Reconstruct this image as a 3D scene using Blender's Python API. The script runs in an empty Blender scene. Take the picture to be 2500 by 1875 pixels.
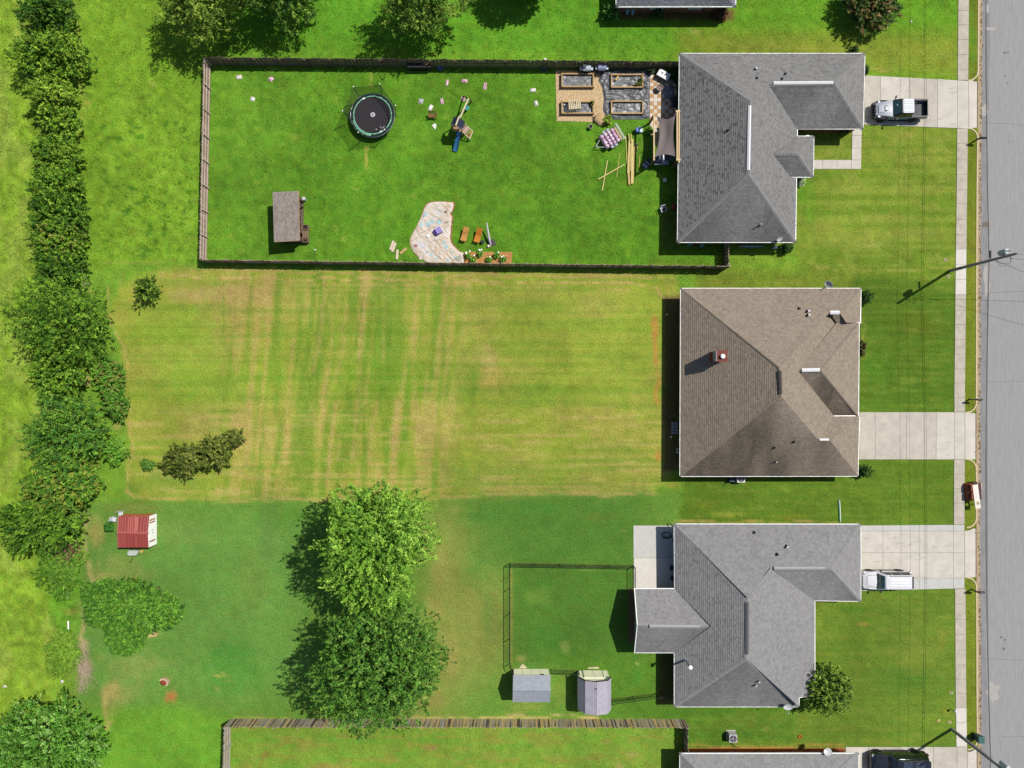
import bpy, bmesh, math, random
import numpy as np
from mathutils import Vector, Matrix

random.seed(7)
RNG = np.random.default_rng(7)
SC = bpy.context.scene
COL = SC.collection
# ------------------------------------------------------------------ camera, sky, sun, exposure
S, H = 24.0, 73.96            # photo pixels per metre on the ground, flying height
cam = bpy.data.cameras.new('camera')
cam.sensor_fit = 'HORIZONTAL'; cam.sensor_width = 36.0
cam.lens = 36.0 * S * H / 2500.0
cam.clip_start = 0.5; cam.clip_end = 6000
camo = bpy.data.objects.new('camera', cam); camo.location = (0, 0, H)
COL.objects.link(camo); SC.camera = camo

SUN = Vector((0.55, 0.341, 1.0)).normalized()
ELEV = math.asin(SUN.z); AZ = math.atan2(SUN.x, SUN.y)
wd = bpy.data.worlds.new('World'); SC.world = wd; wd.use_nodes = True
nt = wd.node_tree
sky = nt.nodes.new('ShaderNodeTexSky'); sky.sky_type = 'NISHITA'; sky.sun_disc = False
sky.sun_elevation = ELEV; sky.sun_rotation = AZ
bg = nt.nodes['Background']; bg.inputs['Strength'].default_value = 0.075
nt.links.new(sky.outputs['Color'], bg.inputs['Color'])
sl = bpy.data.lights.new('sun', 'SUN'); sl.energy = 4.4; sl.angle = math.radians(0.5)
sl.color = (1.0, 0.955, 0.88)
so = bpy.data.objects.new('sun', sl); so.rotation_euler = SUN.to_track_quat('Z', 'Y').to_euler()
so.location = (40, 25, 80); COL.objects.link(so)
vs = SC.view_settings
vs.view_transform = 'Standard'; vs.look = 'None'; vs.gamma = 1; vs.use_curve_mapping = False
vs.exposure = 0.48
KLUM = 1.95                    # picture value of a white sunlit floor: turns seen colours into base colours

# ------------------------------------------------------------------ helpers
def W(px, py, z=0.0):
    k = (1 - z / H) / S
    return Vector(((px - 1250) * k, (937.5 - py) * k, z))
def G(px, py, z=0.0):          # ground position of a photo pixel, lifted to z
    return Vector(((px - 1250) / S, (937.5 - py) / S, z))
def lin(c):
    return tuple((v / 255 / 12.92 if v / 255 <= 0.04045 else ((v / 255 + 0.055) / 1.055) ** 2.4) for v in c)
def alb(*c):
    return tuple(min(0.82, v / KLUM) for v in lin(c))
def lina(a):
    a = np.clip(a, 0, 255) / 255.0
    return np.where(a <= 0.04045, a / 12.92, ((a + 0.055) / 1.055) ** 2.4) / KLUM

MATS = {}
def mat(name, rgb=(128, 128, 128), rough=0.8, var=0.14, scale=6.0, bump=0.0, spec=0.3, metal=0.0,
        attr=None, coat=0.0, stretch=None, bscale=None):
    if name in MATS: return MATS[name]
    m = bpy.data.materials.new(name); m.use_nodes = True
    n = m.node_tree.nodes; l = m.node_tree.links; b = n['Principled BSDF']
    tc = n.new('ShaderNodeTexCoord'); mp = n.new('ShaderNodeMapping')
    l.new(tc.outputs['Object'], mp.inputs['Vector'])
    if stretch: mp.inputs['Scale'].default_value = stretch
    nz = n.new('ShaderNodeTexNoise'); nz.inputs['Scale'].default_value = scale
    nz.inputs['Detail'].default_value = 6; nz.inputs['Roughness'].default_value = 0.65
    l.new(mp.outputs['Vector'], nz.inputs['Vector'])
    mr = n.new('ShaderNodeMapRange'); mr.inputs['From Min'].default_value = 0.28; mr.inputs['From Max'].default_value = 0.72
    mr.inputs['To Min'].default_value = 1 - var; mr.inputs['To Max'].default_value = 1 + var
    l.new(nz.outputs['Fac'], mr.inputs['Value'])
    vm = n.new('ShaderNodeVectorMath'); vm.operation = 'SCALE'
    if attr:
        at = n.new('ShaderNodeAttribute'); at.attribute_name = attr
        l.new(at.outputs['Color'], vm.inputs[0])
    else:
        vm.inputs[0].default_value = alb(*rgb)
    l.new(mr.outputs['Result'], vm.inputs['Scale'])
    l.new(vm.outputs['Vector'], b.inputs['Base Color'])
    b.inputs['Roughness'].default_value = rough; b.inputs['Metallic'].default_value = metal
    b.inputs['Specular IOR Level'].default_value = spec
    if coat: b.inputs['Coat Weight'].default_value = coat; b.inputs['Coat Roughness'].default_value = 0.06
    if bump:
        bp = n.new('ShaderNodeBump'); bp.inputs['Strength'].default_value = 0.6; bp.inputs['Distance'].default_value = bump
        if bscale:
            n2 = n.new('ShaderNodeTexNoise'); n2.inputs['Scale'].default_value = bscale; n2.inputs['Detail'].default_value = 4
            l.new(mp.outputs['Vector'], n2.inputs['Vector']); l.new(n2.outputs['Fac'], bp.inputs['Height'])
        else:
            l.new(nz.outputs['Fac'], bp.inputs['Height'])
        l.new(bp.outputs['Normal'], b.inputs['Normal'])
    MATS[name] = m
    return m

def net_mat(name, rgb, alpha):
    if name in MATS: return MATS[name]
    m = bpy.data.materials.new(name); m.use_nodes = True
    n = m.node_tree.nodes; l = m.node_tree.links; b = n['Principled BSDF']
    b.inputs['Base Color'].default_value = (*alb(*rgb), 1); b.inputs['Roughness'].default_value = 0.9
    tc = n.new('ShaderNodeTexCoord'); nz = n.new('ShaderNodeTexNoise'); nz.inputs['Scale'].default_value = 3
    l.new(tc.outputs['Object'], nz.inputs['Vector'])
    mr = n.new('ShaderNodeMapRange'); mr.inputs['To Min'].default_value = alpha - 0.08; mr.inputs['To Max'].default_value = alpha + 0.08
    l.new(nz.outputs['Fac'], mr.inputs['Value']); l.new(mr.outputs['Result'], b.inputs['Alpha'])
    MATS[name] = m
    return m

def leaf_mat(name):
    if name in MATS: return MATS[name]
    m = bpy.data.materials.new(name); m.use_nodes = True
    n = m.node_tree.nodes; l = m.node_tree.links
    b = n['Principled BSDF']; out = n['Material Output']
    at = n.new('ShaderNodeAttribute'); at.attribute_name = 'tint'
    b.inputs['Roughness'].default_value = 0.55; b.inputs['Specular IOR Level'].default_value = 0.14
    tr = n.new('ShaderNodeBsdfTranslucent'); mx = n.new('ShaderNodeMixShader'); mx.inputs[0].default_value = 0.14
    l.new(at.outputs['Color'], b.inputs['Base Color']); l.new(at.outputs['Color'], tr.inputs['Color'])
    l.new(b.outputs[0], mx.inputs[1]); l.new(tr.outputs[0], mx.inputs[2]); l.new(mx.outputs[0], out.inputs['Surface'])
    MATS[name] = m
    return m

def root_loc(o):
    p = Vector((0, 0, 0))
    while o is not None:
        p += o.location; o = o.parent
    return p
def tag(o, label=None, cat=None, group=None, kind=None):
    if label: o['label'] = label
    if cat: o['category'] = cat
    if group: o['group'] = group
    if kind: o['kind'] = kind
    return o
def thing(name, label, cat, loc=(0, 0, 0), group=None):
    o = bpy.data.objects.new(name, None); o.empty_display_size = 0.3
    o.location = loc; COL.objects.link(o)
    return tag(o, label, cat, group)

class MB:
    def __init__(s): s.v = []; s.f = []
    def add(s, vs, fs):
        b = len(s.v); s.v.extend(Vector(v) for v in vs); s.f.extend(tuple(i + b for i in f) for f in fs); return s
    def hexa(s, p):
        return s.add(p, [(3, 2, 1, 0), (4, 5, 6, 7), (0, 1, 5, 4), (1, 2, 6, 5), (2, 3, 7, 6), (3, 0, 4, 7)])
    def box(s, c, d, rz=0.0, rx=0.0, ry=0.0):
        c = Vector(c); M = Matrix.Rotation(rz, 3, 'Z') @ Matrix.Rotation(ry, 3, 'Y') @ Matrix.Rotation(rx, 3, 'X')
        a, b, h = d[0] / 2, d[1] / 2, d[2] / 2
        return s.hexa([c + M @ Vector(q) for q in ((-a, -b, -h), (a, -b, -h), (a, b, -h), (-a, b, -h), (-a, -b, h), (a, -b, h), (a, b, h), (-a, b, h))])
    def beam(s, p0, p1, w, h=None, up=Vector((0, 0, 1))):
        h = h or w; p0 = Vector(p0); p1 = Vector(p1); d = (p1 - p0).normalized()
        if abs(d.dot(up)) > 0.98: up = Vector((0, 1, 0))
        x = d.cross(up).normalized() * (w / 2); y = x.cross(d).normalized() * (h / 2)
        return s.hexa([p0 - x - y, p0 + x - y, p1 + x - y, p1 - x - y, p0 - x + y, p0 + x + y, p1 + x + y, p1 - x + y])
    def tube(s, pts, r, n=6, cap=True):
        pts = [Vector(p) for p in pts]; R = r if isinstance(r, (list, tuple)) else [r] * len(pts)
        vs = []; fs = []
        for i, p in enumerate(pts):
            d = (pts[min(i + 1, len(pts) - 1)] - pts[max(i - 1, 0)]).normalized()
            up = Vector((0, 0, 1)) if abs(d.z) < 0.95 else Vector((0, 1, 0))
            x = d.cross(up).normalized(); y = x.cross(d).normalized()
            for k in range(n):
                a = 2 * math.pi * k / n; vs.append(p + (x * math.cos(a) + y * math.sin(a)) * R[i])
        for i in range(len(pts) - 1):
            for k in range(n):
                fs.append((i * n + k, (i + 1) * n + k, (i + 1) * n + (k + 1) % n, i * n + (k + 1) % n))
        if cap:
            fs.append(tuple(range(n))); fs.append(tuple(reversed(range((len(pts) - 1) * n, len(pts) * n))))
        return s.add(vs, fs)
    def lathe(s, c, prof, n=16, sx=1.0, sy=1.0):
        c = Vector(c); vs = []; fs = []
        for r, z in prof:
            for k in range(n):
                a = 2 * math.pi * k / n; vs.append(c + Vector((r * sx * math.cos(a), r * sy * math.sin(a), z)))
        m = len(prof)
        for i in range(m - 1):
            for k in range(n):
                fs.append((i * n + k, i * n + (k + 1) % n, (i + 1) * n + (k + 1) % n, (i + 1) * n + k))
        fs.append(tuple(reversed(range(n)))); fs.append(tuple(range((m - 1) * n, m * n)))
        return s.add(vs, fs)
    def prism(s, poly, z0, z1):
        n = len(poly); a = sum(poly[i][0] * poly[(i + 1) % n][1] - poly[(i + 1) % n][0] * poly[i][1] for i in range(n))
        if a < 0: poly = list(reversed(poly))
        zz0 = z0 if isinstance(z0, (list, tuple)) else [z0] * n; zz1 = z1 if isinstance(z1, (list, tuple)) else [z1] * n
        if a < 0: zz0 = list(reversed(zz0)); zz1 = list(reversed(zz1))
        vs = [(p[0], p[1], zz0[i]) for i, p in enumerate(poly)] + [(p[0], p[1], zz1[i]) for i, p in enumerate(poly)]
        fs = [tuple(reversed(range(n))), tuple(range(n, 2 * n))] + [(i, (i + 1) % n, (i + 1) % n + n, i + n) for i in range(n)]
        return s.add(vs, fs)
    def loft(s, rings, cap=True):
        n = len(rings[0]); vs = [Vector(p) for r in rings for p in r]; fs = []
        for i in range(len(rings) - 1):
            for k in range(n):
                fs.append((i * n + k, i * n + (k + 1) % n, (i + 1) * n + (k + 1) % n, (i + 1) * n + k))
        if cap:
            fs.append(tuple(reversed(range(n)))); fs.append(tuple(range((len(rings) - 1) * n, len(rings) * n)))
        return s.add(vs, fs)
    def ball(s, c, r, n=10, m=6, sx=1, sy=1, sz=1, jit=0.0):
        c = Vector(c); vs = [c + Vector((0, 0, -r * sz))]; fs = []
        for i in range(1, m):
            t = math.pi * i / m - math.pi / 2
            for k in range(n):
                a = 2 * math.pi * k / n; q = r * (1 + random.uniform(-jit, jit))
                vs.append(c + Vector((q * sx * math.cos(t) * math.cos(a), q * sy * math.cos(t) * math.sin(a), q * sz * math.sin(t))))
        vs.append(c + Vector((0, 0, r * sz))); L = len(vs) - 1
        for k in range(n): fs.append((0, 1 + (k + 1) % n, 1 + k)); fs.append((L, L - n + k, L - n + (k + 1) % n))
        for i in range(m - 2):
            for k in range(n):
                a = 1 + i * n
                fs.append((a + k, a + (k + 1) % n, a + n + (k + 1) % n, a + n + k))
        return s.add(vs, fs)
    def xform(s, M, start=0):
        for i in range(start, len(s.v)): s.v[i] = M @ s.v[i]
        return s
    def build(s, name, m, parent=None, smooth=False, bevel=0.0, seg=2, label=None, cat=None, group=None, kind=None, tint=None, origin=None):
        me = bpy.data.meshes.new(name)
        if parent is not None: off = root_loc(parent)
        elif origin is not None: off = Vector(origin)
        else:
            xs = [v.x for v in s.v]; ys = [v.y for v in s.v]; zs = [v.z for v in s.v]
            off = Vector(((min(xs) + max(xs)) / 2, (min(ys) + max(ys)) / 2, min(zs)))
        me.from_pydata([v - off for v in s.v], [], s.f)
        if bevel:
            bm = bmesh.new(); bm.from_mesh(me)
            bmesh.ops.remove_doubles(bm, verts=bm.verts, dist=1e-5)
            bmesh.ops.recalc_face_normals(bm, faces=bm.faces)
            ed = [e for e in bm.edges if len(e.link_faces) == 2 and e.calc_face_angle(0) > 0.4]
            bmesh.ops.bevel(bm, geom=ed, offset=bevel, segments=seg, affect='EDGES', profile=0.6, clamp_overlap=True)
            bm.to_mesh(me); bm.free()
        if tint is not None:
            at = me.attributes.new('tint', 'FLOAT_COLOR', 'POINT')
            a = np.ones((len(s.v), 4), np.float32); a[:, :3] = np.asarray(tint, np.float32); at.data.foreach_set('color', a.ravel())
        if smooth:
            me.polygons.foreach_set('use_smooth', [True] * len(me.polygons))
            if bevel or smooth == 'auto': me.set_sharp_from_angle(angle=math.radians(24))
        me.materials.append(m)
        o = bpy.data.objects.new(name, me); COL.objects.link(o)
        if parent is not None: o.parent = parent
        else: o.location = off
        return tag(o, label, cat, group, kind)

def np_mesh(name, V, F, m, tint=None, parent=None, loc=(0, 0, 0), smooth=False):
    """V (n,3), F (m,k) numpy -> object"""
    me = bpy.data.meshes.new(name); k = F.shape[1]
    me.vertices.add(len(V)); me.vertices.foreach_set('co', np.ascontiguousarray(V, np.float32).ravel())
    me.loops.add(F.size); me.loops.foreach_set('vertex_index', np.ascontiguousarray(F, np.int32).ravel())
    me.polygons.add(len(F)); me.polygons.foreach_set('loop_start', np.arange(0, F.size, k, dtype=np.int32))
    me.polygons.foreach_set('loop_total', np.full(len(F), k, np.int32))
    if smooth: me.polygons.foreach_set('use_smooth', np.ones(len(F), bool))
    if tint is not None:
        at = me.attributes.new('tint', 'FLOAT_COLOR', 'POINT')
        a = np.ones((len(V), 4), np.float32); a[:, :3] = tint; at.data.foreach_set('color', a.ravel())
    me.update(); me.materials.append(m)
    o = bpy.data.objects.new(name, me); COL.objects.link(o); o.location = loc
    if parent is not None: o.parent = parent
    return o

def vnoise(x, y, seed=0):
    T = np.random.default_rng(seed).random((256, 256))
    xi = np.floor(x).astype(int); yi = np.floor(y).astype(int); fx = x - xi; fy = y - yi
    fx = fx * fx * (3 - 2 * fx); fy = fy * fy * (3 - 2 * fy)
    a = T[yi % 256, xi % 256]; b = T[yi % 256, (xi + 1) % 256]; c = T[(yi + 1) % 256, xi % 256]; d = T[(yi + 1) % 256, (xi + 1) % 256]
    return (a * (1 - fx) + b * fx) * (1 - fy) + (c * (1 - fx) + d * fx) * fy
def fbm(x, y, seed=0, o=4):
    r = 0; a = 0.5; t = 0
    for i in range(o):
        r = r + a * vnoise(x * 2 ** i, y * 2 ** i, seed + i); t += a; a *= 0.5
    return r / t
def smooth01(t): t = np.clip(t, 0, 1); return t * t * (3 - 2 * t)
def seg_dist(x, y, pts):
    """distance to a polyline and position 0..1 along it"""
    best = np.full(x.shape, 1e9); 
    for (x0, y0), (x1, y1) in zip(pts[:-1], pts[1:]):
        dx, dy = x1 - x0, y1 - y0; t = np.clip(((x - x0) * dx + (y - y0) * dy) / (dx * dx + dy * dy + 1e-9), 0, 1)
        best = np.minimum(best, np.hypot(x - x0 - t * dx, y - y0 - t * dy))
    return best
def in_poly(x, y, poly):
    ins = np.zeros(x.shape, bool); n = len(poly)
    for i in range(n):
        x0, y0 = poly[i]; x1, y1 = poly[(i + 1) % n]
        if y0 == y1: continue
        c = ((y0 > y) != (y1 > y)) & (x < (x1 - x0) * (y - y0) / (y1 - y0) + x0); ins ^= c
    return ins
def poly_mask(x, y, poly, feather):
    ins = in_poly(x, y, poly); d = seg_dist(x, y, list(poly) + [poly[0]])
    sd = np.where(ins, d, -d)
    return smooth01(sd / max(feather, 1e-3) * 0.5 + 0.5)
# ------------------------------------------------------------------ setting: ground with its lawns
KERB = [(-160, 2390), (0, 2389), (300, 2387), (480, 2385), (700, 2384), (940, 2383.5), (1200, 2383.5), (1450, 2384), (1700, 2385), (1875, 2386.5), (2050, 2388)]
def kerb_x(y): return np.interp(y, [k[0] for k in KERB], [k[1] for k in KERB])
SW_L = [(-160, 2341), (0, 2339), (300, 2336.5), (480, 2334.5), (700, 2332), (940, 2329.5), (1160, 2328.5), (1280, 2328), (1450, 2331), (1650, 2332), (1875, 2335), (2050, 2336)]
def sw_l(y): return float(np.interp(y, [k[0] for k in SW_L], [k[1] for k in SW_L]))
def sw_r(y): return sw_l(y) + 26.0
APRONS = [(192, 318), (1003, 1126), (1288, 1412), (1826, 2060)]

class Paint:
    def __init__(s, x, y):
        s.x = x; s.y = y; s.c = np.zeros(x.shape + (3,)); s.r = np.zeros(x.shape)
        s.wx = x + 14 * (fbm(x / 40, y / 40, 90, 3) - 0.5) ; s.wy = y + 14 * (fbm(x / 40, y / 40, 95, 3) - 0.5)
    def mix(s, m, col):
        m = m[..., None]; s.c = s.c * (1 - m) + np.array(col, float) * m
    def poly(s, p, col, feather=10, op=1.0, rough=None, warp=True):
        m = poly_mask(s.wx if warp else s.x, s.wy if warp else s.y, p, feather) * op; s.mix(m, col)
        if rough is not None: s.r = s.r * (1 - m) + rough * m
    def blob(s, cx, cy, rx, ry, col, op=0.8, ang=0, n=0.5):
        a = math.radians(ang); dx = s.wx - cx; dy = s.wy - cy
        u = (dx * math.cos(a) + dy * math.sin(a)) / rx; v = (-dx * math.sin(a) + dy * math.cos(a)) / ry
        d = np.sqrt(u * u + v * v) + n * (fbm(s.x / 18, s.y / 18, int(cx) % 97, 3) - 0.5)
        s.mix(smooth01((1 - d) * 1.3) * op, col)
    def line(s, pts, w, col, op=0.8, n=0.6, soft=1.0):
        d = seg_dist(s.wx, s.wy, pts) / w; d = d + n * (fbm(s.x / 12, s.y / 12, 31, 3) - 0.5)
        s.mix(smooth01((1 - d) / soft) * op, col)
    def bright(s, f): s.c = s.c * f[..., None]

def paint_ground(x, y):
    P = Paint(x, y)
    P.mix(np.ones(x.shape), (116, 166, 40)); P.r[:] = 0.5
    P.poly([(-9999, -9999), (180, -9999), (190, 400), (170, 900), (150, 1400), (170, 2300), (-9999, 2300)], (134, 180, 42), 40, 1, 1.0)
    P.poly([(175, -500), (1650, -500), (1655, 150), (490, 142), (485, 640), (330, 660), (230, 700), (175, 300)], (118, 172, 34), 30, 1, 0.75)
    P.poly([(700, -500), (1660, -500), (1660, 150), (560, 140)], (90, 162, 28), 60, 1, 0.6)
    P.poly([(500, 150), (1665, 160), (1780, 655), (495, 640)], (88, 152, 28), 4, 1, 0.55, False)
    P.poly([(500, 150), (760, 155), (700, 400), (800, 640), (495, 640)], (98, 158, 34), 120, 0.8)
    P.poly([(1640, -400), (2345, -400), (2345, 200), (1640, 160)], (98, 162, 28), 40, 1, 0.5)
    P.poly([(1660, 78), (2345, 78), (2345, 190), (1660, 132)], (138, 154, 48), 30, 0.75, 0.35)
    P.poly([(1930, 300), (2345, 310), (2345, 685), (1990, 690), (1930, 600)], (122, 156, 44), 10, 1, 0.3)
    P.poly([(1600, 640), (2345, 690), (2345, 720), (1600, 720)], (112, 144, 38), 20, 1, 0.4)
    P.poly([(2080, 675), (2345, 690), (2345, 1015), (2080, 1015)], (80, 126, 28), 14, 1, 0.2)
    P.poly([(1640, 1110), (2345, 1110), (2345, 1290), (1640, 1290)], (88, 132, 30), 24, 1, 0.25)
    # middle yard: the dry mown plot
    mid = [(400, 655), (700, 660), (1640, 668), (1660, 720), (1640, 1170), (1560, 1205), (1250, 1212), (900, 1220), (500, 1225), (350, 1218), (306, 1170), (316, 1090), (300, 960), (296, 840), (262, 760), (300, 690)]
    P.poly([(170, 660), (420, 645), (1700, 660), (1660, 1235), (200, 1260), (190, 900)], (112, 168, 42), 20, 1, 0.35)
    P.poly(mid, (142, 170, 50), 10, 1, 0.2)
    # lower yards
    P.poly([(190, 1222), (900, 1226), (1260, 1212), (1660, 1200), (1660, 1760), (190, 1760)], (98, 152, 50), 12, 1, 0.12)
    P.poly([(190, 1300), (760, 1240), (760, 1700), (200, 1720)], (98, 156, 62), 90, 0.9)
    P.poly([(1060, 1240), (1235, 1270), (1250, 1600), (1060, 1760), (960, 1760), (1040, 1500)], (146, 156, 72), 70, 0.75)
    P.poly([(1150, 1210), (1560, 1205), (1560, 1380), (1150, 1400)], (78, 138, 46), 60, 0.85)
    P.poly([(1246, 1378), (1548, 1380), (1590, 1620), (1246, 1632)], (74, 130, 40), 24, 0.9)
    P.poly([(1350, 1600), (1700, 1600), (1990, 1730), (2060, 1830), (1680, 1830), (1500, 1750)], (78, 134, 32), 40, 0.9, 0.3)
    P.poly([(560, 1776), (1675, 1776), (1675, 2300), (560, 2300)], (122, 168, 50), 6, 1, 0.3, False)
    P.poly([(215, 1735), (430, 1725), (560, 1752), (556, 2300), (215, 2300)], (106, 174, 40), 30, 1, 0.3)
    P.poly([(1985, 1440), (2340, 1430), (2340, 1830), (1930, 1830), (1950, 1730)], (96, 138, 36), 14, 1, 0.2)
    P.poly([(2355, -400), (2392, -400), (2392, 2300), (2355, 2300)], (112, 138, 32), 3, 1, 0.3, False)
    P.blob(2372, 640, 14, 190, (128, 138, 40), 0.6); P.blob(2372, 90, 14, 130, (84, 150, 36), 0.6)
    # outside world beyond the frame
    c = P.c; x0, y0 = P.x, P.y
    # --- left field: mottling
    m = smooth01((0.56 - fbm(x / 26, y / 26, 5, 4)) * 9) * smooth01((210 - x) / 40); P.mix(m * 0.4, (110, 158, 36))
    m = smooth01((fbm(x / 60, y / 90, 8, 3) - 0.52) * 8) * smooth01((200 - x) / 40); P.mix(m * 0.5, (158, 184, 76))
    # --- strip along the hedge
    P.line([(190, 60), (196, 200), (205, 240), (196, 330)], 12, (150, 172, 66), 0.6)
    P.blob(216, 252, 12, 9, (188, 172, 96), 0.7); P.blob(375, 205, 14, 10, (164, 170, 86), 0.6); P.blob(226, 92, 8, 6, (164, 160, 84), 0.6)
    P.line([(296, 160), (298, 300)], 12, (132, 182, 48), 0.6, soft=2); P.line([(338, 180), (340, 330)], 9, (140, 180, 56), 0.5, soft=2)
    P.line([(268, 170), (262, 240)], 18, (78, 152, 28), 0.5, soft=2); P.line([(240, 310), (275, 370)], 14, (72, 150, 30), 0.45, soft=2)
    P.line([(250, 640), (330, 640), (425, 637)], 4, (150, 168, 74), 0.6)
    m = smooth01((fbm(x / 20, y / 14, 17, 4) - 0.5) * 7) * poly_mask(x, y, [(230, 260), (480, 240), (480, 630), (240, 640)], 50); P.mix(m * 0.5, (136, 184, 46))
    m = smooth01((fbm(x / 16, y / 12, 19, 3) - 0.66) * 12) * poly_mask(x, y, [(230, 260), (480, 240), (480, 630), (240, 640)], 50); P.mix(m * 0.65, (50, 112, 20))
    # --- fenced yard
    inn = poly_mask(x, y, [(506, 158), (1660, 168), (1775, 655), (503, 640)], 5)
    m = smooth01((fbm(x / 45, y / 45, 23, 4) - 0.47) * 6) * inn; P.mix(m * 0.28, (110, 166, 34))
    m = smooth01((fbm(x / 16, y / 16, 29, 4) - 0.53) * 8) * inn; P.mix(m * 0.24, (58, 122, 18))
    for px, py, rx, ry in ((585, 186, 12, 10), (612, 260, 8, 6), (820, 245, 9, 14), (820, 560, 8, 10), (840, 585, 10, 9), (990, 198, 9, 12), (1085, 285, 12, 9), (1230, 465, 8, 7), (1310, 228, 10, 9), (1572, 470, 5, 12), (800, 585, 8, 8), (720, 330, 20, 8), (870, 460, 12, 8), (1010, 480, 14, 8), (620, 445, 10, 8), (590, 615, 6, 9), (565, 575, 6, 6)):
        P.blob(px, py, rx, ry, (150, 178, 62), 0.6)
    P.line([(901, 180), (902, 215)], 4.5, (206, 184, 98), 1, soft=1.4); P.line([(897, 362), (898, 410)], 6, (206, 184, 98), 1, soft=1.4); P.line([(870, 350), (872, 380)], 5, (160, 178, 66), 0.6, soft=2)
    P.line([(790, 430), (790, 470)], 5, (150, 172, 56), 0.5, soft=2); P.line([(843, 400), (846, 440)], 4, (156, 170, 60), 0.4, soft=2)
    P.line([(520, 345), (700, 372), (880, 384)], 6, (126, 172, 50), 0.5, soft=2); P.line([(520, 372), (760, 408), (930, 432)], 6, (126, 172, 50), 0.45, soft=2)
    P.line([(490, 640), (760, 644), (960, 640)], 14, (110, 162, 44), 0.4, soft=2)
    # --- strip north of the fence
    for i in range(9):
        yy = 60 + i * 11
        P.line([(780 + 40 * (i % 3), yy), (1620, yy + 4)], 2.6, (122, 182, 40), 0.28, soft=2)
    P.line([(1040, 128), (1430, 133), (1640, 138)], 7, (132, 180, 52), 0.5, soft=2); P.blob(960, 126, 10, 6, (170, 168, 82), 0.6)
    P.blob(1695, 76, 22, 9, (160, 164, 84), 0.7); P.line([(1740, 92), (1800, 110), (1960, 112)], 4, (190, 184, 96), 0.6, soft=2)
    P.line([(1800, 125), (1900, 118), (2110, 120), (2330, 132)], 9, (168, 166, 78), 0.6, soft=2); P.line([(1960, 70), (1975, 110)], 8, (160, 166, 84), 0.5, soft=2)
    P.line([(2100, 150), (2330, 150)], 6, (150, 152, 66), 0.5, soft=2); P.line([(2090, 90), (2335, 88)], 4, (86, 142, 24), 0.6, soft=2)
    P.line([(2060, 105), (2300, 97), (2332, 110)], 6, (98, 152, 28), 0.5, soft=2); P.blob(2150, 170, 50, 8, (170, 158, 78), 0.6); P.line([(1650, 140), (1655, 180)], 10, (150, 180, 60), 0.5, soft=2)
    for i in range(5): P.line([(2080, 120 + i * 14), (2335, 128 + i * 14)], 3, (100, 144, 34), 0.4, soft=2)
    # --- front lawn 1: mowing stripes
    f1 = poly_mask(x, y, [(1960, 318), (2335, 320), (2334, 680), (2000, 680), (1950, 600)], 12)
    m = smooth01((vnoise(x / 300, y / 9, 41) - 0.5) * 4 + 0.5) * f1; P.mix(m * 0.50, (96, 142, 28)); P.mix((1 - m) * f1 * 0.30, (148, 172, 60))
    m = smooth01((fbm(x / 40, y / 22, 44, 3) - 0.5) * 7) * f1; P.mix(m * 0.35, (158, 168, 72))
    P.blob(1975, 500, 30, 90, (100, 164, 32), 0.6); P.blob(1960, 460, 20, 60, (92, 160, 30), 0.6); P.blob(2220, 330, 22, 10, (176, 166, 84), 0.5)
    P.line([(2010, 620), (2200, 618), (2300, 615)], 4, (84, 140, 28), 0.6, soft=2); P.line([(2000, 642), (2150, 650), (2320, 644)], 4, (78, 136, 26), 0.6, soft=2)
    P.line([(1975, 640), (2000, 656), (2150, 660), (2260, 658), (2330, 652)], 3.5, (176, 176, 84), 0.6)
    P.blob(2130, 598, 90, 10, (160, 174, 84), 0.5); P.blob(2250, 570, 70, 12, (154, 168, 78), 0.4); P.blob(2010, 560, 36, 30, (150, 170, 56), 0.4)
    P.line([(1975, 470), (1972, 560), (1985, 640)], 12, (160, 190, 50), 0.5, soft=2)
    P.blob(1930, 690, 90, 10, (140, 160, 54), 0.5); P.blob(1750, 690, 80, 12, (124, 132, 44), 0.5); P.line([(1600, 662), (1625, 690), (1632, 725)], 5, (186, 172, 92), 0.7)
    P.line([(1645, 668), (1655, 690)], 4, (180, 172, 90), 0.5)
    # --- front lawn 2
    f2 = poly_mask(x, y, [(2100, 690), (2330, 690), (2330, 1004), (2100, 1004)], 8) + poly_mask(x, y, [(2096, 1124), (2328, 1124), (2328, 1278), (1700, 1278), (1700, 1180), (2090, 1170)], 8)
    m = smooth01((vnoise(x / 400, y / 5.5, 51) - 0.5) * 5 + 0.5) * np.clip(f2, 0, 1); P.mix(m * 0.36, (108, 150, 38))
    P.blob(2240, 790, 60, 50, (96, 122, 26), 0.7); P.blob(2150, 900, 60, 60, (70, 134, 26), 0.5)
    m = smooth01((fbm(x / 60, y / 6, 53, 3) - 0.60) * 9) * np.clip(f2, 0, 1); P.mix(m * 0.30, (140, 158, 58))
    P.line([(2106, 780), (2110, 870)], 8, (156, 166, 60), 0.6); P.line([(1660, 1205), (1900, 1205), (2080, 1212)], 7, (72, 120, 22), 0.7, soft=2); P.line([(1680, 1240), (2050, 1240)], 5, (82, 126, 26), 0.5, soft=2)
    P.blob(1920, 1190, 22, 14, (130, 172, 50), 0.6); P.blob(1780, 1255, 70, 9, (150, 168, 56), 0.7); P.line([(1648, 1274), (2050, 1276)], 5, (196, 172, 98), 0.8); P.blob(1720, 1235, 60, 12, (120, 136, 34), 0.5); P.blob(1930, 1260, 60, 10, (128, 142, 38), 0.6)
    # --- middle yard
    mm = poly_mask(P.wx, P.wy, mid, 12)
    m = smooth01((fbm(x / 130, y / 100, 61, 3) - 0.47) * 6) * mm; P.mix(m * 0.40, (176, 168, 84))
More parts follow.
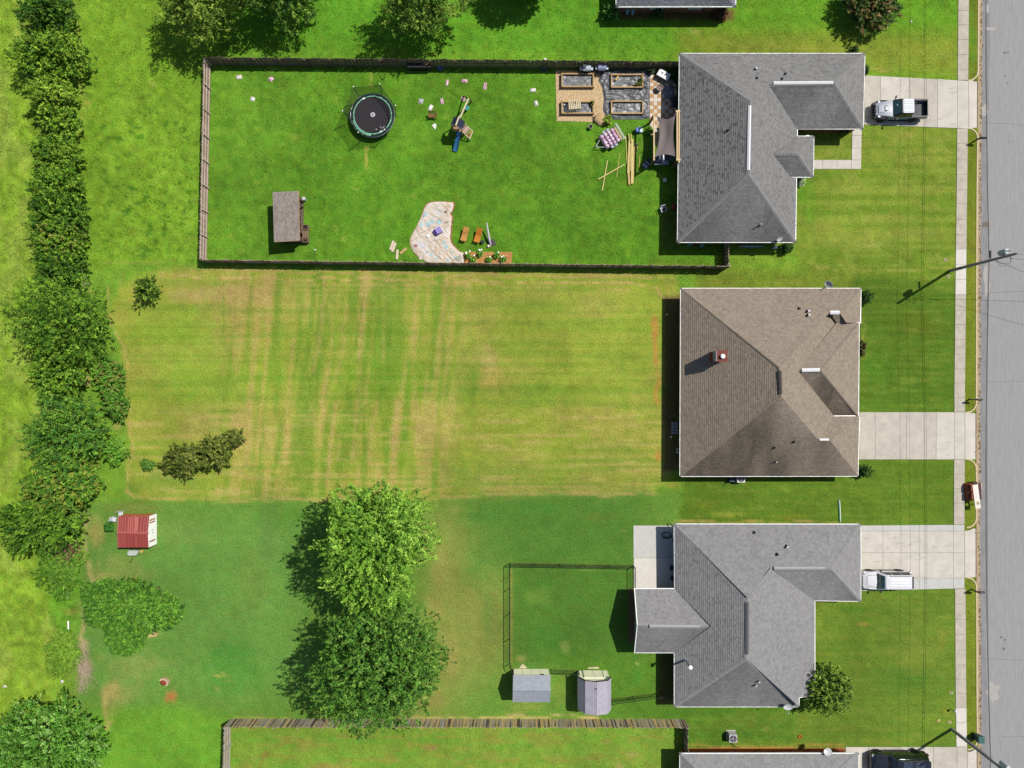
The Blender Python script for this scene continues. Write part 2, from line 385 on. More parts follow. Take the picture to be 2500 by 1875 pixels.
    for cx, cy, rx, ry, col, op in ((1000, 930, 260, 70, (108, 160, 34), 0.75), (450, 830, 160, 120, (140, 186, 48), 0.7), (900, 820, 120, 110, (114, 158, 40), 0.55), (520, 940, 220, 90, (132, 184, 42), 0.7),
                                (420, 1170, 110, 45, (120, 162, 56), 0.7), (1330, 960, 120, 50, (126, 168, 44), 0.65), (1350, 850, 110, 70, (140, 160, 50), 0.5), (1120, 1160, 260, 40, (128, 158, 54), 0.7), (1480, 1120, 160, 60, (140, 166, 56), 0.5),
                                (1190, 870, 40, 60, (190, 172, 104), 0.75), (1200, 930, 40, 50, (186, 160, 84), 0.6), (1180, 790, 60, 60, (170, 168, 80), 0.6), (1460, 750, 120, 40, (170, 168, 84), 0.5), (1300, 720, 150, 30, (160, 160, 74), 0.5), (1500, 900, 60, 160, (146, 172, 56), 0.5),
                                (1430, 1020, 150, 60, (168, 162, 80), 0.5), (560, 720, 160, 40, (192, 170, 104), 0.7), (740, 740, 110, 80, (184, 170, 96), 0.6), (930, 700, 80, 40, (182, 168, 100), 0.6), (460, 720, 70, 30, (186, 172, 104), 0.6),
                                (700, 1080, 190, 60, (178, 172, 92), 0.6), (560, 1030, 140, 50, (168, 176, 76), 0.6), (500, 1060, 110, 40, (180, 172, 96), 0.5), (1090, 1060, 110, 60, (162, 166, 76), 0.5)):
        P.blob(cx, cy, rx, ry, col, op * 0.9, 0, 0.9)
    sx = x + 0.10 * (y - 900)
    env = smooth01((sx - 480) / 150) * smooth01((1190 - sx) / 120) * mm
    st = vnoise(sx / 17, y / 260, 67) * 0.6 + vnoise(sx / 9, y / 120, 68) * 0.4
    P.mix(smooth01((st - 0.52) * 6) * env * 0.46, (208, 176, 116)); P.mix(smooth01((0.48 - st) * 6) * env * 0.60, (98, 152, 34))
    T = (204, 172, 116)
    for pts, w, op in (([(796, 670), (786, 790), (766, 910)], 9, .75), ([(818, 690), (806, 850), (798, 930)], 6, .5), ([(846, 740), (836, 830), (820, 935)], 8, .75), ([(890, 735), (884, 800), (876, 930)], 8, .7), ([(938, 720), (938, 800), (936, 900)], 6, .5), ([(1046, 705), (1042, 770)], 8, .5),
                       ([(818, 985), (806, 1070), (796, 1180)], 10, .85), ([(876, 945), (868, 1060), (862, 1125)], 12, .6), ([(926, 985), (905, 1060), (898, 1130)], 10, .6), ([(966, 970), (962, 1060), (958, 1125)], 10, .8), ([(1018, 980), (1018, 1080)], 13, .55), ([(1062, 985), (1066, 1080)], 9, .35), ([(566, 700), (576, 800), (570, 900)], 9, .55), ([(530, 740), (528, 880)], 8, .45), ([(570, 990), (566, 1060)], 11, .5), ([(756, 990), (768, 1040)], 8, .4), ([(1085, 720), (1090, 760)], 6, .3)):
        P.line(pts, w, T, op, 0.7, 1.5)
    D = (84, 138, 28)
    for pts, w, op in (([(806, 700), (796, 800), (772, 930)], 5, .6), ([(800, 940), (792, 990)], 8, .5), ([(884, 690), (878, 780), (852, 900)], 5, .55), ([(958, 720), (952, 800), (946, 930)], 6, .5), ([(894, 990), (888, 1080), (884, 1160)], 7, .7), ([(936, 1000), (940, 1110)], 6, .5), ([(830, 1000), (824, 1080)], 6, .5), ([(1095, 700), (1085, 780), (1080, 900)], 8, .35), ([(1160, 900), (1150, 980)], 16, .5), ([(1220, 925), (1224, 960)], 7, .6), ([(1520, 860), (1530, 1100)], 12, .3), ([(756, 930), (744, 1020), (732, 1080)], 9, .5), ([(545, 1000), (540, 1050)], 6, .4), ([(548, 720), (550, 900)], 6, .35), ([(782, 668), (778, 690)], 6, .5)):
        P.line(pts, w, D, min(1, op * 1.3), 0.6, 1.6)
    m = smooth01((vnoise(x / 500, y / 5.2, 71) - 0.5) * 5 + 0.5) * mm; P.mix(m * 0.16, (182, 178, 92))
    m = smooth01((vnoise(x / 420, y / 7.0, 72) - 0.55) * 6) * mm; P.mix(m * 0.26, (92, 146, 36))
    m = smooth01((fbm(x / 110, y / 6, 73, 3) - 0.60) * 10) * mm * smooth01((y - 980) / 40); P.mix(m * 0.42, (204, 184, 116))
    P.line([(420, 672), (560, 678), (800, 680), (1200, 690), (1560, 692), (1602, 700), (1625, 730)], 4, (204, 176, 116), 0.75); P.line([(470, 658), (900, 664), (1300, 672), (1590, 676)], 6, (196, 166, 108), 0.7); P.line([(700, 692), (1250, 702), (1560, 710)], 3, (196, 176, 110), 0.5)
    P.line([(305, 1195), (330, 1214), (500, 1221), (800, 1220), (1000, 1214), (1250, 1206), (1500, 1207), (1610, 1200)], 5, (196, 176, 104), 0.75); P.line([(1010, 1196), (1300, 1196), (1600, 1190)], 8, (180, 168, 82), 0.55, soft=2)
    P.line([(262, 700), (268, 790), (300, 850), (312, 900)], 6, (196, 176, 104), 0.65); P.line([(314, 980), (318, 1060), (326, 1110), (310, 1150), (312, 1200), (345, 1214)], 5, (196, 174, 104), 0.65); P.line([(300, 664), (292, 700), (310, 735)], 4, (178, 172, 92), 0.5)
    P.blob(393, 668, 12, 8, (194, 172, 108), 0.6); P.blob(350, 690, 40, 30, (140, 172, 56), 0.5)
    for px, py, w, h in ((1605, 950, 9, 60), (1600, 860, 10, 60), (1606, 1112, 10, 26), (1598, 800, 14, 40)): P.blob(px, py, w, h, (196, 142, 62), 0.75)
    P.blob(1642, 1185, 30, 14, (172, 166, 62), 0.6); P.blob(1395, 945, 20, 14, (110, 124, 36), 0.5); P.blob(1330, 945, 20, 20, (100, 140, 36), 0.5)
    # --- lower yard
    for q_ in ((300, 1400, 90, 70, (140, 158, 78), .55), (335, 1625, 120, 56, (142, 160, 80), .55), (272, 1705, 40, 50, (196, 176, 104), .5), (570, 1640, 110, 80, (72, 146, 46), .6), (450, 1300, 90, 50, (116, 154, 72), .5), (620, 1420, 60, 110, (112, 148, 62), .45), (1010, 1270, 60, 40, (128, 150, 60), .5)): P.blob(*q_, 0, .9)
    P.blob(330, 1240, 90, 16, (146, 152, 76), 0.6); P.line([(260, 1228), (420, 1226)], 5, (176, 164, 84), 0.4, soft=2); P.line([(560, 1230), (820, 1232)], 14, (84, 150, 42), 0.6, soft=2); P.blob(700, 1260, 120, 25, (84, 150, 40), 0.6)
    P.blob(235, 1300, 30, 60, (174, 166, 90), 0.7); P.line([(216, 1262), (206, 1300), (212, 1360), (232, 1430)], 9, (206, 182, 128), 0.7); P.blob(206, 1262, 14, 22, (214, 190, 142), 0.8)
    P.blob(660, 1290, 40, 120, (92, 134, 66), 0.35); P.blob(1040, 1320, 36, 56, (166, 146, 90), 0.5); P.blob(1075, 1390, 36, 80, (170, 162, 88), 0.45); P.blob(1060, 1480, 40, 50, (172, 160, 86), 0.45); P.blob(1100, 1600, 30, 60, (172, 160, 86), 0.5); P.blob(1060, 1710, 40, 30, (160, 156, 80), 0.5); P.blob(1110, 1245, 25, 14, (150, 160, 84), 0.5)
    P.blob(1170, 1380, 40, 100, (96, 146, 54), 0.5); P.blob(1190, 1490, 22, 110, (100, 146, 60), 0.5); P.blob(1300, 1240, 120, 26, (74, 148, 46), 0.5); P.blob(1170, 1262, 60, 20, (70, 140, 52), 0.5); P.blob(1460, 1262, 70, 14, (104, 138, 44), 0.5)
    P.blob(1310, 1460, 50, 30, (110, 156, 58), 0.5); P.blob(1340, 1560, 60, 50, (62, 134, 40), 0.5); P.blob(1380, 1580, 20, 18, (134, 160, 76), 0.6); P.blob(1275, 1610, 18, 14, (170, 160, 92), 0.6); P.line([(1249, 1390), (1251, 1620)], 4, (176, 152, 84), 0.5); P.blob(1440, 1390, 60, 10, (126, 164, 72), 0.5); P.blob(1525, 1300, 10, 6, (160, 158, 90), 0.6)
    P.blob(1550, 1650, 34, 30, (70, 144, 40), 0.5); P.blob(1555, 1622, 8, 5, (190, 190, 110), 0.7); P.line([(1252, 1640), (1350, 1750)], 10, (128, 156, 62), 0.4, soft=2); P.blob(1370, 1690, 30, 50, (124, 156, 54), 0.6); P.blob(1280, 1725, 60, 16, (150, 160, 66), 0.5)
    P.line([(980, 1752), (1250, 1752), (1340, 1750), (1460, 1750)], 5, (214, 190, 122), 0.75); P.line([(560, 1754), (800, 1752)], 3, (190, 180, 100), 0.6); P.blob(1258, 1745, 30, 8, (206, 178, 116), 0.7); P.blob(1440, 1750, 24, 8, (216, 186, 126), 0.7)
    for px, py in ((1535, 1757), (1545, 1756), (1570, 1757), (1590, 1757)): P.blob(px, py, 6, 5, (206, 190, 100), 0.8)
    P.blob(415, 1700, 21, 26, (206, 134, 66), 0.92, 10, 1.0); P.blob(540, 1652, 30, 5, (186, 172, 84), 0.8, 0, 1.0); P.blob(545, 1645, 10, 8, (196, 172, 86), 0.7); P.blob(560, 1662, 12, 6, (150, 166, 80), 0.5)
    P.blob(570, 1600, 80, 60, (74, 152, 52), 0.6); P.blob(545, 1690, 60, 20, (84, 152, 58), 0.5); P.blob(530, 1685, 12, 6, (150, 160, 76), 0.7)
    P.blob(300, 1690, 70, 40, (146, 160, 82), 0.6); P.blob(272, 1680, 30, 40, (184, 168, 94), 0.6); P.line([(258, 1690), (256, 1740), (262, 1780), (274, 1760)], 9, (206, 184, 112), 0.7); P.blob(390, 1455, 26, 20, (206, 172, 100), 0.8); P.blob(430, 1500, 14, 12, (190, 176, 92), 0.6); P.blob(370, 1548, 24, 12, (196, 170, 110), 0.7); P.blob(345, 1555, 20, 8, (190, 172, 96), 0.6); P.blob(322, 1415, 30, 8, (176, 170, 90), 0.5); P.blob(250, 1405, 50, 10, (174, 166, 86), 0.5)
    m = smooth01((fbm(x / 5, y / 4, 83, 3) - 0.68) * 12) * poly_mask(x, y, [(190, 1360), (300, 1340), (300, 1450), (200, 1440)], 30); P.mix(m * 0.35, (190, 180, 84))
    # hedge-row ground: bare soil and weeds
    P.line([(215, 905), (212, 940)], 9, (204, 178, 120), 0.8); P.blob(210, 930, 12, 20, (206, 178, 124), 0.7); P.line([(200, 675), (206, 700), (224, 712)], 6, (206, 178, 120), 0.6); P.line([(208, 560), (198, 640), (200, 690)], 8, (150, 150, 76), 0.5); P.blob(284, 1040, 18, 14, (190, 170, 100), 0.6); P.blob(300, 975, 10, 16, (190, 164, 92), 0.4)
    P.poly([(150, 1290), (205, 1290), (200, 1400), (180, 1560), (130, 1560), (120, 1420)], (98, 168, 34), 18, 0.9, 1.0); P.blob(150, 1600, 36, 60, (118, 178, 44), 0.9); P.line([(135, 1530), (128, 1590)], 7, (140, 120, 72), 0.7); P.line([(205, 1440), (200, 1560)], 9, (200, 184, 120), 0.8); P.blob(175, 1490, 26, 16, (156, 150, 72), 0.5)
    P.blob(205, 1640, 24, 66, (172, 154, 132), 0.9, 6, 0.9); P.blob(207, 1575, 14, 26, (196, 176, 136), 0.9); P.line([(112, 1480), (118, 1560), (105, 1640)], 5, (176, 178, 90), 0.6, soft=2)
    P.line([(0, 1470), (60, 1560), (90, 1700)], 30, (142, 186, 66), 0.3, soft=2); P.blob(150, 1350, 10, 90, (120, 124, 60), 0.3)
    # --- bottom yard
    bm_ = poly_mask(x, y, [(566, 1778), (1674, 1778), (1674, 2200), (566, 2200)], 5)
    m = smooth01((fbm(x / 70, y / 16, 87, 4) - 0.5) * 7) * bm_; P.mix(m * 0.4, (96, 170, 40)); m = smooth01((fbm(x / 50, y / 9, 88, 4) - 0.54) * 8) * bm_; P.mix(m * 0.5, (158, 152, 66))
    P.line([(630, 1870), (650, 1840), (700, 1808)], 6, (150, 134, 62), 0.7); P.blob(1050, 1828, 26, 12, (170, 136, 84), 0.7); P.blob(800, 1872, 70, 7, (160, 134, 74), 0.6); P.blob(1480, 1812, 18, 8, (170, 150, 76), 0.6); P.blob(1550, 1840, 24, 12, (184, 172, 110), 0.5); P.blob(1510, 1868, 16, 14, (182, 160, 100), 0.6); P.blob(1340, 1810, 70, 14, (142, 140, 58), 0.5); P.blob(1410, 1820, 40, 30, (96, 168, 44), 0.5)
    # --- front lawn 3
    f3 = poly_mask(x, y, [(1992, 1446), (2330, 1440), (2334, 1820), (1700, 1826), (1680, 1740), (1960, 1730)], 8)
    P.blob(2240, 1600, 90, 60, (122, 146, 50), 0.7); P.blob(2080, 1490, 50, 20, (72, 134, 30), 0.5); P.blob(2250, 1530, 70, 24, (112, 142, 44), 0.5); P.blob(2210, 1660, 110, 40, (66, 126, 36), 0.6); P.line([(2000, 1470), (2004, 1600), (2040, 1640)], 12, (136, 152, 54), 0.7, soft=2); P.blob(2105, 1525, 34, 4, (190, 162, 62), 0.8); P.blob(2300, 1560, 16, 50, (140, 142, 50), 0.5)
    m = smooth01((vnoise(x / 400, y / 5.5, 91) - 0.5) * 5 + 0.5) * f3; P.mix(m * 0.36, (114, 150, 44)); m = smooth01((fbm(x / 70, y / 6, 93, 3) - 0.60) * 9) * f3; P.mix(m * 0.28, (140, 150, 54))
    P.blob(2310, 1740, 16, 14, (148, 156, 48), 0.6); P.line([(1680, 1822), (1900, 1824), (2060, 1822)], 6, (206, 160, 84), 0.7); P.blob(1870, 1780, 12, 8, (186, 176, 96), 0.5)
    # soil strips beside houses
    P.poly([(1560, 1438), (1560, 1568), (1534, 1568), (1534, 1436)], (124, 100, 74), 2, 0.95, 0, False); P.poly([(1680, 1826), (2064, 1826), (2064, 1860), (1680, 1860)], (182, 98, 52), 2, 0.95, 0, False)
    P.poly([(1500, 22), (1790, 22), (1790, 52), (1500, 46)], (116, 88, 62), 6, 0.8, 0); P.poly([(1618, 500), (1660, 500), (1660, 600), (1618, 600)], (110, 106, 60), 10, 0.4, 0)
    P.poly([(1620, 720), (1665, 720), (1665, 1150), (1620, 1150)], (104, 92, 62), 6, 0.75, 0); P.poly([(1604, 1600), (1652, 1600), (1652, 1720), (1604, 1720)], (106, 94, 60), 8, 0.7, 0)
    # overall mottling, stronger where the grass is long
    lo = fbm(x / 110, y / 110, 101, 4); hi = fbm(x / 13, y / 13, 103, 3)
    P.c = P.c * 0.97 + np.array([15.0, 7.0, 6.0])
    P.bright(1 + (lo - 0.5) * 0.20 + (hi - 0.5) * (0.10 + 0.34 * P.r))
    return P

gx = np.concatenate([[-60000, -9000, -2500, -700], np.arange(-180, 2700, 6.0), [3200, 5000, 11000, 62000]])
gy = np.concatenate([[-60000, -9000, -2500, -700], np.arange(-180, 2070, 6.0), [2500, 4400, 11000, 62000]])
GX, GY = np.meshgrid(gx, gy)
PAINT = paint_ground(GX, GY)
def ground_z(x, y):
    kx = kerb_x(y); z = np.zeros_like(x, dtype=float)
    z = np.where(x > kx + 3, -0.4, z)
    for a, b in APRONS: z = np.where((x > 2368) & (y > a + 6) & (y < b - 6), -0.4, z)
    return z
GZ = ground_z(GX, GY)
V = np.stack([(GX - 1250) / S, (937.5 - GY) / S, GZ], -1).reshape(-1, 3)
ny, nx = GX.shape
I = (np.arange(ny - 1)[:, None] * nx + np.arange(nx - 1)[None, :])
F = np.stack([I, I + nx, I + nx + 1, I + 1], -1).reshape(-1, 4)

def grass_mat():
    m = bpy.data.materials.new('lawn_grass'); m.use_nodes = True
    n = m.node_tree.nodes; l = m.node_tree.links; b = n['Principled BSDF']
    at = n.new('ShaderNodeAttribute'); at.attribute_name = 'tint'
    tc = n.new('ShaderNodeTexCoord')
    def noise(sc, det, stretch=(1, 1, 1)):
        mp = n.new('ShaderNodeMapping'); mp.inputs['Scale'].default_value = stretch; l.new(tc.outputs['Object'], mp.inputs['Vector'])
        q = n.new('ShaderNodeTexNoise'); q.inputs['Scale'].default_value = sc; q.inputs['Detail'].default_value = det; q.inputs['Roughness'].default_value = 0.7
        l.new(mp.outputs['Vector'], q.inputs['Vector']); return q
    n1 = noise(5.5, 5); n2 = noise(1.3, 3)
    mr = n.new('ShaderNodeMapRange'); mr.inputs['From Min'].default_value = 0.3; mr.inputs['From Max'].default_value = 0.7; mr.inputs['To Min'].default_value = 0.66; mr.inputs['To Max'].default_value = 1.30
    l.new(n1.outputs['Fac'], mr.inputs['Value'])
    hs = n.new('ShaderNodeHueSaturation'); l.new(at.outputs['Color'], hs.inputs['Color'])
    m2 = n.new('ShaderNodeMapRange'); m2.inputs['From Min'].default_value = 0.3; m2.inputs['From Max'].default_value = 0.7; m2.inputs['To Min'].default_value = 0.485; m2.inputs['To Max'].default_value = 0.512
    l.new(n2.outputs['Fac'], m2.inputs['Value']); l.new(m2.outputs['Result'], hs.inputs['Hue'])
    hs.inputs['Saturation'].default_value = 0.97
    l.new(mr.outputs['Result'], hs.inputs['Value'])
    l.new(hs.outputs['Color'], b.inputs['Base Color'])
    b.inputs['Roughness'].default_value = 0.95; b.inputs['Specular IOR Level'].default_value = 0.05
    bp = n.new('ShaderNodeBump'); bp.inputs['Strength'].default_value = 0.55; bp.inputs['Distance'].default_value = 0.12
    l.new(n1.outputs['Fac'], bp.inputs['Height']); l.new(bp.outputs['Normal'], b.inputs['Normal'])
    return m
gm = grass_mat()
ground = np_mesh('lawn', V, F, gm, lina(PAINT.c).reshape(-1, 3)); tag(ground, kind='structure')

# loose grass blades over the long grass (nobody could count them)
def sample_grid(arr, x, y):
    fx = np.clip((x + 180) / 6.0, 0, len(gx) - 10) + 4; fy = np.clip((y + 180) / 6.0, 0, len(gy) - 10) + 4
    return arr[np.round(fy).astype(int), np.round(fx).astype(int)]
HARD = []     # paved places keep free of grass
def grass_blades():
    n = 330000
    x = RNG.uniform(-30, 2384, n); y = RNG.uniform(-30, 1905, n)
    r = sample_grid(PAINT.r, x, y); patch = fbm(x / 30, y / 30, 131, 3)
    keep = RNG.random(n) < (np.clip(r, 0.05, 1) * smooth01((patch - 0.28) * 3))
    for p in HARD: keep &= ~in_poly(x, y, p)
    x, y, r = x[keep], y[keep], r[keep]; n = len(x)
    col = lina(sample_grid(PAINT.c, x, y)) * RNG.uniform(0.72, 1.3, (n, 1)) * np.stack([RNG.uniform(0.85, 1.12, n), np.ones(n), np.ones(n)], -1)
    px = (x - 1250) / S; py = (937.5 - y) / S
    a = RNG.uniform(0, 2 * np.pi, n); w = RNG.uniform(0.02, 0.05, n); L = RNG.uniform(0.10, 0.26, n) * (0.5 + 0.6 * r); hz = RNG.uniform(0.05, 0.16, n) * (0.35 + 0.8 * r)
    dx, dy = np.cos(a), np.sin(a)
    V = np.empty((n, 3, 3)); V[:, 0] = np.stack([px - dy * w, py + dx * w, np.full(n, -0.01)], -1); V[:, 1] = np.stack([px + dy * w, py - dx * w, np.full(n, -0.01)], -1)
    V[:, 2] = np.stack([px + dx * L, py + dy * L, hz], -1)
    o = np_mesh('grass_blades', V.reshape(-1, 3), np.arange(3 * n).reshape(-1, 3), leaf_mat('grass_blade'), np.repeat(col, 3, 0))
    tag(o, 'loose green grass blades standing over the long lawns and the field', 'grass', kind='stuff')

# ------------------------------------------------------------------ road, kerb, sidewalk, driveways
def P2(pts): return [G(a, b).xy for a, b in pts]
conc = mat('concrete', (224, 217, 204), 0.9, 0.13, 0.9, 0.004, 0.2)
conc2 = mat('concrete_weathered', (206, 197, 181), 0.9, 0.20, 1.6, 0.004, 0.2)
concw = mat('concrete_new', (236, 230, 220), 0.9, 0.08, 2.2, 0.003, 0.2)
joint = mat('joint_dirt', (120, 112, 98), 0.95, 0.2, 5)
asph = mat('asphalt', (168, 167, 166), 0.9, 0.10, 4.5, 0.012, 0.25, stretch=(1, .16, 1))
b = MB(); ys = np.arange(-2600, 4600, 100.0)
L_ = [(kerb_x(np.clip(v, -160, 2050)) + 9.5, v) for v in ys]
b.prism(P2([(2393, -60000)] + [(float(p), q) for p, q in L_] + [(2393, 60000), (2760, 60000), (2760, -60000)]), -0.35, -0.09)
road = b.build('road', asph, kind='structure')
def stain_patch(name, pts, rgb, z, label=None):
    q = MB(); q.prism(P2(pts), z - 0.003, z); return q
def irregular(cx, cy, rx, ry, n=14, j=0.25):
    return [(cx + rx * (1 + random.uniform(-j, j)) * math.cos(2 * math.pi * i / n), cy + ry * (1 + random.uniform(-j, j)) * math.sin(2 * math.pi * i / n)) for i in range(n)]
b = MB(); b.prism(P2(irregular(2420, 69, 14, 5)), -0.092, -0.086); b.prism(P2(irregular(2412, 20, 5, 12)), -0.092, -0.086); b.prism(P2(irregular(2411, 680, 8, 40, 16, .4)), -0.092, -0.086); b.prism(P2(irregular(2425, 1690, 16, 22, 16, .4)), -0.092, -0.086)
b.prism(P2(irregular(2405, 270, 9, 16)), -0.092, -0.086)
b.build('road_patch', mat('road_patch_pale', (188, 184, 178), 0.9, 0.12, 6), road)
b = MB(); b.prism(P2(irregular(2407, 548, 9, 7)), -0.092, -0.085); b.build('road_patch', mat('road_patch_dark', (128, 116, 104), 0.9, 0.2, 6), road)
b = MB()
for px, py, r in ((2455, 128, 3), (2462, 127, 2.5), (2455, 184, 2.2), (2461, 202, 2.5), (2446, 1557, 3.2), (2455, 1563, 2.6), (2452, 1585, 3), (2430, 85, 1.2), (2463, 345, 2)): b.prism(P2(irregular(px, py, r, r, 9)), -0.092, -0.084)
b.build('oil_stain', mat('oil_stain', (112, 110, 108), 0.7, 0.2, 6), road)
def crack(pts, w=0.035):
    q = MB(); pp = []
    for (x0, y0), (x1, y1) in zip(pts[:-1], pts[1:]):
        k = max(2, int(math.hypot(x1 - x0, y1 - y0) / 5))
        for i in range(k): t = i / k; pp.append((x0 + (x1 - x0) * t + random.uniform(-.7, .7), y0 + (y1 - y0) * t + random.uniform(-.7, .7)))
    pp.append(pts[-1])
    for p, q_ in zip(pp[:-1], pp[1:]): q.beam(G(*p, -0.089), G(*q_, -0.089), w, 0.012)
    return q
b = MB(); ye = np.arange(-150, 2051, 40.0); b.prism(P2([(float(kerb_x(v)) + 9, v) for v in ye] + [(float(kerb_x(v)) + 27 + 3 * math.sin(v / 90), v) for v in reversed(ye)]), -0.092, -0.0875); b.build('road_edge_strip', mat('asphalt_edge', (152, 151, 152), 0.9, 0.16, 2.5, stretch=(1, .3, 1)), road)
for pts in ([(2408, 930), (2440, 932), (2500, 931)], [(2400, 300), (2450, 300), (2510, 305)], [(2400, 1610), (2510, 1612)], [(2440, 1798), (2510, 1800)], [(2410, 400), (2412, 700), (2411, 1000), (2413, 1300), (2414, 1600), (2420, 1880)]):
    crack(pts).build('road_crack', mat('crack_filler', (140, 137, 133), 0.8, 0.2, 4), road)
# gutter pan
b = MB(); gl = [(float(kerb_x(v)), v) for v in np.arange(-150, 2051, 50.0)]
b.prism(P2([(p + 1, q) for p, q in gl] + [(p + 10.5, q) for p, q in reversed(gl)]), -0.3, -0.075)
gutter = b.build('gutter', mat('gutter_concrete', (190, 170, 138), 0.95, 0.22, 3.0, 0.006), kind='structure')
b = MB()
for i in range(420):
    v = random.uniform(-30, 1900); p = float(kerb_x(v)) + random.gauss(9.0, 1.3); r = random.uniform(.4, 1.5)
    b.prism(P2(irregular(p, v, r, r * random.uniform(1, 3), 6)), -0.08, -0.055 + random.uniform(0, .02))
b.build('leaf_litter', mat('leaf_litter', (140, 112, 70), 0.95, 0.3, 3), gutter, kind='stuff')
# kerb runs with curved returns at the driveways
def kerb_run(y0, y1, ret0, ret1):
    pts = []
    for i in range(7 if ret0 else 0):
        t = i / 7 * math.pi / 2; pts.append((float(kerb_x(y0)) - 24 * (1 - math.sin(t)), y0 + 24 * (1 - math.cos(t)) * 1.0))
    v0 = y0 + (24 if ret0 else 0); v1 = y1 - (24 if ret1 else 0)
    for v in np.linspace(v0, v1, max(2, int((v1 - v0) / 40))): pts.append((float(kerb_x(v)), float(v)))
    for i in range(1, 8 if ret1 else 0):
        t = i / 7 * math.pi / 2; pts.append((float(kerb_x(y1)) - 24 * (1 - math.cos(t)), y1 - 24 * (1 - math.sin(t))))
    w = 3.4; A = []; B = []
    for i, p in enumerate(pts):
        q0 = pts[max(i - 1, 0)]; q1 = pts[min(i + 1, len(pts) - 1)]; d = Vector((q1[0] - q0[0], q1[1] - q0[1])).normalized(); nrm = Vector((d.y, -d.x))
        A.append((p[0] + nrm.x * w / 2, p[1] + nrm.y * w / 2)); B.append((p[0] - nrm.x * w / 2, p[1] - nrm.y * w / 2))
    q = MB()
    for i in range(len(pts) - 1):
        gap = 0.0
        q.prism([G(*A[i]).xy, G(*A[i + 1]).xy, G(*B[i + 1]).xy, G(*B[i]).xy], -0.3, 0.045)
    return q.build('kerb', mat('kerb_concrete', (226, 208, 166), 0.9, 0.12, 4), kind='structure')
for y0, y1, r0, r1 in ((-150, 197, 0, 1), (313, 1007, 1, 1), (1121, 1288, 1, 1), (1410, 1830, 1, 1)): kerb_run(y0, y1, r0, r1)

def paved(name, base, slabs, z=0.05, m=None):
    """a paved surface: dark bed with concrete slabs set on it"""
    b = MB(); b.prism(P2(base), -0.1, 0.022); o = b.build(name, joint, kind='structure'); HARD.append(base)
    for i, s in enumerate(slabs):
        q = MB(); pts = s[0] if isinstance(s[0][0], (tuple, list)) else s
        zz = s[1] if isinstance(s[0][0], (tuple, list)) and len(s) > 1 and not isinstance(s[1], tuple) else z + random.uniform(-.004, .004)
        mm = s[2] if isinstance(s[0][0], (tuple, list)) and len(s) > 2 and not isinstance(s[2], tuple) else (m or conc)
        q.prism(P2(pts), 0.0, zz); q.build('slab', mm, o)
    return o
def inset(x0, x1, yt0, yt1, yb0, yb1, g=0.35):
    return [(x0 + g, yt0 + g), (x1 - g, yt1 + g), (x1 - g, yb1 - g), (x0 + g, yb0 - g)]
def strip(xs, top, bot, g=0.35):
    """slabs between successive x joints; top / bot are functions of x"""
    return [(inset(a, c, top(a), top(c), bot(a), bot(c), g),) for a, c in zip(xs[:-1], xs[1:])]
def lerp(x0, y0, x1, y1): return lambda x: y0 + (y1 - y0) * (x - x0) / (x1 - x0)
def drive(xs, top, bot, ya0, ya1, mats=None):
    x0, x1 = xs[0], xs[-1]
    s = strip(xs, top, bot)
    s = [(q[0], 0.05 + random.uniform(-.003, .003), random.choice([conc, conc, mat('concrete_b', (212, 204, 190), 0.9, 0.14, 1.1, 0.004, 0.2)])) for q in s]
    return paved('driveway', [(x0, top(x0)), (x1, top(x1)), (x1, bot(x1)), (x0, bot(x0))], s)
def apron(ya, yb, x0):
    kx0 = float(kerb_x(ya)); kx1 = float(kerb_x(yb))
    pts = [(x0, ya), (x0, yb)]; z = [0.05, 0.05]
    for i in range(8):
        t = i / 7 * math.pi / 2; pts.append((x0 + 2 + (kx1 - 1 - x0 - 2) * math.sin(t), yb + 18 * (1 - math.cos(t)))); z.append(0.05 - 0.11 * math.sin(t))
    for i in range(8):
        t = (1 - i / 7) * math.pi / 2; pts.append((x0 + 2 + (kx0 - 1 - x0 - 2) * math.sin(t), ya - 18 * (1 - math.cos(t)))); z.append(0.05 - 0.11 * math.sin(t))
    HARD.append(pts)
    b = MB(); b.prism(P2(pts), -0.3, z); return b.build('driveway_apron', conc, kind='structure')
D1T = lerp(2080, 182.5, 2363, 197.5); D1B = lerp(2080, 303.5, 2363, 314.5)
drive([2082, 2110, 2148.8, 2218.8, 2288, 2337, 2364], D1T, D1B, 197, 314); apron(197.5, 314.5, 2364.4)
D2T = lambda x: 1006.0; D2B = lambda x: 1121.7
drive([2070, 2098, 2136, 2213, 2285, 2330, 2355], D2T, D2B, 0, 0); apron(1006, 1121.7, 2355.4)
D3T = lerp(2100, 1282.5, 2330, 1281); D3M1 = lambda x: 1296.0; D3M2 = lambda x: 1349.0; D3M3 = lambda x: 1411.0; D3B = lerp(2100, 1442.7, 2354, 1436)
xs = [2075, 2101, 2155, 2243.4, 2327, 2354]
sl_ = []
for t, bt, mm in ((D3T, D3M1, mat('concrete_cool', (216, 214, 208), 0.9, 0.08, 2)), (D3M1, D3M2, conc), (D3M2, D3M3, conc), (D3M3, D3B, mat('concrete_cool', ()))):
    sl_ += [(q[0], 0.05 + random.uniform(-.003, .003), mm) for q in strip(xs, t, bt)]
paved('driveway', [(2075, 1282.5), (2354, 1281), (2354, 1436), (2075, 1443)], sl_); apron(1296, 1410, 2354.4)
drive([2064, 2120, 2200, 2278, 2336, 2361], lambda x: 1823.0, lambda x: 2020.0, 0, 0); apron(1836, 2010, 2361.4)
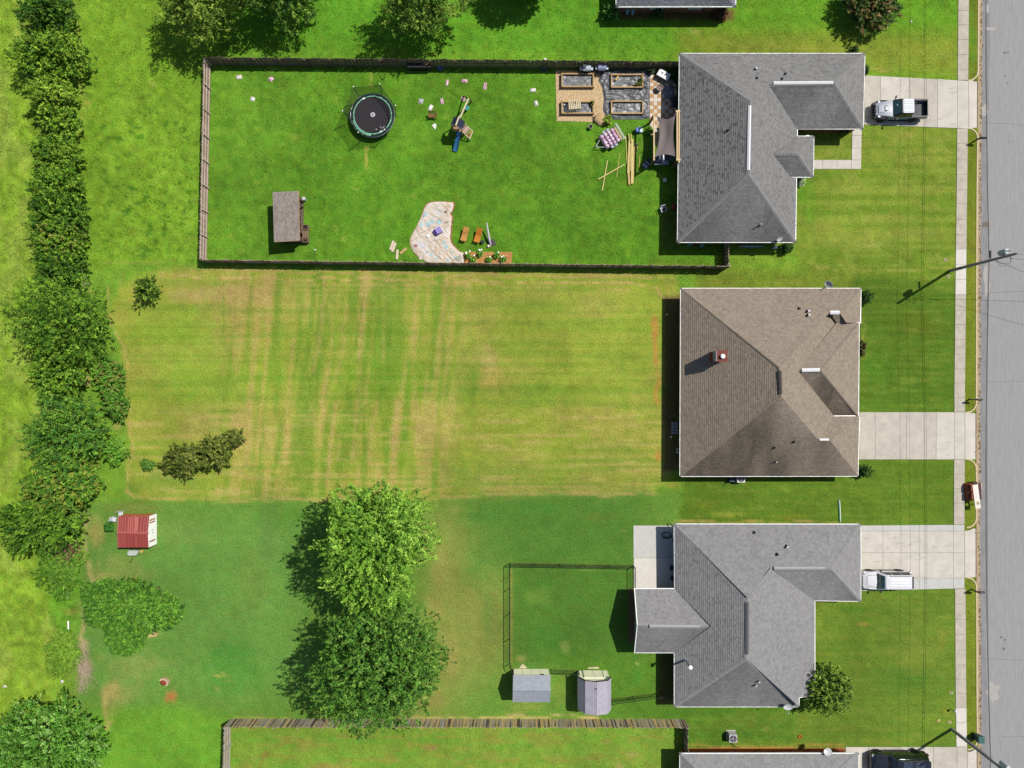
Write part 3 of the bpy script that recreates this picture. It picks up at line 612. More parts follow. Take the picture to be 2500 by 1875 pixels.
# front walk of the first house
paved('front_walk', [(2080.5, 314.5), (2103.6, 315.5), (2101.5, 413), (1975, 413), (1975, 390.6), (2078.5, 390.6)],
      [inset(2080, 2103.4, 315, 315.5, 331, 331), inset(2079.6, 2103, 331, 331, 362, 362), inset(2079, 2102.6, 362, 362, 390.6, 390.6), inset(2078, 2102, 390.6, 390.6, 413, 413), inset(2043.5, 2078, 390.6, 390.6, 413, 413), inset(2008.4, 2043.5, 390.6, 390.6, 413, 413), inset(1975, 2008.4, 390.6, 390.6, 413, 413)])
# sidewalk, interrupted by the driveways
def walk(y0, y1, pale=()):
    v = y0; s = []
    while v < y1 - 3:
        w = min(36.0 + random.uniform(-2, 2), y1 - v)
        if y1 - v - w < 12: w = y1 - v
        mm = conc2
        for a, c, k in pale:
            if a <= v + w / 2 <= c: mm = k
        s.append(([(sw_l(v) + .2, v + .3), (sw_r(v) - .2, v + .3), (sw_r(v + w) - .2, v + w - .3), (sw_l(v + w) + .2, v + w - .3)], 0.05 + random.uniform(-.006, .006), mm)); v += w
    n = np.linspace(y0, y1, 12)
    paved('sidewalk', [(sw_l(q), q) for q in n] + [(sw_r(q), q) for q in reversed(n)], s)
walk(-150, 196); walk(314, 1005.5, [(620, 728, concw)]); walk(1122, 1280.5); walk(1437, 1822.5, [(1745, 1822, concw)])
# patio of the third house
paved('patio', [(1546, 1282.6), (1660, 1282.6), (1660, 1437), (1549, 1437)], [(inset(1546, 1660, 1282.6, 1282.6, 1362, 1362), .05, mat('concrete_cool', ())), (inset(1547, 1660, 1362, 1362, 1437, 1437), .05, concw)])

# faint tyre and oil marks on the driveways
b = MB(); rs_ = random.Random(5)
for x0, x1, y0, y1, n in ((2112, 2330, 1012, 1116, 26), (2112, 2330, 190, 232, 9), (2230, 2330, 240, 306, 10), (2106, 2320, 1300, 1385, 24), (2240, 2320, 1395, 1430, 6)):
    for i in range(n):
        px, py = rs_.uniform(x0, x1), rs_.uniform(y0, y1); rx, ry = rs_.uniform(2, 11), rs_.uniform(.8, 2.6); b.prism(P2(irregular(px, py, rx, ry, 11, .35)), .04, .0575 + i * .0002)
b.build('driveway_stain', mat('concrete_stain', (208, 200, 187), 0.9, 0.12, 1.5), road)
# ------------------------------------------------------------------ houses
CAMP = Vector((0, 0, H))
class Plane3:
    def __init__(s, a, b, c):
        s.p = a; s.n = (b - a).cross(c - a).normalized()
        if s.n.z < 0: s.n = -s.n
        h = Vector((s.n.x, s.n.y, 0)); s.up = Vector((-s.n.x * s.n.z, -s.n.y * s.n.z, h.length_squared)).normalized() if h.length > 1e-4 else Vector((0, 1, 0))
        s.u = s.up.cross(s.n).normalized()
    def ray(s, px, py):
        d = W(px, py, 0) - CAMP; t = s.n.dot(s.p - CAMP) / s.n.dot(d); return CAMP + d * t
    def z(s, x, y): return s.p.z - (s.n.x * (x - s.p.x) + s.n.y * (y - s.p.y)) / s.n.z
def clip_poly(poly, ax, lim, keep_less):
    out = []; n = len(poly)
    for i in range(n):
        a = poly[i]; b = poly[(i + 1) % n]; ia = (a[ax] <= lim) == keep_less or a[ax] == lim; ib = (b[ax] <= lim) == keep_less or b[ax] == lim
        if ia: out.append(a)
        if ia != ib:
            t = (lim - a[ax]) / (b[ax] - a[ax]); out.append((a[0] + (b[0] - a[0]) * t, a[1] + (b[1] - a[1]) * t))
    return out
class Roof:
    def __init__(s, course=0.205, lip=0.022, rgb=(165, 165, 165), tabvar=0.13, tab=(0.15, 0.34)):
        s.deck = MB(); s.sh = MB(); s.tint = []; s.course = course; s.lip = lip; s.rgb = np.array(lina(np.array(rgb, float))); s.tabvar = tabvar; s.tab = tab; s.planes = []
    def facet(s, anchors, poly, stain=0.0, pattern=0.0, world=False, seed=0, lipk=1.0):
        """anchors: three (px,py,z); poly: outline in photo pixels laid on that plane"""
        A = [Vector(a) if world else W(*a) for a in anchors]; P = Plane3(*A); s.planes.append(P)
        pts = [Vector((p[0], p[1], P.z(p[0], p[1]))) if world else P.ray(*p) for p in poly]
        n = len(pts); dn = P.n * -0.05
        ar = sum((pts[i].x * pts[(i + 1) % n].y - pts[(i + 1) % n].x * pts[i].y) for i in range(n))
        if ar < 0: pts.reverse()
        s.deck.add([(Vector((p.x, p.y, min(p.z - .06, 2.3))) if not world else p + dn) for p in pts] + [p + P.n * -0.012 for p in pts], [tuple(reversed(range(n))), tuple(range(n, 2 * n))] + [(i, (i + 1) % n, n + (i + 1) % n, n + i) for i in range(n)])
        uv = [((p - P.p).dot(P.u), (p - P.p).dot(P.up)) for p in pts]
        v0 = min(q[1] for q in uv); v1 = max(q[1] for q in uv); rr = random.Random(seed + 11)
        c = s.course; k = 0; um0 = min(q[0] for q in uv); gu, gv = np.meshgrid(np.arange(0, max(q[0] for q in uv) - um0 + .5, .25), np.arange(0, v1 - v0 + .5, .25)); T1 = fbm(gu * .26 + seed * 7.3, gv * .12 + 3, 201 + seed, 3); T2 = fbm(gu * 1.7, gv * .35, 231 + seed, 2)
        while v0 + k * c < v1:
            va = v0 + k * c; vb = min(va + c, v1)
            st = clip_poly(clip_poly(uv, 1, va, False), 1, vb, True)
            if len(st) >= 3:
                ua = min(q[0] for q in st); ub = max(q[0] for q in st); u = ua
                while u < ub - 1e-4:
                    w = rr.uniform(*s.tab)
                    q = clip_poly(clip_poly(st, 0, u, False), 0, u + w, True)
                    if len(q) >= 3:
                        L = s.lip * rr.choice((0.7, 1.0, 1.0, 1.35)) * lipk
                        pat = -pattern if rr.random() < 0.20 else 0.0
                        um = u + w / 2; wv = va
                        iu = min(T1.shape[1] - 1, max(0, int((um - um0) * 4))); iv = min(T1.shape[0] - 1, max(0, int((wv - v0) * 4))); sn = T1[iv, iu]; sn2 = T2[iv, iu]
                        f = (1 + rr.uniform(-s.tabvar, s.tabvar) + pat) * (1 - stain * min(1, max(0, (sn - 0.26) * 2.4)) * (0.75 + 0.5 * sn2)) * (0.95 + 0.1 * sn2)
                        vs = []; base = P.p
                        for (a, b_) in q: vs.append(base + P.u * a + P.up * b_ + P.n * (L * (1 - (b_ - va) / c) + 0.002))
                        m = len(vs); lo = [i for i in range(m) if abs(q[i][1] - va) < 1e-5]
                        fs = [tuple(range(m))]
                        if len(lo) == 2:
                            i, j = lo
                            if (j - i) != 1: i, j = j, i
                            vs += [base + P.u * q[i][0] + P.up * q[i][1] - P.n * 0.01, base + P.u * q[j][0] + P.up * q[j][1] - P.n * 0.01]
                            fs.append((j, i, m, m + 1))
                        s.sh.add(vs, fs); s.tint += [tuple(s.rgb * f)] * len(vs)
                    u += w
            k += 1
        return P
    def cap(s, a, b, w=0.42, f=1.02):
        """overlapping cap shingles along a hip or ridge"""
        d = b - a; L = d.length; n = max(2, int(L / 0.25)); d.normalize(); x = d.cross(Vector((0, 0, 1))).normalized()
        for i in range(n):
            p = a + d * (L * i / n); q = a + d * (L * (i + 1) / n + 0.05); g = f * random.uniform(0.92, 1.08)
            vs = []
            for t, e in ((p, 0.055), (q, 0.03)):
                vs += [t - x * w / 2 + Vector((0, 0, e - 0.10)), t + Vector((0, 0, e)), t + x * w / 2 + Vector((0, 0, e - 0.10))]
            s.sh.add(vs, [(0, 1, 4, 3), (1, 2, 5, 4), (0, 2, 1)]); s.tint += [tuple(s.rgb * g)] * 6
    def build(s, parent, deckmat):
        r = s.deck.build('roof', deckmat, parent)
        m = mat('shingle', attr='tint', rough=0.95, var=0.16, scale=9, spec=0.1, bump=0.004)
        s.sh.build('shingles', m, r, kind='stuff', tint=np.array(s.tint))
        return r
white = mat('white_trim', (312, 311, 308), 0.55, 0.05, 3)
deckm = mat('roof_deck', (142, 142, 144), 0.9, 0.1, 4)
brick_red = mat('brick_plain', (150, 84, 62), 0.9, 0.12, 5)

def gutters(parent, runs, z=2.41, name='gutter', w=0.12):
    """white eave gutter and fascia with hangers; runs are polylines in photo pixels"""
    for r in runs:
        q = MB(); h = MB(); pts = [W(p[0], p[1], p[2] if len(p) > 2 else z) for p in r]
        for a, b in zip(pts[:-1], pts[1:]):
            d = (b - a).normalized(); e = d * (w / 2)
            q.beam(a - e + Vector((0, 0, -0.07)), b + e + Vector((0, 0, -0.07)), w, 0.14)
            k = int((b - a).length / 0.95)
            for i in range(k):
                p = a + (b - a) * ((i + .5) / k); h.box(p + Vector((0, 0, 0.006)), (0.05, 0.05, 0.012))
        g = q.build(name, white, parent)
        h.build('hanger', mat('gutter_hanger', (150, 150, 150), 0.6), g, kind='stuff')
def brick_wall(parent, poly, z0, z1, m=None, bricks=None, name='wall'):
    q = MB(); pts = [p for p in poly]
    q.prism(P2(pts), z0, z1); return q.build(name, m or brick_red, parent)
def brick_courses(parent, a, b, z0, z1, cols=((150, 84, 62), (132, 72, 54), (164, 96, 70)), pitch=0.42):
    """proud brick faces along a visible wall line (photo-ground pixels a -> b)"""
    A = G(*a); B = G(*b); d = (B - A); L = d.length; d.normalize(); q = MB(); tint = []
    z = z0; r = 0
    while z < z1 - 0.05:
        x = -(r % 2) * pitch / 2
        while x < L:
            x0 = max(0, x + .01); x1 = min(L, x + pitch - .01)
            if x1 > x0 + .04:
                c = (A + d * ((x0 + x1) / 2)) + Vector((0, 0, z + 0.09)); n0 = len(q.v)
                q.box(c, (x1 - x0, 0.06 + random.uniform(0, .012), 0.17), rz=math.atan2(d.y, d.x)); tint += [tuple(np.array(alb(*random.choice(cols))) * random.uniform(.85, 1.15))] * (len(q.v) - n0)
            x += pitch
        z += 0.19; r += 1
    return q.build('bricks', mat('brick', attr='tint', rough=0.9, var=0.12, scale=7), parent, kind='stuff', tint=np.array(tint))
def wall_openings(parent, a, b, items, z_s=0.9, out=1):
    """windows and doors set on a wall line given in ground pixels"""
    A = G(*a); B = G(*b); d = (B - A).normalized(); nrm = Vector((d.y, -d.x, 0)) * out
    for t, w, kind in items:
        c = A + (B - A) * t
        if kind == 'window':
            f = MB(); zc = 1.45
            for s_ in (-1, 1): f.box(c + d * (s_ * w / 2) + nrm * 0.05 + Vector((0, 0, zc)), (0.08, 0.09, 1.36), rz=math.atan2(d.y, d.x)); f.box(c + nrm * 0.05 + Vector((0, 0, zc + s_ * 0.64)), (w - 0.09, 0.085, 0.08), rz=math.atan2(d.y, d.x))
            f.box(c + nrm * 0.045 + Vector((0, 0, zc)), (w - 0.09, 0.07, 0.04), rz=math.atan2(d.y, d.x))
            fo = f.build('window', white, parent)
            g = MB(); g.box(c + nrm * 0.03 + Vector((0, 0, zc)), (w - 0.02, 0.02, 1.24), rz=math.atan2(d.y, d.x)); g.build('pane', mat('window_glass', (40, 52, 64), 0.08, 0.02, 2, spec=0.6), fo)
        else:
            f = MB(); f.box(c + nrm * 0.04 + Vector((0, 0, 1.03)), (w, 0.06, 2.02), rz=math.atan2(d.y, d.x)); fo = f.build('garage_door' if kind == 'garage' else 'door', white if kind == 'garage' else mat('door_paint', (96, 60, 46), 0.5), parent, bevel=0.01)
            if kind == 'garage':
                for i in range(4):
                    p = MB(); p.box(c + nrm * 0.075 + Vector((0, 0, 0.3 + i * 0.5)), (w - 0.16, 0.025, 0.42), rz=math.atan2(d.y, d.x)); p.build('door_panel', white, fo)
            else:
                p = MB(); p.ball(c + d * (w / 2 - 0.1) + nrm * 0.1 + Vector((0, 0, 1.0)), 0.04); p.build('handle', mat('brass', (190, 160, 90), 0.3, metal=0.8), fo, smooth=True)
def vent_strip(parent, p0, p1, rgb, w=0.34, label=None):
    """raised ridge vent between two roof points (px,py,z)"""
    a, b = W(*p0), W(*p1); q = MB(); d = (b - a).normalized(); x = d.cross(Vector((0, 0, 1))).normalized(); up = Vector((0, 0, 1))
    for s_ in (-1, 1):
        q.add([a + up * 0.13, b + up * 0.13, b + x * s_ * w / 2 + up * 0.04, a + x * s_ * w / 2 + up * 0.04, a + x * s_ * w / 2 - up * 0.06, b + x * s_ * w / 2 - up * 0.06], [(0, 1, 2, 3), (3, 2, 5, 4)])
    return q.build('ridge_vent', mat('ridge_vent_%d' % rgb[0], rgb, 0.6, 0.05, 3), parent, label=label)
def roof_pipe(parent, P, px, py, h=0.35, r=0.055, rgb=(40, 40, 42), cap=None, name='vent_pipe', lean=None):
    p = P.ray(px, py); q = MB(); q.lathe(p - Vector((0, 0, .08)), [(0.17, 0.03), (0.15, 0.09), (r, 0.16), (r, h), (r * .8, h + .02)], 10)
    o = q.build(name, mat('pipe_%d_%d' % (rgb[0], rgb[2]), rgb, 0.6), parent, smooth='auto')
    if cap:
        c = MB(); c.lathe(p + Vector((0, 0, h - .07)), [(r * 1.25, 0), (r * 1.5, 0.02), (r * 1.3, 0.07)], 10); c.build('pipe_cap', mat('pipe_cap', cap, 0.5), o)
    return o
ZE = 2.41
# ---------------- house 1: grey roof, top right
h1 = thing('house', 'grey shingled house with the attached garage beside the pickup driveway and an L shaped roof', 'house', G(1780, 380))
R = Roof(rgb=(146, 145, 144), tabvar=0.12)
rt = (1831, 247, 5.87); rb = (1826.5, 424, 5.87); gw = (1879, 206, 4.62); ge = (2037, 203, 4.62); pw = (1886, 375, 3.6); pe = (1947, 375, 3.6)
TL = (1659.5, 131, ZE); BL = (1654.6, 591, ZE); BR = (1942, 591, ZE); TR = (2111, 131, ZE); GR = (2106.5, 314, ZE); GL = (1946, 314, ZE)
PW1 = R.facet([TL, BL, rb], [TL[:2], rt[:2], rb[:2], BL[:2]], 0.10, 0.34, seed=1)
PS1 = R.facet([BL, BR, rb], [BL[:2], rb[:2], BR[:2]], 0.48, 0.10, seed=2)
PN1 = R.facet([TL, TR, ge], [TL[:2], TR[:2], ge[:2], gw[:2], rt[:2]], 0.06, 0.16, seed=3)
PE1 = R.facet([rt, rb, (1943, 500, ZE)], [rt[:2], gw[:2], GL[:2], (1946, 333), pw[:2], (1929, 432), (1944, 434), BR[:2], rb[:2]], 0.05, 0.14, seed=4)
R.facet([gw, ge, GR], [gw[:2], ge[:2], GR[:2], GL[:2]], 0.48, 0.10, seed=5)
R.facet([TR, GR, ge], [TR[:2], GR[:2], ge[:2]], 0.05, 0.14, seed=6)
p1a, p1b, p1c, p1d = (1928, 333, ZE), (1986.5, 333, ZE), (1985, 431.7, ZE), (1927, 431.7, ZE)
R.facet([p1a, p1b, pe], [p1a[:2], p1b[:2], pe[:2], pw[:2]], 0.05, 0.14, seed=7)
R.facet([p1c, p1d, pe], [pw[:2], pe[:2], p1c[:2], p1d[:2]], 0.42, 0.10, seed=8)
R.facet([p1b, p1c, pe], [p1b[:2], p1c[:2], pe[:2]], 0.05, 0.1, seed=9)
for a, b in ((TL, rt), (BL, rb), (BR, rb), (TR, ge), (GR, ge), (p1b, pe), (p1c, pe), (rt, rb), (gw, ge), (pw, pe)): R.cap(W(*a), W(*b))
rf = R.build(h1, deckm)
gutters(h1, [[TL[:2], TR[:2], GR[:2], GL[:2], (1946, 331)], [p1a[:2], p1b[:2], p1c[:2], p1d[:2]], [(1944, 434), BR[:2], BL[:2], TL[:2]]])
vent_strip(rf, (1830, 258, 5.87), (1827, 416, 5.87), (252, 250, 252), 0.30); vent_strip(rf, (1888, 203, 4.66), (2034, 202, 4.66), (252, 250, 252), 0.30)
for x, y in ((1844, 169.5), (1847.5, 191.5), (1917, 181), (1909, 193.5)): roof_pipe(rf, PN1, x, y, 0.36, 0.07, cap=(210, 210, 210) if x == 1844 else None)
roof_pipe(rf, PW1, 1777, 319, 0.5, 0.06); roof_pipe(rf, PS1, 1852.5, 551, 0.75, 0.05, (70, 70, 74), (220, 220, 220))
HW1 = [(1659, 176), (2080, 176), (2080, 322), (1906, 322), (1906, 588), (1656, 588)]
brick_wall(h1, HW1, -0.1, 2.33); q = MB(); q.prism(P2([(1906, 352), (1944, 352), (1944, 440), (1906, 440)]), 2.2, 2.33); q.build('porch_ceiling', white, h1)
for x, y in ((1950, 352), (1950, 440)): q = MB(); q.box(G(x, y, 1.15), (0.3, 0.3, 2.2)); q.build('porch_post', white, h1, bevel=.02)
wall_openings(h1, (2080, 322), (2080, 176), [(0.5, 4.8, 'garage')]); wall_openings(h1, (1906, 588), (1906, 322), [(0.2, 1.4, 'window'), (0.4, 1.4, 'window'), (0.72, 0.95, 'door')]); wall_openings(h1, (1656, 588), (1906, 588), [(0.3, 1.2, 'window'), (0.75, 1.0, 'window')]); wall_openings(h1, (1659, 176), (1656, 588), [(0.35, 1.8, 'door'), (0.65, 1.4, 'window')])
# ---------------- house 2: brown hip roof, middle
h2 = thing('house', 'large brown shingled hip roofed house with a brick chimney, middle of the row', 'house', G(1850, 930))
R = Roof(rgb=(162, 149, 133), tabvar=0.13, course=0.20)
TL = (1662.5, 704.5, ZE); TR = (2101.6, 704.5, ZE); BL = (1660.5, 1162.5, ZE); BR = (2094, 1162, ZE)
a1 = (1903, 897, 7.4); a2 = (1906, 967, 7.4); s1 = (1999, 1076, 4.43); s2 = (2027, 1076, 4.43)
PW2 = R.facet([TL, BL, a2], [TL[:2], a1[:2], a2[:2], BL[:2]], 0.05, 0.08, seed=21)
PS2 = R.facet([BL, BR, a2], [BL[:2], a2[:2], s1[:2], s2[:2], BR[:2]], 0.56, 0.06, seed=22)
PN2 = R.facet([TL, TR, a1], [TL[:2], TR[:2], (2049, 763), (2026, 763), (1993, 797), a1[:2]], 0.04, 0.06, seed=23)
PE2 = R.facet([a1, a2, (2034, 900, 2.95)], [a1[:2], (1993, 797), (2026, 763), (2043, 788), (1948, 905), (2036, 1016), (2020, 1040), s1[:2], a2[:2]], 0.04, 0.06, seed=24)
e1 = (2026, 763, 3.6); e2 = (2049, 763, 3.6)
R.facet([e1, e2, (2066, 788, 2.8)], [e1[:2], e2[:2], (2066, 788), (2043, 788)], 0.3, 0.05, seed=25)
R.facet([e2, TR, (2100, 788, ZE)], [e2[:2], TR[:2], (2099.5, 788), (2066, 788)], 0.04, 0.06, seed=26)
# front wing between the short gutters
m1 = (1950, 905, 5.85); m2 = (2003, 903.5, 5.85)
R.facet([(2043, 788, 2.65), (2097, 788, 2.6), m2], [(2043, 788), (2097, 788), m2[:2], (1948, 905)], 0.04, 0.06, seed=27)
R.facet([(2097, 788, 2.6), (2095, 1015.5, 2.6), m2], [(2097, 788), (2095, 1015.5), m2[:2]], 0.04, 0.06, seed=28)
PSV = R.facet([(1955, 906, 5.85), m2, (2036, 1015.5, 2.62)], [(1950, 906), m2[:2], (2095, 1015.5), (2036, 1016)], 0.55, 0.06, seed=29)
R.facet([s1, s2, (2036, 1017, 3.1)], [(2036, 1016.5), (2098, 1016.5), s2[:2], s1[:2], (2016, 1040)], 0.04, 0.06, seed=30)
R.facet([s2, (2098, 1017, 2.5), BR], [s2[:2], (2098, 1016.5), BR[:2]], 0.04, 0.06, seed=31)
for a, b in ((TL, a1), (BL, a2), (s1, a2), (s2, BR), (a1, a2), (s1, s2), (e2, TR), (m2, (2095, 1015.5, 2.62)), (m2, (2097, 788, 2.62)), (m1, m2)): R.cap(W(*a), W(*b), 0.26, 0.97)
rf = R.build(h2, mat('roof_deck_brown', (150, 136, 122), 0.9, 0.1, 4))
gutters(h2, [[TL[:2], TR[:2], (2100.5, 788)], [(2043, 788, 2.72), (2097, 788, 2.62), (2095.5, 1015.5, 2.6), (2037, 1016, 2.7)], [(2098, 1019), BR[:2], BL[:2], TL[:2]]])
vent_strip(rf, (2026, 763, 3.9), (2049, 763, 3.9), (252, 250, 252), 0.36); vent_strip(rf, (1957, 904, 5.93), (2001, 903, 5.93), (252, 250, 252), 0.34); vent_strip(rf, (2000, 1075, 4.5), (2023, 1075, 4.5), (252, 250, 252), 0.36)
vent_strip(rf, (1904, 905, 7.42), (1906, 962, 7.42), (92, 84, 78), 0.30, 'dark ridge vent')
roof_pipe(rf, PN2, 1950.5, 753.5, 0.35, 0.10, (50, 46, 44)); roof_pipe(rf, PN2, 1971, 760, 0.45, 0.09, (60, 60, 62), (200, 200, 200)); roof_pipe(rf, PN2, 1972, 769.5, 0.45, 0.09, (60, 60, 62), (200, 200, 200))
for x, y in ((1938, 1078), (1890, 1092)): roof_pipe(rf, PS2, x, y, 0.36, 0.08)
roof_pipe(rf, PS2, 1891.5, 1127, 0.6, 0.05, (80, 80, 84), (240, 240, 240))
HW2 = [(1662, 728), (2062, 728), (2062, 1140), (1662, 1140)]
brick_wall(h2, HW2, -0.1, 2.33); wall_openings(h2, (2062, 1140), (2062, 728), [(0.16, 4.6, 'garage'), (0.42, 1.4, 'window'), (0.66, 0.95, 'door'), (0.85, 1.4, 'window')]); wall_openings(h2, (1662, 728), (1662, 1140), [(0.3, 1.4, 'window'), (0.55, 1.8, 'door'), (0.8, 1.2, 'window')]); wall_openings(h2, (1662, 1140), (2062, 1140), [(0.3, 1.0, 'window'), (0.7, 1.0, 'window')])
q = MB(); q.beam(G(2067, 795, 2.42), G(2067, 835, 2.42), 0.16, 0.12); q.build('trim_board', white, h2)
# chimney with brick courses, painted west-side shade and a white flue cap
cx = (1718.5 - 1250) / S; cy = (937.5 - 875) / S; zt = 6.25; zb = 3.6; hw = 0.46
q = MB(); q.box((cx, cy, (zb + zt) / 2), (hw * 2, hw * 2, zt - zb)); ch = q.build('chimney', mat('chimney_brick', (170, 74, 58), 0.9, 0.15, 5), rf)
q = MB(); tint = []
z = zb + .02; r = 0
while z < zt - .12:
    for s_, ax in ((1, 0), (-1, 0), (1, 1), (-1, 1)):
        x = -hw - (r % 2) * 0.14
        while x < hw:
            x0 = max(-hw, x + .01); x1 = min(hw, x + .27)
            if x1 - x0 > .03:
                m_ = (x0 + x1) / 2; n0 = len(q.v)
                if ax == 0: q.box((cx + s_ * (hw + .004), cy + m_, z + .05), (.03, x1 - x0, .10))
                else: q.box((cx + m_, cy + s_ * (hw + .004), z + .05), (x1 - x0, .03, .10))
                tint += [tuple(np.array(alb(166, 74, 56)) * random.uniform(.8, 1.2))] * (len(q.v) - n0)
            x += .28
    z += .118; r += 1
MATS_b = mat('brick', attr='tint', rough=0.9, var=0.12, scale=7); q.build('bricks', MATS_b, ch, kind='stuff', tint=np.array(tint))
q = MB(); q.box((cx, cy, zt + .04), (1.06, 1.06, .10)); q.build('chimney_crown', mat('chimney_crown', (136, 76, 64), 0.9, 0.15, 5), ch, bevel=.01)
q = MB(); q.box((cx - .52, cy, zt - .45), (.06, .96, 1.1)); q.build('west_shade_sheet', mat('west_shade_grey', (150, 164, 178), 0.5, 0.06, 3), ch)  # sheet over the brick; its grey-blue paints the shade of the west face
q = MB(); q.lathe((cx + .02, cy - .03, zt + .08), [(.15, 0), (.15, .22), (.22, .26), (.20, .33), (.07, .42), (0.02, .43)], 14); q.build('flue_cap', white, ch, smooth='auto')
# ---------------- house 3: light grey roof, lower right
h3 = thing('house', 'light grey shingled house with a rear gabled wing, pale patio and white car', 'house', G(1800, 1520))
R = Roof(rgb=(157, 156, 156), tabvar=0.11)
TL = (1646.5, 1280, ZE); TR = (2100.7, 1280.5, ZE); GR = (2101, 1467.3, ZE); GL = (1988.8, 1466, ZE); BL = (1647, 1725, ZE); BR = (1950, 1725, ZE)
rt = (1825, 1460, 5.78); rb = (1821.6, 1608, 5.78); gw = (1880, 1388, 4.6); ge = (2028, 1388, 4.6)
wv = (1736, 1529, 3.98); wp = (1556.5, 1527, 3.98); wtl = (1549.6, 1438, ZE); wtr = (1648, 1438, ZE); wbl = (1549.6, 1593, ZE); wbr = (1647, 1593, ZE)
PW3 = R.facet([TL, BL, rb], [TL[:2], rt[:2], rb[:2], BL[:2], wbr[:2], wv[:2], wtr[:2]], 0.06, 0.14, seed=41)
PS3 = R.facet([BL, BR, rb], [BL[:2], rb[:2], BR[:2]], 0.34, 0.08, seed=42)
PN3 = R.facet([TL, TR, ge], [TL[:2], TR[:2], ge[:2], gw[:2], rt[:2]], 0.04, 0.08, seed=43)
PE3 = R.facet([rt, rb, (1989, 1600, ZE)], [rt[:2], gw[:2], GL[:2], (1989, 1702), (1950, 1702), BR[:2], rb[:2]], 0.04, 0.06, seed=44)
R.facet([gw, ge, GR], [gw[:2], ge[:2], GR[:2], GL[:2]], 0.30, 0.08, seed=45)
R.facet([TR, GR, ge], [TR[:2], GR[:2], ge[:2]], 0.04, 0.06, seed=46)
R.facet([wtl, wtr, wv], [wtl[:2], wtr[:2], wv[:2], wp[:2]], 0.04, 0.06, seed=47)
R.facet([wbl, wbr, wv], [wp[:2], wv[:2], wbr[:2], wbl[:2]], 0.30, 0.08, seed=48)
for a, b in ((TL, rt), (BL, rb), (BR, rb), (TR, ge), (GR, ge), (rt, rb), (gw, ge), (wp, wv)): R.cap(W(*a), W(*b))
rf = R.build(h3, deckm)
gutters(h3, [[wtr[:2], TL[:2], TR[:2], GR[:2], GL[:2], (1989, 1702), (1950, 1702), BR[:2], BL[:2], wbr[:2], wbl[:2]], [wtl[:2], wtr[:2]]])
q = MB(); q.beam(W(*wtl) + Vector((-.03, 0, -.05)), W(*wp) + Vector((-.03, 0, -.05)), .06, .18); q.beam(W(*wbl) + Vector((-.03, 0, -.05)), W(*wp) + Vector((-.03, 0, -.05)), .06, .18); q.build('rake_board', white, h3)
vent_strip(rf, (1824, 1470, 5.8), (1823.5, 1597, 5.8), (104, 104, 108), 0.34, 'grey ridge vent'); vent_strip(rf, (1889, 1387.5, 4.69), (2014, 1387.5, 4.69), (176, 176, 180), 0.34, 'grey ridge vent'); vent_strip(rf, (1585, 1528.5, 4.06), (1709, 1529.5, 4.06), (176, 176, 180), 0.34, 'grey ridge vent')
roof_pipe(rf, PN3, 1841, 1300, 0.4, 0.08); roof_pipe(rf, PN3, 1919.5, 1333.5, 0.42, 0.08, cap=(200, 200, 200)); roof_pipe(rf, PN3, 1896.5, 1353.5, 0.4, 0.09)
roof_pipe(rf, PS3, 1851, 1662, 0.4, 0.07, (90, 90, 92), (245, 245, 245)); roof_pipe(rf, PS3, 1843.5, 1671.5, 0.4, 0.07, (90, 90, 92), (245, 245, 245))
p = PW3.ray(1674, 1611); q = MB(); q.lathe(p - Vector((0, 0, .15)), [(.24, .0), (.2, .14), (.10, .22), (.10, 2.0)], 12); fl = q.build('flue_pipe', mat('galvanised', (190, 196, 204), 0.35, 0.08, 3, metal=0.5), rf, smooth='auto')
q = MB(); q.lathe(p + Vector((0, 0, 1.82)), [(.12, 0), (.19, .04), (.19, .14), (.05, .24)], 12); q.build('flue_cap', white, fl, smooth='auto')
HW3 = [(1650, 1300), (2062, 1300), (2062, 1440), (1930, 1440), (1930, 1690), (1650, 1690)]
sid = mat('siding_white', (214, 212, 206), 0.8, 0.06, 4)
brick_wall(h3, HW3, -0.1, 2.33, sid); brick_wall(h3, [(1562, 1436), (1650.5, 1436), (1650.5, 1560), (1562, 1560)], -0.1, 2.33, mat('siding_blue_grey', (158, 172, 190), 0.7, 0.06, 4))
q = MB(); A = G(1562, 1432, 2.33); B = G(1562, 1563, 2.33); C = G(1562, 1497, 3.9); q.add([A, B, C, A + Vector((.1, 0, 0)), B + Vector((.1, 0, 0)), C + Vector((.1, 0, 0))], [(0, 1, 2), (5, 4, 3), (0, 3, 4, 1), (1, 4, 5, 2), (2, 5, 3, 0)]); q.build('gable_end', mat('siding_blue_grey', ()), h3)
wall_openings(h3, (2062, 1440), (2062, 1300), [(0.5, 4.6, 'garage')]); wall_openings(h3, (1930, 1690), (1930, 1440), [(0.2, 1.4, 'window'), (0.5, 1.4, 'window'), (0.8, 0.95, 'door')]); wall_openings(h3, (1562, 1436), (1562, 1560), [(0.3, 1.3, 'window'), (0.7, 1.3, 'window')]); wall_openings(h3, (1650, 1300), (1650, 1430), [(0.45, 1.8, 'door')]); wall_openings(h3, (1650, 1690), (1930, 1690), [(0.3, 1.0, 'window'), (0.7, 1.0, 'window')])
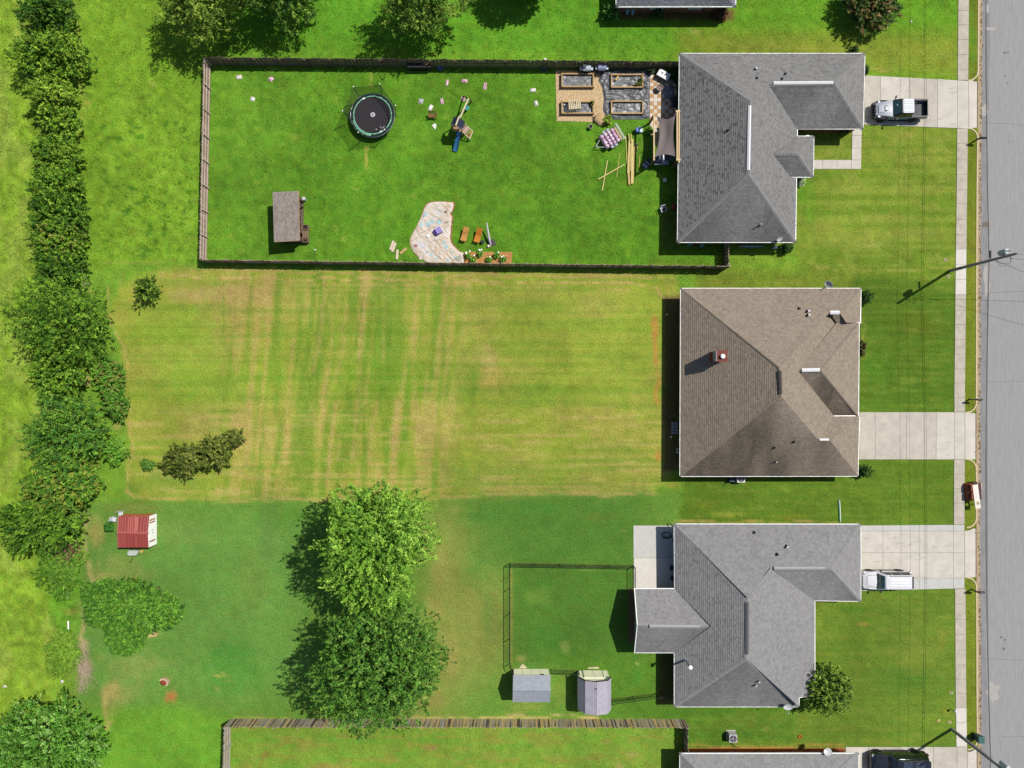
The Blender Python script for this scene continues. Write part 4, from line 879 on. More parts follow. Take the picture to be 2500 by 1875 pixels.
# ---------------- house 4: bottom edge
h4 = thing('house', 'grey shingled brick house at the bottom edge of the view beside the dark car', 'house', G(1860, 1960))
R = Roof(rgb=(160, 159, 159), tabvar=0.11)
TL = (1660.4, 1840.6, ZE); TR = (2095.8, 1840, ZE); BL = (1660, 2230, ZE); BR = (2096, 2230, ZE); a1 = (1850, 2020, 5.9); a2 = (1900, 2020, 5.9)
PN4 = R.facet([TL, TR, a1], [TL[:2], TR[:2], a2[:2], a1[:2]], 0.04, 0.06, seed=61); R.facet([TL, BL, a1], [TL[:2], a1[:2], BL[:2]], 0.05, 0.1, seed=62); R.facet([TR, BR, a2], [TR[:2], BR[:2], a2[:2]], 0.05, 0.1, seed=63); R.facet([BL, BR, a1], [BL[:2], a1[:2], a2[:2], BR[:2]], 0.2, 0.1, seed=64)
for a, b in ((TL, a1), (TR, a2), (a1, a2), (BL, a1), (BR, a2)): R.cap(W(*a), W(*b))
R.build(h4, deckm); gutters(h4, [[(1660, 2230), TL[:2], TR[:2], (2096, 2230)]])
brick_wall(h4, [(1664, 1830), (2058, 1830), (2058, 2170), (1664, 2170)], -0.1, 2.33, mat('brick_orange', (196, 104, 66), 0.9, 0.12, 5)); brick_courses(h4, (1664, 1829.4), (2058, 1829.4), 0, 2.3, ((190, 96, 60), (172, 84, 54), (206, 112, 72)))
wall_openings(h4, (2058, 2170), (2058, 1830), [(0.7, 4.6, 'garage')]); wall_openings(h4, (2058, 1829), (1664, 1829), [(0.3, 1.0, 'window'), (0.7, 1.0, 'window')])
# ---------------- house 5: top edge
h5 = thing('house', 'dark grey shingled brick house with white gutters at the top edge of the view', 'house', G(1650, -70))
R = Roof(rgb=(140, 140, 148), tabvar=0.16, course=0.24, lip=0.03)
BL = (1505.5, 15.5, ZE); BR = (1795, 15, ZE); TL = (1500, -330, ZE); TR = (1800, -330, ZE); a1 = (1622, -140, 5.6); a2 = (1690, -140, 5.6)
R.facet([BL, BR, a1], [BL[:2], a1[:2], a2[:2], BR[:2]], 0.25, 0.1, seed=71); R.facet([BL, TL, a1], [BL[:2], TL[:2], a1[:2]], 0.1, 0.1, seed=72); R.facet([BR, TR, a2], [BR[:2], a2[:2], TR[:2]], 0.1, 0.1, seed=73); R.facet([TL, TR, a1], [TL[:2], TR[:2], a2[:2], a1[:2]], 0.1, 0.1, seed=74)
for a, b in ((BL, a1), (BR, a2), (a1, a2), (TL, a1), (TR, a2)): R.cap(W(*a), W(*b))
R.build(h5, deckm); gutters(h5, [[(1500, -330), BL[:2], BR[:2], (1800, -330)]], w=0.16)
brick_wall(h5, [(1508, 29), (1768, 29), (1768, -250), (1508, -250)], -0.1, 2.33, mat('brick_pink', (172, 118, 102), 0.9, 0.12, 5)); brick_courses(h5, (1508, 29.6), (1768, 29.6), 0, 2.3, ((172, 116, 100), (158, 104, 90), (184, 128, 110)))
wall_openings(h5, (1508, 30), (1768, 30), [(0.35, 1.2, 'window'), (0.7, 1.2, 'window')])

# ------------------------------------------------------------------ satellite dishes
def dish(px, py, z0, z1, look, size, label, base=None):
    """z0 foot height, z1 dish height"""
    g = W(px, py, z1); t = thing('satellite_dish', label, 'satellite dish', (g.x, g.y, z0), 'satellite dishes on the roofs')
    d = Vector(look).normalized(); x = d.cross(Vector((0, 0, 1))).normalized(); y = x.cross(d)
    q = MB(); rings = []
    for r, o in ((0.02, -0.06), (0.5, -0.045), (0.85, 0.0), (1.0, 0.05), (0.98, 0.065), (0.8, 0.02), (0.4, -0.03), (0.02, -0.04)):
        rings.append([g + x * (r * size * .55 * math.cos(a)) + y * (r * size * .48 * math.sin(a)) + d * (o * size) for a in [2 * math.pi * i / 16 for i in range(16)]])
    q.loft(rings); q.build('reflector', mat('dish_grey_white', (236, 238, 240), 0.45, 0.04, 3), t, smooth='auto')
    q = MB(); tip = g + d * size * .62 - y * size * .28; q.tube([g - y * size * .46, tip], 0.022, 6); q.box(tip, (.1, .1, .08)); q.build('feed_arm', mat('dish_arm', (200, 200, 204), 0.5), t)
    b_ = base or Vector((g.x, g.y, z0)); q = MB(); q.tube([b_, b_ + Vector((0, 0, max(.1, (z1 - z0) * .6))), g - d * size * .06], 0.03, 6); q.box(b_ + Vector((0, 0, .02)), (.22, .22, .03)); q.build('mast', mat('dish_mast', (150, 152, 156), 0.5), t)
dish(1904, 583, 2.44, 3.0, (0.3, -0.8, 0.55), 0.62, 'white satellite dish seen edge on at the grey roof corner by the front lawn', W(1901, 586, 2.45))
dish(2023.5, 693, 2.44, 2.95, (-0.5, -0.65, 0.6), 0.75, 'grey satellite dish over the gutter of the brown roofed house', W(2014, 703, 2.44))
dish(1924, 1726, 2.44, 3.05, (-0.1, -0.5, 0.85), 0.85, 'round white satellite dish at the roof corner beside the bushy tree', W(1922, 1721, 2.5))
dish(2021, 1836, 2.44, 2.7, (-0.2, 0.45, 0.85), 0.72, 'white satellite dish on the gutter above the orange brick wall', W(2021, 1843, 2.5))
# ------------------------------------------------------------------ wooden fences, picket by picket
def make_picket(w, h, t=0.022):
    q = MB(); a = w / 2
    q.prism([(-a, 0), (a, 0), (a, h - .05), (a - .03, h), (-a + .03, h), (-a, h - .05)], 0, t)
    vs = [Vector((v.x, v.z - t / 2, v.y)) for v in q.v]
    me = bpy.data.meshes.new('picket'); me.from_pydata(vs, [], q.f); return me
def fence(name, label, path, h, pm, rm, pitch, panel=2.45, arch=0.0, rails_in=1, hj=0.02, lean=0.0, gap=0.012, railz=(0.3, 0.95, 1.55), hfun=None):
    """path: two ground pixels (start, end); rails_in: side of the rails (+1 = left of the direction)"""
    A = G(*path[0]); B = G(*path[1]); d = B - A; L = d.length; d.normalize(); n = Vector((-d.y, d.x, 0)) * rails_in; ang = math.atan2(d.y, d.x)
    t = thing(name, label, 'fence', A, 'wooden fences round the yards')
    k = int(L / pitch); w = L / k
    meshes = []
    for m in (pm if isinstance(pm, list) else [pm]):
        me = make_picket(w - gap, h); me.materials.append(m); meshes.append(me)
    rr = random.Random(int(A.x * 10))
    for i in range(k):
        s_ = (i + .5) * w; o = bpy.data.objects.new('picket', rr.choice(meshes)); COL.objects.link(o); o.parent = t
        ph = (s_ % panel) / panel; f = 1 + arch * math.sin(math.pi * ph) / h + rr.uniform(-hj, hj)
        if hfun: f *= hfun(s_ / L)
        o.location = d * s_ + n * rr.uniform(-.006, .006); o.rotation_euler = (rr.uniform(-.02, .02) * (1 + lean), rr.uniform(-.008, .008), ang); o.scale = (1, 1, f)
    np_ = int(L / panel) + 1
    for i in range(np_ + 1):
        s_ = min(i * panel, L - .05); q = MB(); q.box(A + d * s_ + n * .10 + Vector((0, 0, h * .49)), (.10, .10, h * .98), rz=ang); q.build('post', rm, t)
    for z in railz:
        if z > h: continue
        for i in range(np_):
            s0 = i * panel; s1 = min((i + 1) * panel, L) - .02
            if s1 - s0 < .2: continue
            q = MB(); q.beam(A + d * s0 + n * .034 + Vector((0, 0, z)), A + d * s1 + n * .034 + Vector((0, 0, z)), .04, .09); q.build('rail', rm, t)
    return t
wA = mat('fence_wood_a', (146, 124, 106), 0.9, 0.22, 5, stretch=(6, 6, .7)); wB = mat('fence_wood_b', (186, 164, 146), 0.9, 0.22, 5, stretch=(6, 6, .7)); wC = mat('fence_wood_c', (134, 116, 100), 0.9, 0.22, 5, stretch=(6, 6, .7))
wR = mat('fence_rail', (236, 212, 194), 0.9, 0.18, 5)
fence('wooden_fence', 'brown board privacy fence with arched panels along the top of the trampoline yard', [(514, 158.5), (1662, 168.5)], 1.68, [wA, wC], wA, 0.162, 2.5, 0.12, -1)
fence('wooden_fence', 'brown board fence with pale rails on the left side of the trampoline yard', [(514.5, 160), (504.5, 640)], 1.72, [wB, mat('fence_wood_pink', (206, 180, 168), 0.9, 0.2, 5)], wR, 0.15, 2.5, 0.05, 1)
fence('wooden_fence', 'long brown board fence between the trampoline yard and the dry mown yard', [(505, 641.5), (1772, 657)], 1.72, [wB, wA], wB, 0.178, 2.5, 0.06, 1)
fence('wooden_fence', 'short board fence running from the house corner to the long yard fence', [(1767, 656), (1767, 596)], 1.72, [wB, wC], wR, 0.15, 2.4, 0.0, -1)
gA = mat('old_wood_a', (232, 208, 162), 0.95, 0.25, 5, stretch=(6, 6, .7)); gB = mat('old_wood_b', (196, 176, 150), 0.95, 0.25, 5, stretch=(6, 6, .7)); gC = mat('old_wood_c', (126, 108, 94), 0.95, 0.25, 5, stretch=(6, 6, .7)); gD = mat('old_wood_d', (252, 216, 146), 0.95, 0.25, 5, stretch=(6, 6, .7)); gE = mat('old_wood_grey', (208, 200, 188), 0.95, 0.2, 5, stretch=(6, 6, .7))
fence('wooden_fence', 'weathered picket fence with uneven tan and grey boards behind the two small sheds', [(563, 1755), (1668, 1756)], 1.85, [gA, gA, gB, gB, gD, gE, gC], gB, 0.155, 2.45, 0.0, -1, 0.035, 1.0)
fence('wooden_fence', 'weathered grey fence with framed panels running down to the bottom edge', [(564, 1757), (560, 1925)], 1.85, [gB, gE], gE, 0.15, 2.4, 0.0, 1, 0.02)
fence('wooden_fence', 'short dark board fence between the weathered fence and the orange brick house', [(1669, 1758), (1670, 1834)], 1.8, [gC, gB], gB, 0.15, 2.4, 0.0, 1)

# chain link runs
def chain_fence(label, path, h=1.2, post=2.4):
    t = thing('chain_link_fence', label, 'fence', G(*path[0]), 'low black chain link fences')
    bk = mat('black_steel', (44, 42, 38), 0.6, 0.1, 4); wire = MB(); diag = MB()
    for (a, b) in zip(path[:-1], path[1:]):
        A = G(*a); B = G(*b); d = B - A; L = d.length; d.normalize()
        q = MB(); q.tube([A + Vector((0, 0, h)), B + Vector((0, 0, h))], .035, 6); q.build('top_rail', bk, t)
        q = MB(); q.tube([A + Vector((0, 0, .08)), B + Vector((0, 0, .08))], .02, 5); q.build('bottom_rail', mat('rusty_wire', (130, 104, 66), 0.8, 0.2, 4), t)
        k = max(1, round(L / post))
        for i in range(k + 1):
            q = MB(); q.tube([A + d * (L * i / k), A + d * (L * i / k) + Vector((0, 0, h + .05))], .035, 6); q.build('post', bk, t)
        s_ = 0
        while s_ < L:
            for sg in (1, -1):
                e = s_ + sg * h * .9
                z1 = h
                if e < 0: z1 = h * (s_ / (h * .9)); e = 0
                if e > L: z1 = h * ((L - s_) / (h * .9)); e = L
                wire.beam(A + d * s_ + Vector((0, 0, .05)), A + d * e + Vector((0, 0, z1)), .007)
            s_ += .16
    wire.build('wire_mesh', bk, t, kind='stuff'); return t
chain_fence('black chain link fence round the small lawn behind the grey gabled wing', [(1251, 1634), (1245, 1620), (1245, 1374.5), (1546, 1380)])
chain_fence('short black chain link fence on the left edge of the pale patio', [(1546.5, 1382), (1546.5, 1434)])
chain_fence('black chain link fence between the two small sheds', [(1345, 1634), (1412, 1636)])
chain_fence('black chain link fence from the barn roofed shed to the rear of the grey house', [(1490, 1707), (1600, 1692), (1646, 1690)], 1.2)

# ------------------------------------------------------------------ sheds
def plain_sheet(name, pts, th, m, parent):
    """thin roof sheet from a 3D outline"""
    q = MB(); n = (pts[1] - pts[0]).cross(pts[2] - pts[0]).normalized()
    if n.z < 0: n = -n
    k = len(pts); q.add([p - n * th for p in pts] + pts, [tuple(reversed(range(k))), tuple(range(k, 2 * k))] + [(i, (i + 1) % k, k + (i + 1) % k, k + i) for i in range(k)])
    return q.build(name, m, parent)
# shed in the fenced yard: pent roof, open front
t = thing('shed', 'wooden shed with a brown grey shingled roof and open front in the trampoline yard', 'shed', G(703, 538))
R = Roof(course=0.17, lip=0.02, rgb=(168, 158, 150), tabvar=0.15)
c4 = [(665.6, 469, 2.45), (728.4, 466.3, 2.25), (730.4, 586.5, 2.25), (669, 589.5, 2.45)]
R.facet([c4[0], c4[1], c4[2]], [c[:2] for c in c4], 0.08, 0.12, seed=81); R.build(t, mat('shed_wood', (150, 124, 100), 0.9, 0.2, 4))
q = MB(); a, b = W(*c4[3]), W(*c4[2]); q.beam(a + Vector((0, -.03, -.09)), b + Vector((0, -.03, -.09)), .05, .16); a, b = W(*c4[1]), W(*c4[2]); q.beam(a + Vector((.02, 0, -.1)), b + Vector((.02, 0, -.1)), .05, .14); q.build('fascia_board', mat('shed_trim', (190, 158, 120), 0.9, 0.12, 4), t)
sw = mat('shed_wood', ()); x0, x1, y0, y1 = 690, 741, 487, 594
q = MB(); q.prism(P2([(x0, y0), (x0 + 3, y0), (x0 + 3, y1), (x0, y1)]), 0, 2.3); q.build('wall', sw, t); q = MB(); q.prism(P2([(x0 + 3.2, y0), (x1, y0), (x1, y0 + 2.5), (x0 + 3.2, y0 + 2.5)]), 0, 2.2); q.build('wall', sw, t)
q = MB(); q.prism(P2([(x0 + 3.2, y1 - 2.5), (x1, y1 - 2.5), (x1, y1), (x0 + 3.2, y1)]), 0, 2.2); q.build('wall', mat('shed_wall_dark', (96, 84, 76), 0.9, 0.2, 4), t)
for yy in (494, 506, 524, 550, 572): q = MB(); q.box(G(x1, yy, 1.08), (.12, .12, 2.16)); q.build('post', sw, t)
for yy, yl in ((524, 549), (551, 571)):
    for k in range(5): q = MB(); q.box(G(x1 + .3, (yy + yl) / 2, .16 + k * .19), (.03, (yl - yy) / S - .02, .16)); q.build('board', mat('shed_board', (140, 120, 104), 0.9, 0.2, 4), t)
q = MB(); q.prism(P2([(x0 + 3.4, y0 + 2.7), (x1, y0 + 2.7), (x1, y1 - 2.7), (x0 + 3.4, y1 - 2.7)]), 0, .1); q.build('floor', mat('shed_floor', (110, 96, 80), 0.9, 0.2, 4), t)
q = MB(); q.lathe(G(745, 488, 0), [(.16, 0), (.2, .5), (.18, .62), (.03, .66)], 12); tag(q.build('bucket', mat('white_bucket', (214, 214, 212), 0.5), None, smooth='auto'), 'small pale bucket by the open front of the wooden shed', 'bucket')
t = thing('garden_bench', 'weathered wooden bench with planter boxes at both ends against the shed', 'bench', G(749, 573))
wb = mat('bench_wood', (146, 122, 98), 0.9, 0.2, 4)
for i, xx in enumerate((744, 749, 754)): q = MB(); q.box(G(xx, 574, .45), (.18, 1.0, .05)); q.build('seat_board', wb, t)
for yy in (558, 588):
    for dx, dy, sx_, sy_ in ((-.26, 0, .05, .5), (.26, 0, .05, .5), (0, -.24, .48, .05), (0, .24, .48, .05)): q = MB(); q.box(G(749, yy, .3) + Vector((dx, dy, 0)), (sx_, sy_, .6)); q.build('planter_side', wb, t)
    q = MB(); q.box(G(749, yy, .44), (.46, .44, .04)); q.build('soil', mat('dark_soil', (58, 46, 38), 1, 0.3, 6), t)
# red metal shed
t = thing('shed', 'rusty red metal roofed shed with white front at the left of the yard', 'shed', G(340, 1298))
def corrug(p00, p01, p10, p11, n, amp, m, parent, name='roof_panel'):
    """corrugated sheet: p00-p01 along the eave, p10-p11 along the ridge"""
    vs = []; fs = []
    for r, (a, b) in enumerate(((p00, p01), (p10, p11))):
        for i in range(n + 1): vs.append(a + (b - a) * (i / n) + Vector((0, 0, amp * (1 if (i // 2) % 2 else 0))))
    for i in range(n): fs.append((i, i + 1, n + 2 + i, n + 1 + i))
    q = MB(); q.add(vs, fs); return q.build(name, m, parent)
red = [mat('red_tin_%d' % i, c, 0.55, 0.12, 4, spec=.4) for i, c in enumerate(((182, 84, 76), (166, 74, 68), (196, 104, 92), (176, 78, 72)))]
NW, NE, RW, RE, SWc, SE = W(290, 1260.3, 1.65), W(364.8, 1261, 1.65), W(287, 1299.2, 2.15), W(361.6, 1301.4, 2.15), W(288.8, 1336.7, 1.65), W(363, 1336.7, 1.65)
cuts = (0, .28, .52, .66, 1.0); oc = (1, 0, 2, 1)
for i in range(4):
    f, g = cuts[i], cuts[i + 1]; u = Vector((0, 0, .004 * (i % 2)))
    corrug(NW.lerp(NE, f) + u, NW.lerp(NE, g) + u, RW.lerp(RE, f) + u, RW.lerp(RE, g) + u, 14, .018, red[oc[i]], t)
    corrug(SWc.lerp(SE, f) + u, SWc.lerp(SE, g) + u, RW.lerp(RE, f) + u, RW.lerp(RE, g) + u, 14, .018, red[(0, 3, 0, 3)[i]], t)
q = MB(); q.beam(RW + Vector((-.05, 0, .03)), RE + Vector((.05, 0, .03)), .2, .05); q.build('ridge_cap', mat('red_tin_2', ()), t)
q = MB(); q.beam(NW, RW, .08, .06); q.beam(RW, SWc, .08, .06); q.build('edge_trim', mat('red_tin_pale', (206, 128, 110), 0.6), t)
wx1, wx0, wy0, wy1 = 382.5, 311, 1254, 1328
we = mat('white_siding', (312, 308, 306), 0.6, 0.06, 3); rust = mat('rust_frame', (206, 124, 76), 0.85, 0.3, 4)
q = MB(); ym = (wy0 + wy1) / 2
q.add([G(wx1, wy0, 0), G(wx1, wy1, 0), G(wx1, wy1, 1.6), G(wx1, ym, 2.1), G(wx1, wy0, 1.6), G(wx1 - 2, wy0, 0), G(wx1 - 2, wy1, 0), G(wx1 - 2, wy1, 1.6), G(wx1 - 2, ym, 2.1), G(wx1 - 2, wy0, 1.6)], [(4, 3, 2, 1, 0), (5, 6, 7, 8, 9), (0, 1, 6, 5), (1, 2, 7, 6), (2, 3, 8, 7), (3, 4, 9, 8), (4, 0, 5, 9)]); fr = q.build('front_wall', we, t)
for yy, m_ in ((1264, rust), (1270, rust), (1315, rust)):
    q = MB(); q.box(G(wx1 + .6, yy, .95), (.04, .12, 1.1)); q.build('rusty_trim', m_, fr)
for yy in (1281, 1303): q = MB(); q.box(G(wx1 + .5, yy, .9), (.04, .84, 1.7)); d_ = q.build('door', we, t); p = MB(); p.ball(G(wx1 + 1.4, yy + (8 if yy < 1290 else -8), .9), .05); p.build('handle', mat('black_steel', ()), d_)
q = MB(); q.prism(P2([(wx0, wy0), (wx0 + 2, wy0), (wx0 + 2, wy1), (wx0, wy1)]), 0, 1.6); q.build('wall', mat('red_wall', (150, 66, 56), 0.8, 0.2, 4), t); q = MB(); q.prism(P2([(wx0 + 2.2, wy1 - 2), (wx1 - 2.2, wy1 - 2), (wx1 - 2.2, wy1), (wx0 + 2.2, wy1)]), 0, 1.6); q.build('wall', mat('red_wall', ()), t)
for i, xx in enumerate((312, 330, 347, 363, 380)): q = MB(); q.box(G(xx, wy0, .78), (.09, .09, 1.56)); q.build('post', rust, t)
for z in (.12, .8, 1.5): q = MB(); q.beam(G(wx0, wy0 + .5, z), G(wx1 - 2.5, wy0 + .5, z), .06, .12); q.build('rail', rust, t)
q = MB(); q.prism(P2([(wx0 + 2.5, wy0 + 2), (wx1 - 2.5, wy0 + 2), (wx1 - 2.5, wy1 - 2.4), (wx0 + 2.5, wy1 - 2.4)]), 0, .05); q.build('floor', mat('rust_floor', (150, 84, 50), 0.95, 0.3, 4), t)
# things leaning round the red shed
t = thing('garden_cart', 'grey metal garden cart with a black pull handle beside the red roofed shed', 'cart', G(328, 1348))
tray = [(317, 1348), (321, 1341), (345, 1341), (339, 1353), (319, 1354)]; q = MB(); q.prism(P2(tray), .34, .38); q.build('tray', mat('pale_metal', (206, 214, 204), 0.5, 0.08, 4), t)
for a, b in zip(tray, tray[1:] + tray[:1]): q = MB(); q.beam(G(*a, .44), G(*b, .44), .03, .16); q.build('side', mat('pale_metal', ()), t)
for a in ((322, 1344), (338, 1344), (322, 1352), (336, 1352)): q = MB(); q.lathe((0, 0, 0), [(.16, -.04), (.16, .04)], 12); q.xform(Matrix.Translation(G(*a, .16)) @ Matrix.Rotation(math.pi / 2, 4, 'Y')); q.build('wheel', mat('rubber', (34, 34, 36), 0.8), t)
q = MB(); q.tube([G(330, 1355, .3), G(330, 1359, .42), G(325, 1369, .5)], .03, 6); q.beam(G(327, 1368, .52), G(322, 1369.5, .52), .05); q.build('handle', mat('black_steel', ()), t)
q = MB(); q.lathe(G(348.5, 1345, 0), [(.12, 0), (.15, .3), (.13, .36), (.02, .38)], 12); tag(q.build('bucket', mat('yellow_bucket', (226, 196, 110), 0.6), smooth='auto'), 'small yellow bucket beside the grey garden cart', 'bucket')
for px, py, rz, lab in ((300, 1252, .2, 'white plastic chair lying beside the back corner of the red shed'), (284, 1266, 1.3, 'white plastic chair behind the left side of the red shed')):
    t = thing('plastic_chair', lab, 'chair', G(px, py), 'white plastic chairs by the red shed'); wp_ = mat('white_plastic', (226, 230, 236), 0.5, 0.05, 4); M = Matrix.Translation(G(px, py)) @ Matrix.Rotation(rz, 4, 'Z')
    q = MB(); q.box((0, 0, .42), (.46, .44, .04)); q.xform(M); q.build('seat', wp_, t, bevel=.01)
    q = MB(); q.box((0, .23, .66), (.44, .04, .46), rx=-.15); q.xform(M); q.build('backrest', wp_, t, bevel=.01)
    for ax, ay in ((-.2, -.2), (.2, -.2), (-.2, .2), (.2, .2)): q = MB(); q.beam((ax, ay, .42), (ax * 1.15, ay * 1.15, 0), .04); q.xform(M); q.build('leg', wp_, t)
# shed C: low gable, cream front
cream = mat('cream_siding', (330, 308, 268), 0.7, 0.06, 4); t = thing('shed', 'cream walled shed with a plain grey roof left of the barn roofed shed', 'shed', G(1297, 1668))
N1, N2, S1, S2 = W(1252.7, 1648, 2.05), W(1344.3, 1648, 2.05), W(1251.4, 1713.8, 2.05), W(1343, 1714.4, 2.05); r1, r2 = W(1252, 1686, 2.75), W(1343.6, 1686, 2.75)
R = Roof(course=0.16, lip=0.012, rgb=(174, 180, 190), tabvar=0.08)
for A_, B_, C_, D_, sd in ((N1, N2, r2, r1, 91), (S1, S2, r2, r1, 92)): R.facet([A_, B_, C_], [(v.x, v.y) for v in (A_, B_, C_, D_)], 0.16 if sd == 92 else 0.03, 0.03, True, sd, 0.7)
R.cap(r1, r2, .26); R.build(t, deckm)
wy0, wy1 = 1633.5, 1690
q = MB(); q.prism(P2([(1255, wy0), (1339, wy0), (1339, wy1), (1255, wy1)]), 0, 2.0); q.build('wall', cream, t)
for gx_ in (1255, 1338): q = MB(); q.add([G(gx_, wy0, 1.99), G(gx_, wy1 - 3, 1.99), G(gx_, 1661, 2.6), G(gx_ + 1, wy0, 1.99), G(gx_ + 1, wy1 - 3, 1.99), G(gx_ + 1, 1661, 2.6)], [(0, 1, 2), (5, 4, 3), (0, 3, 4, 1), (1, 4, 5, 2), (2, 5, 3, 0)]); q.build('gable_end', cream, t)
for i in range(4): q = MB(); q.box(G(1264.5 + i * 21.2, wy0 - .6, 1.0), (.84, .03, 1.9)); q.build('wall_panel', cream, t)
q = MB(); q.box(G(1322, wy0 - 1.2, 1.5), (.36, .03, .24)); q.build('window', mat('window_glass', (40, 52, 64), 0.08), t)
q = MB(); q.prism(P2([(1267, 1631), (1287, 1631), (1282, 1625), (1276, 1620), (1271, 1625)]), 0, .05); tag(q.build('stepping_stone', mat('pale_stone', (216, 204, 164), 0.9, 0.15, 5)), 'pale pointed stone slab at the door of the plain grey shed', 'stone')
# shed D: gambrel roof
t = thing('shed', 'barn roofed shed with a cream double door front and lilac grey roof', 'shed', G(1448, 1685))
ya, yb = 1634.5, 1712.0
prof = [(1411.4, 1.95), (1429, 2.85), (1456.8, 3.15), (1483.3, 2.85), (1491.5, 1.95)]
def gp(px, z, yg): k = (1 - z / H) / S; return Vector(((px - 1250) * k, (937.5 - yg) / S, z))
PF = [gp(a, z, ya) for a, z in prof]; PB = [gp(a, z, yb) for a, z in prof]
R = Roof(course=0.15, lip=0.016, rgb=(190, 186, 198), tabvar=0.06)
for i in range(4):
    a, b, c, d = PF[i], PF[i + 1], PB[i + 1], PB[i]; R.facet([a, b, c], [(v.x, v.y) for v in (a, b, c, d)], 0.05, 0.03, True, 95 + i, 0.7)
R.cap(PF[2], PB[2], .22); R.build(t, deckm)
yf = ya + 2.5
q = MB(); vs = [Vector((p.x * 1, (937.5 - yf) / S, p.z - .06)) for p in PF]; vs[0].x += .12; vs[4].x -= .12
fl = [Vector((vs[0].x, vs[0].y, 0)), Vector((vs[4].x, vs[4].y, 0))]; ring = [fl[0]] + vs + [fl[1]]; back = [v + Vector((0, -.08, 0)) for v in ring]; n_ = len(ring)
q.add(ring + back, [tuple(range(n_)), tuple(reversed(range(n_, 2 * n_)))] + [(i, n_ + i, n_ + (i + 1) % n_, (i + 1) % n_) for i in range(n_)]); q.build('front_wall', cream, t)
q = MB(); vb = [Vector((v.x, (937.5 - yb + 3) / S, v.z)) for v in ring]; back = [v + Vector((0, -.08, 0)) for v in vb]; q.add(vb + back, [tuple(range(n_)), tuple(reversed(range(n_, 2 * n_)))] + [(i, n_ + i, n_ + (i + 1) % n_, (i + 1) % n_) for i in range(n_)]); q.build('back_wall', cream, t)
for v in (ring[1], ring[-2]): q = MB(); q.box((v.x, (937.5 - (ya + yb) / 2) / S, .95), (.06, (yb - ya) / S - .5, 1.9)); q.build('side_wall', mat('pale_blue_siding', (196, 206, 214), 0.7), t)
xc = (ring[0].x + ring[-1].x) / 2
for s_ in (-1, 1):
    q = MB(); q.box((xc + s_ * .52, ring[0].y + .025, .98), (1.0, .04, 1.86)); dd = q.build('door', cream, t)
    p = MB(); p.box((xc + s_ * .98, ring[0].y + .06, .98), (.05, .03, 1.8)); p.build('door_trim', mat('cream_trim', (240, 226, 184), 0.7), dd)
for pa, pb in zip(PF[:-1], PF[1:]): q = MB(); q.beam(pa + Vector((0, .03, -.04)), pb + Vector((0, .03, -.04)), .05, .14); q.build('rake_board', mat('brown_trim', (96, 66, 54), 0.7), t)
q = MB(); q.box((xc + .02, (937.5 - 1650) / S, 3.16), (.18, .1, .1)); q.build('roof_vent', mat('dark_vent', (70, 70, 74), 0.6), t)
q = MB(); q.prism(P2([(1434, 1632), (1463, 1632), (1461, 1628), (1456, 1627.5), (1436, 1629)]), 0, .06); tag(q.build('stepping_stone', mat('pale_stone', ())), 'pale flat stone step at the door of the barn roofed shed', 'stone')
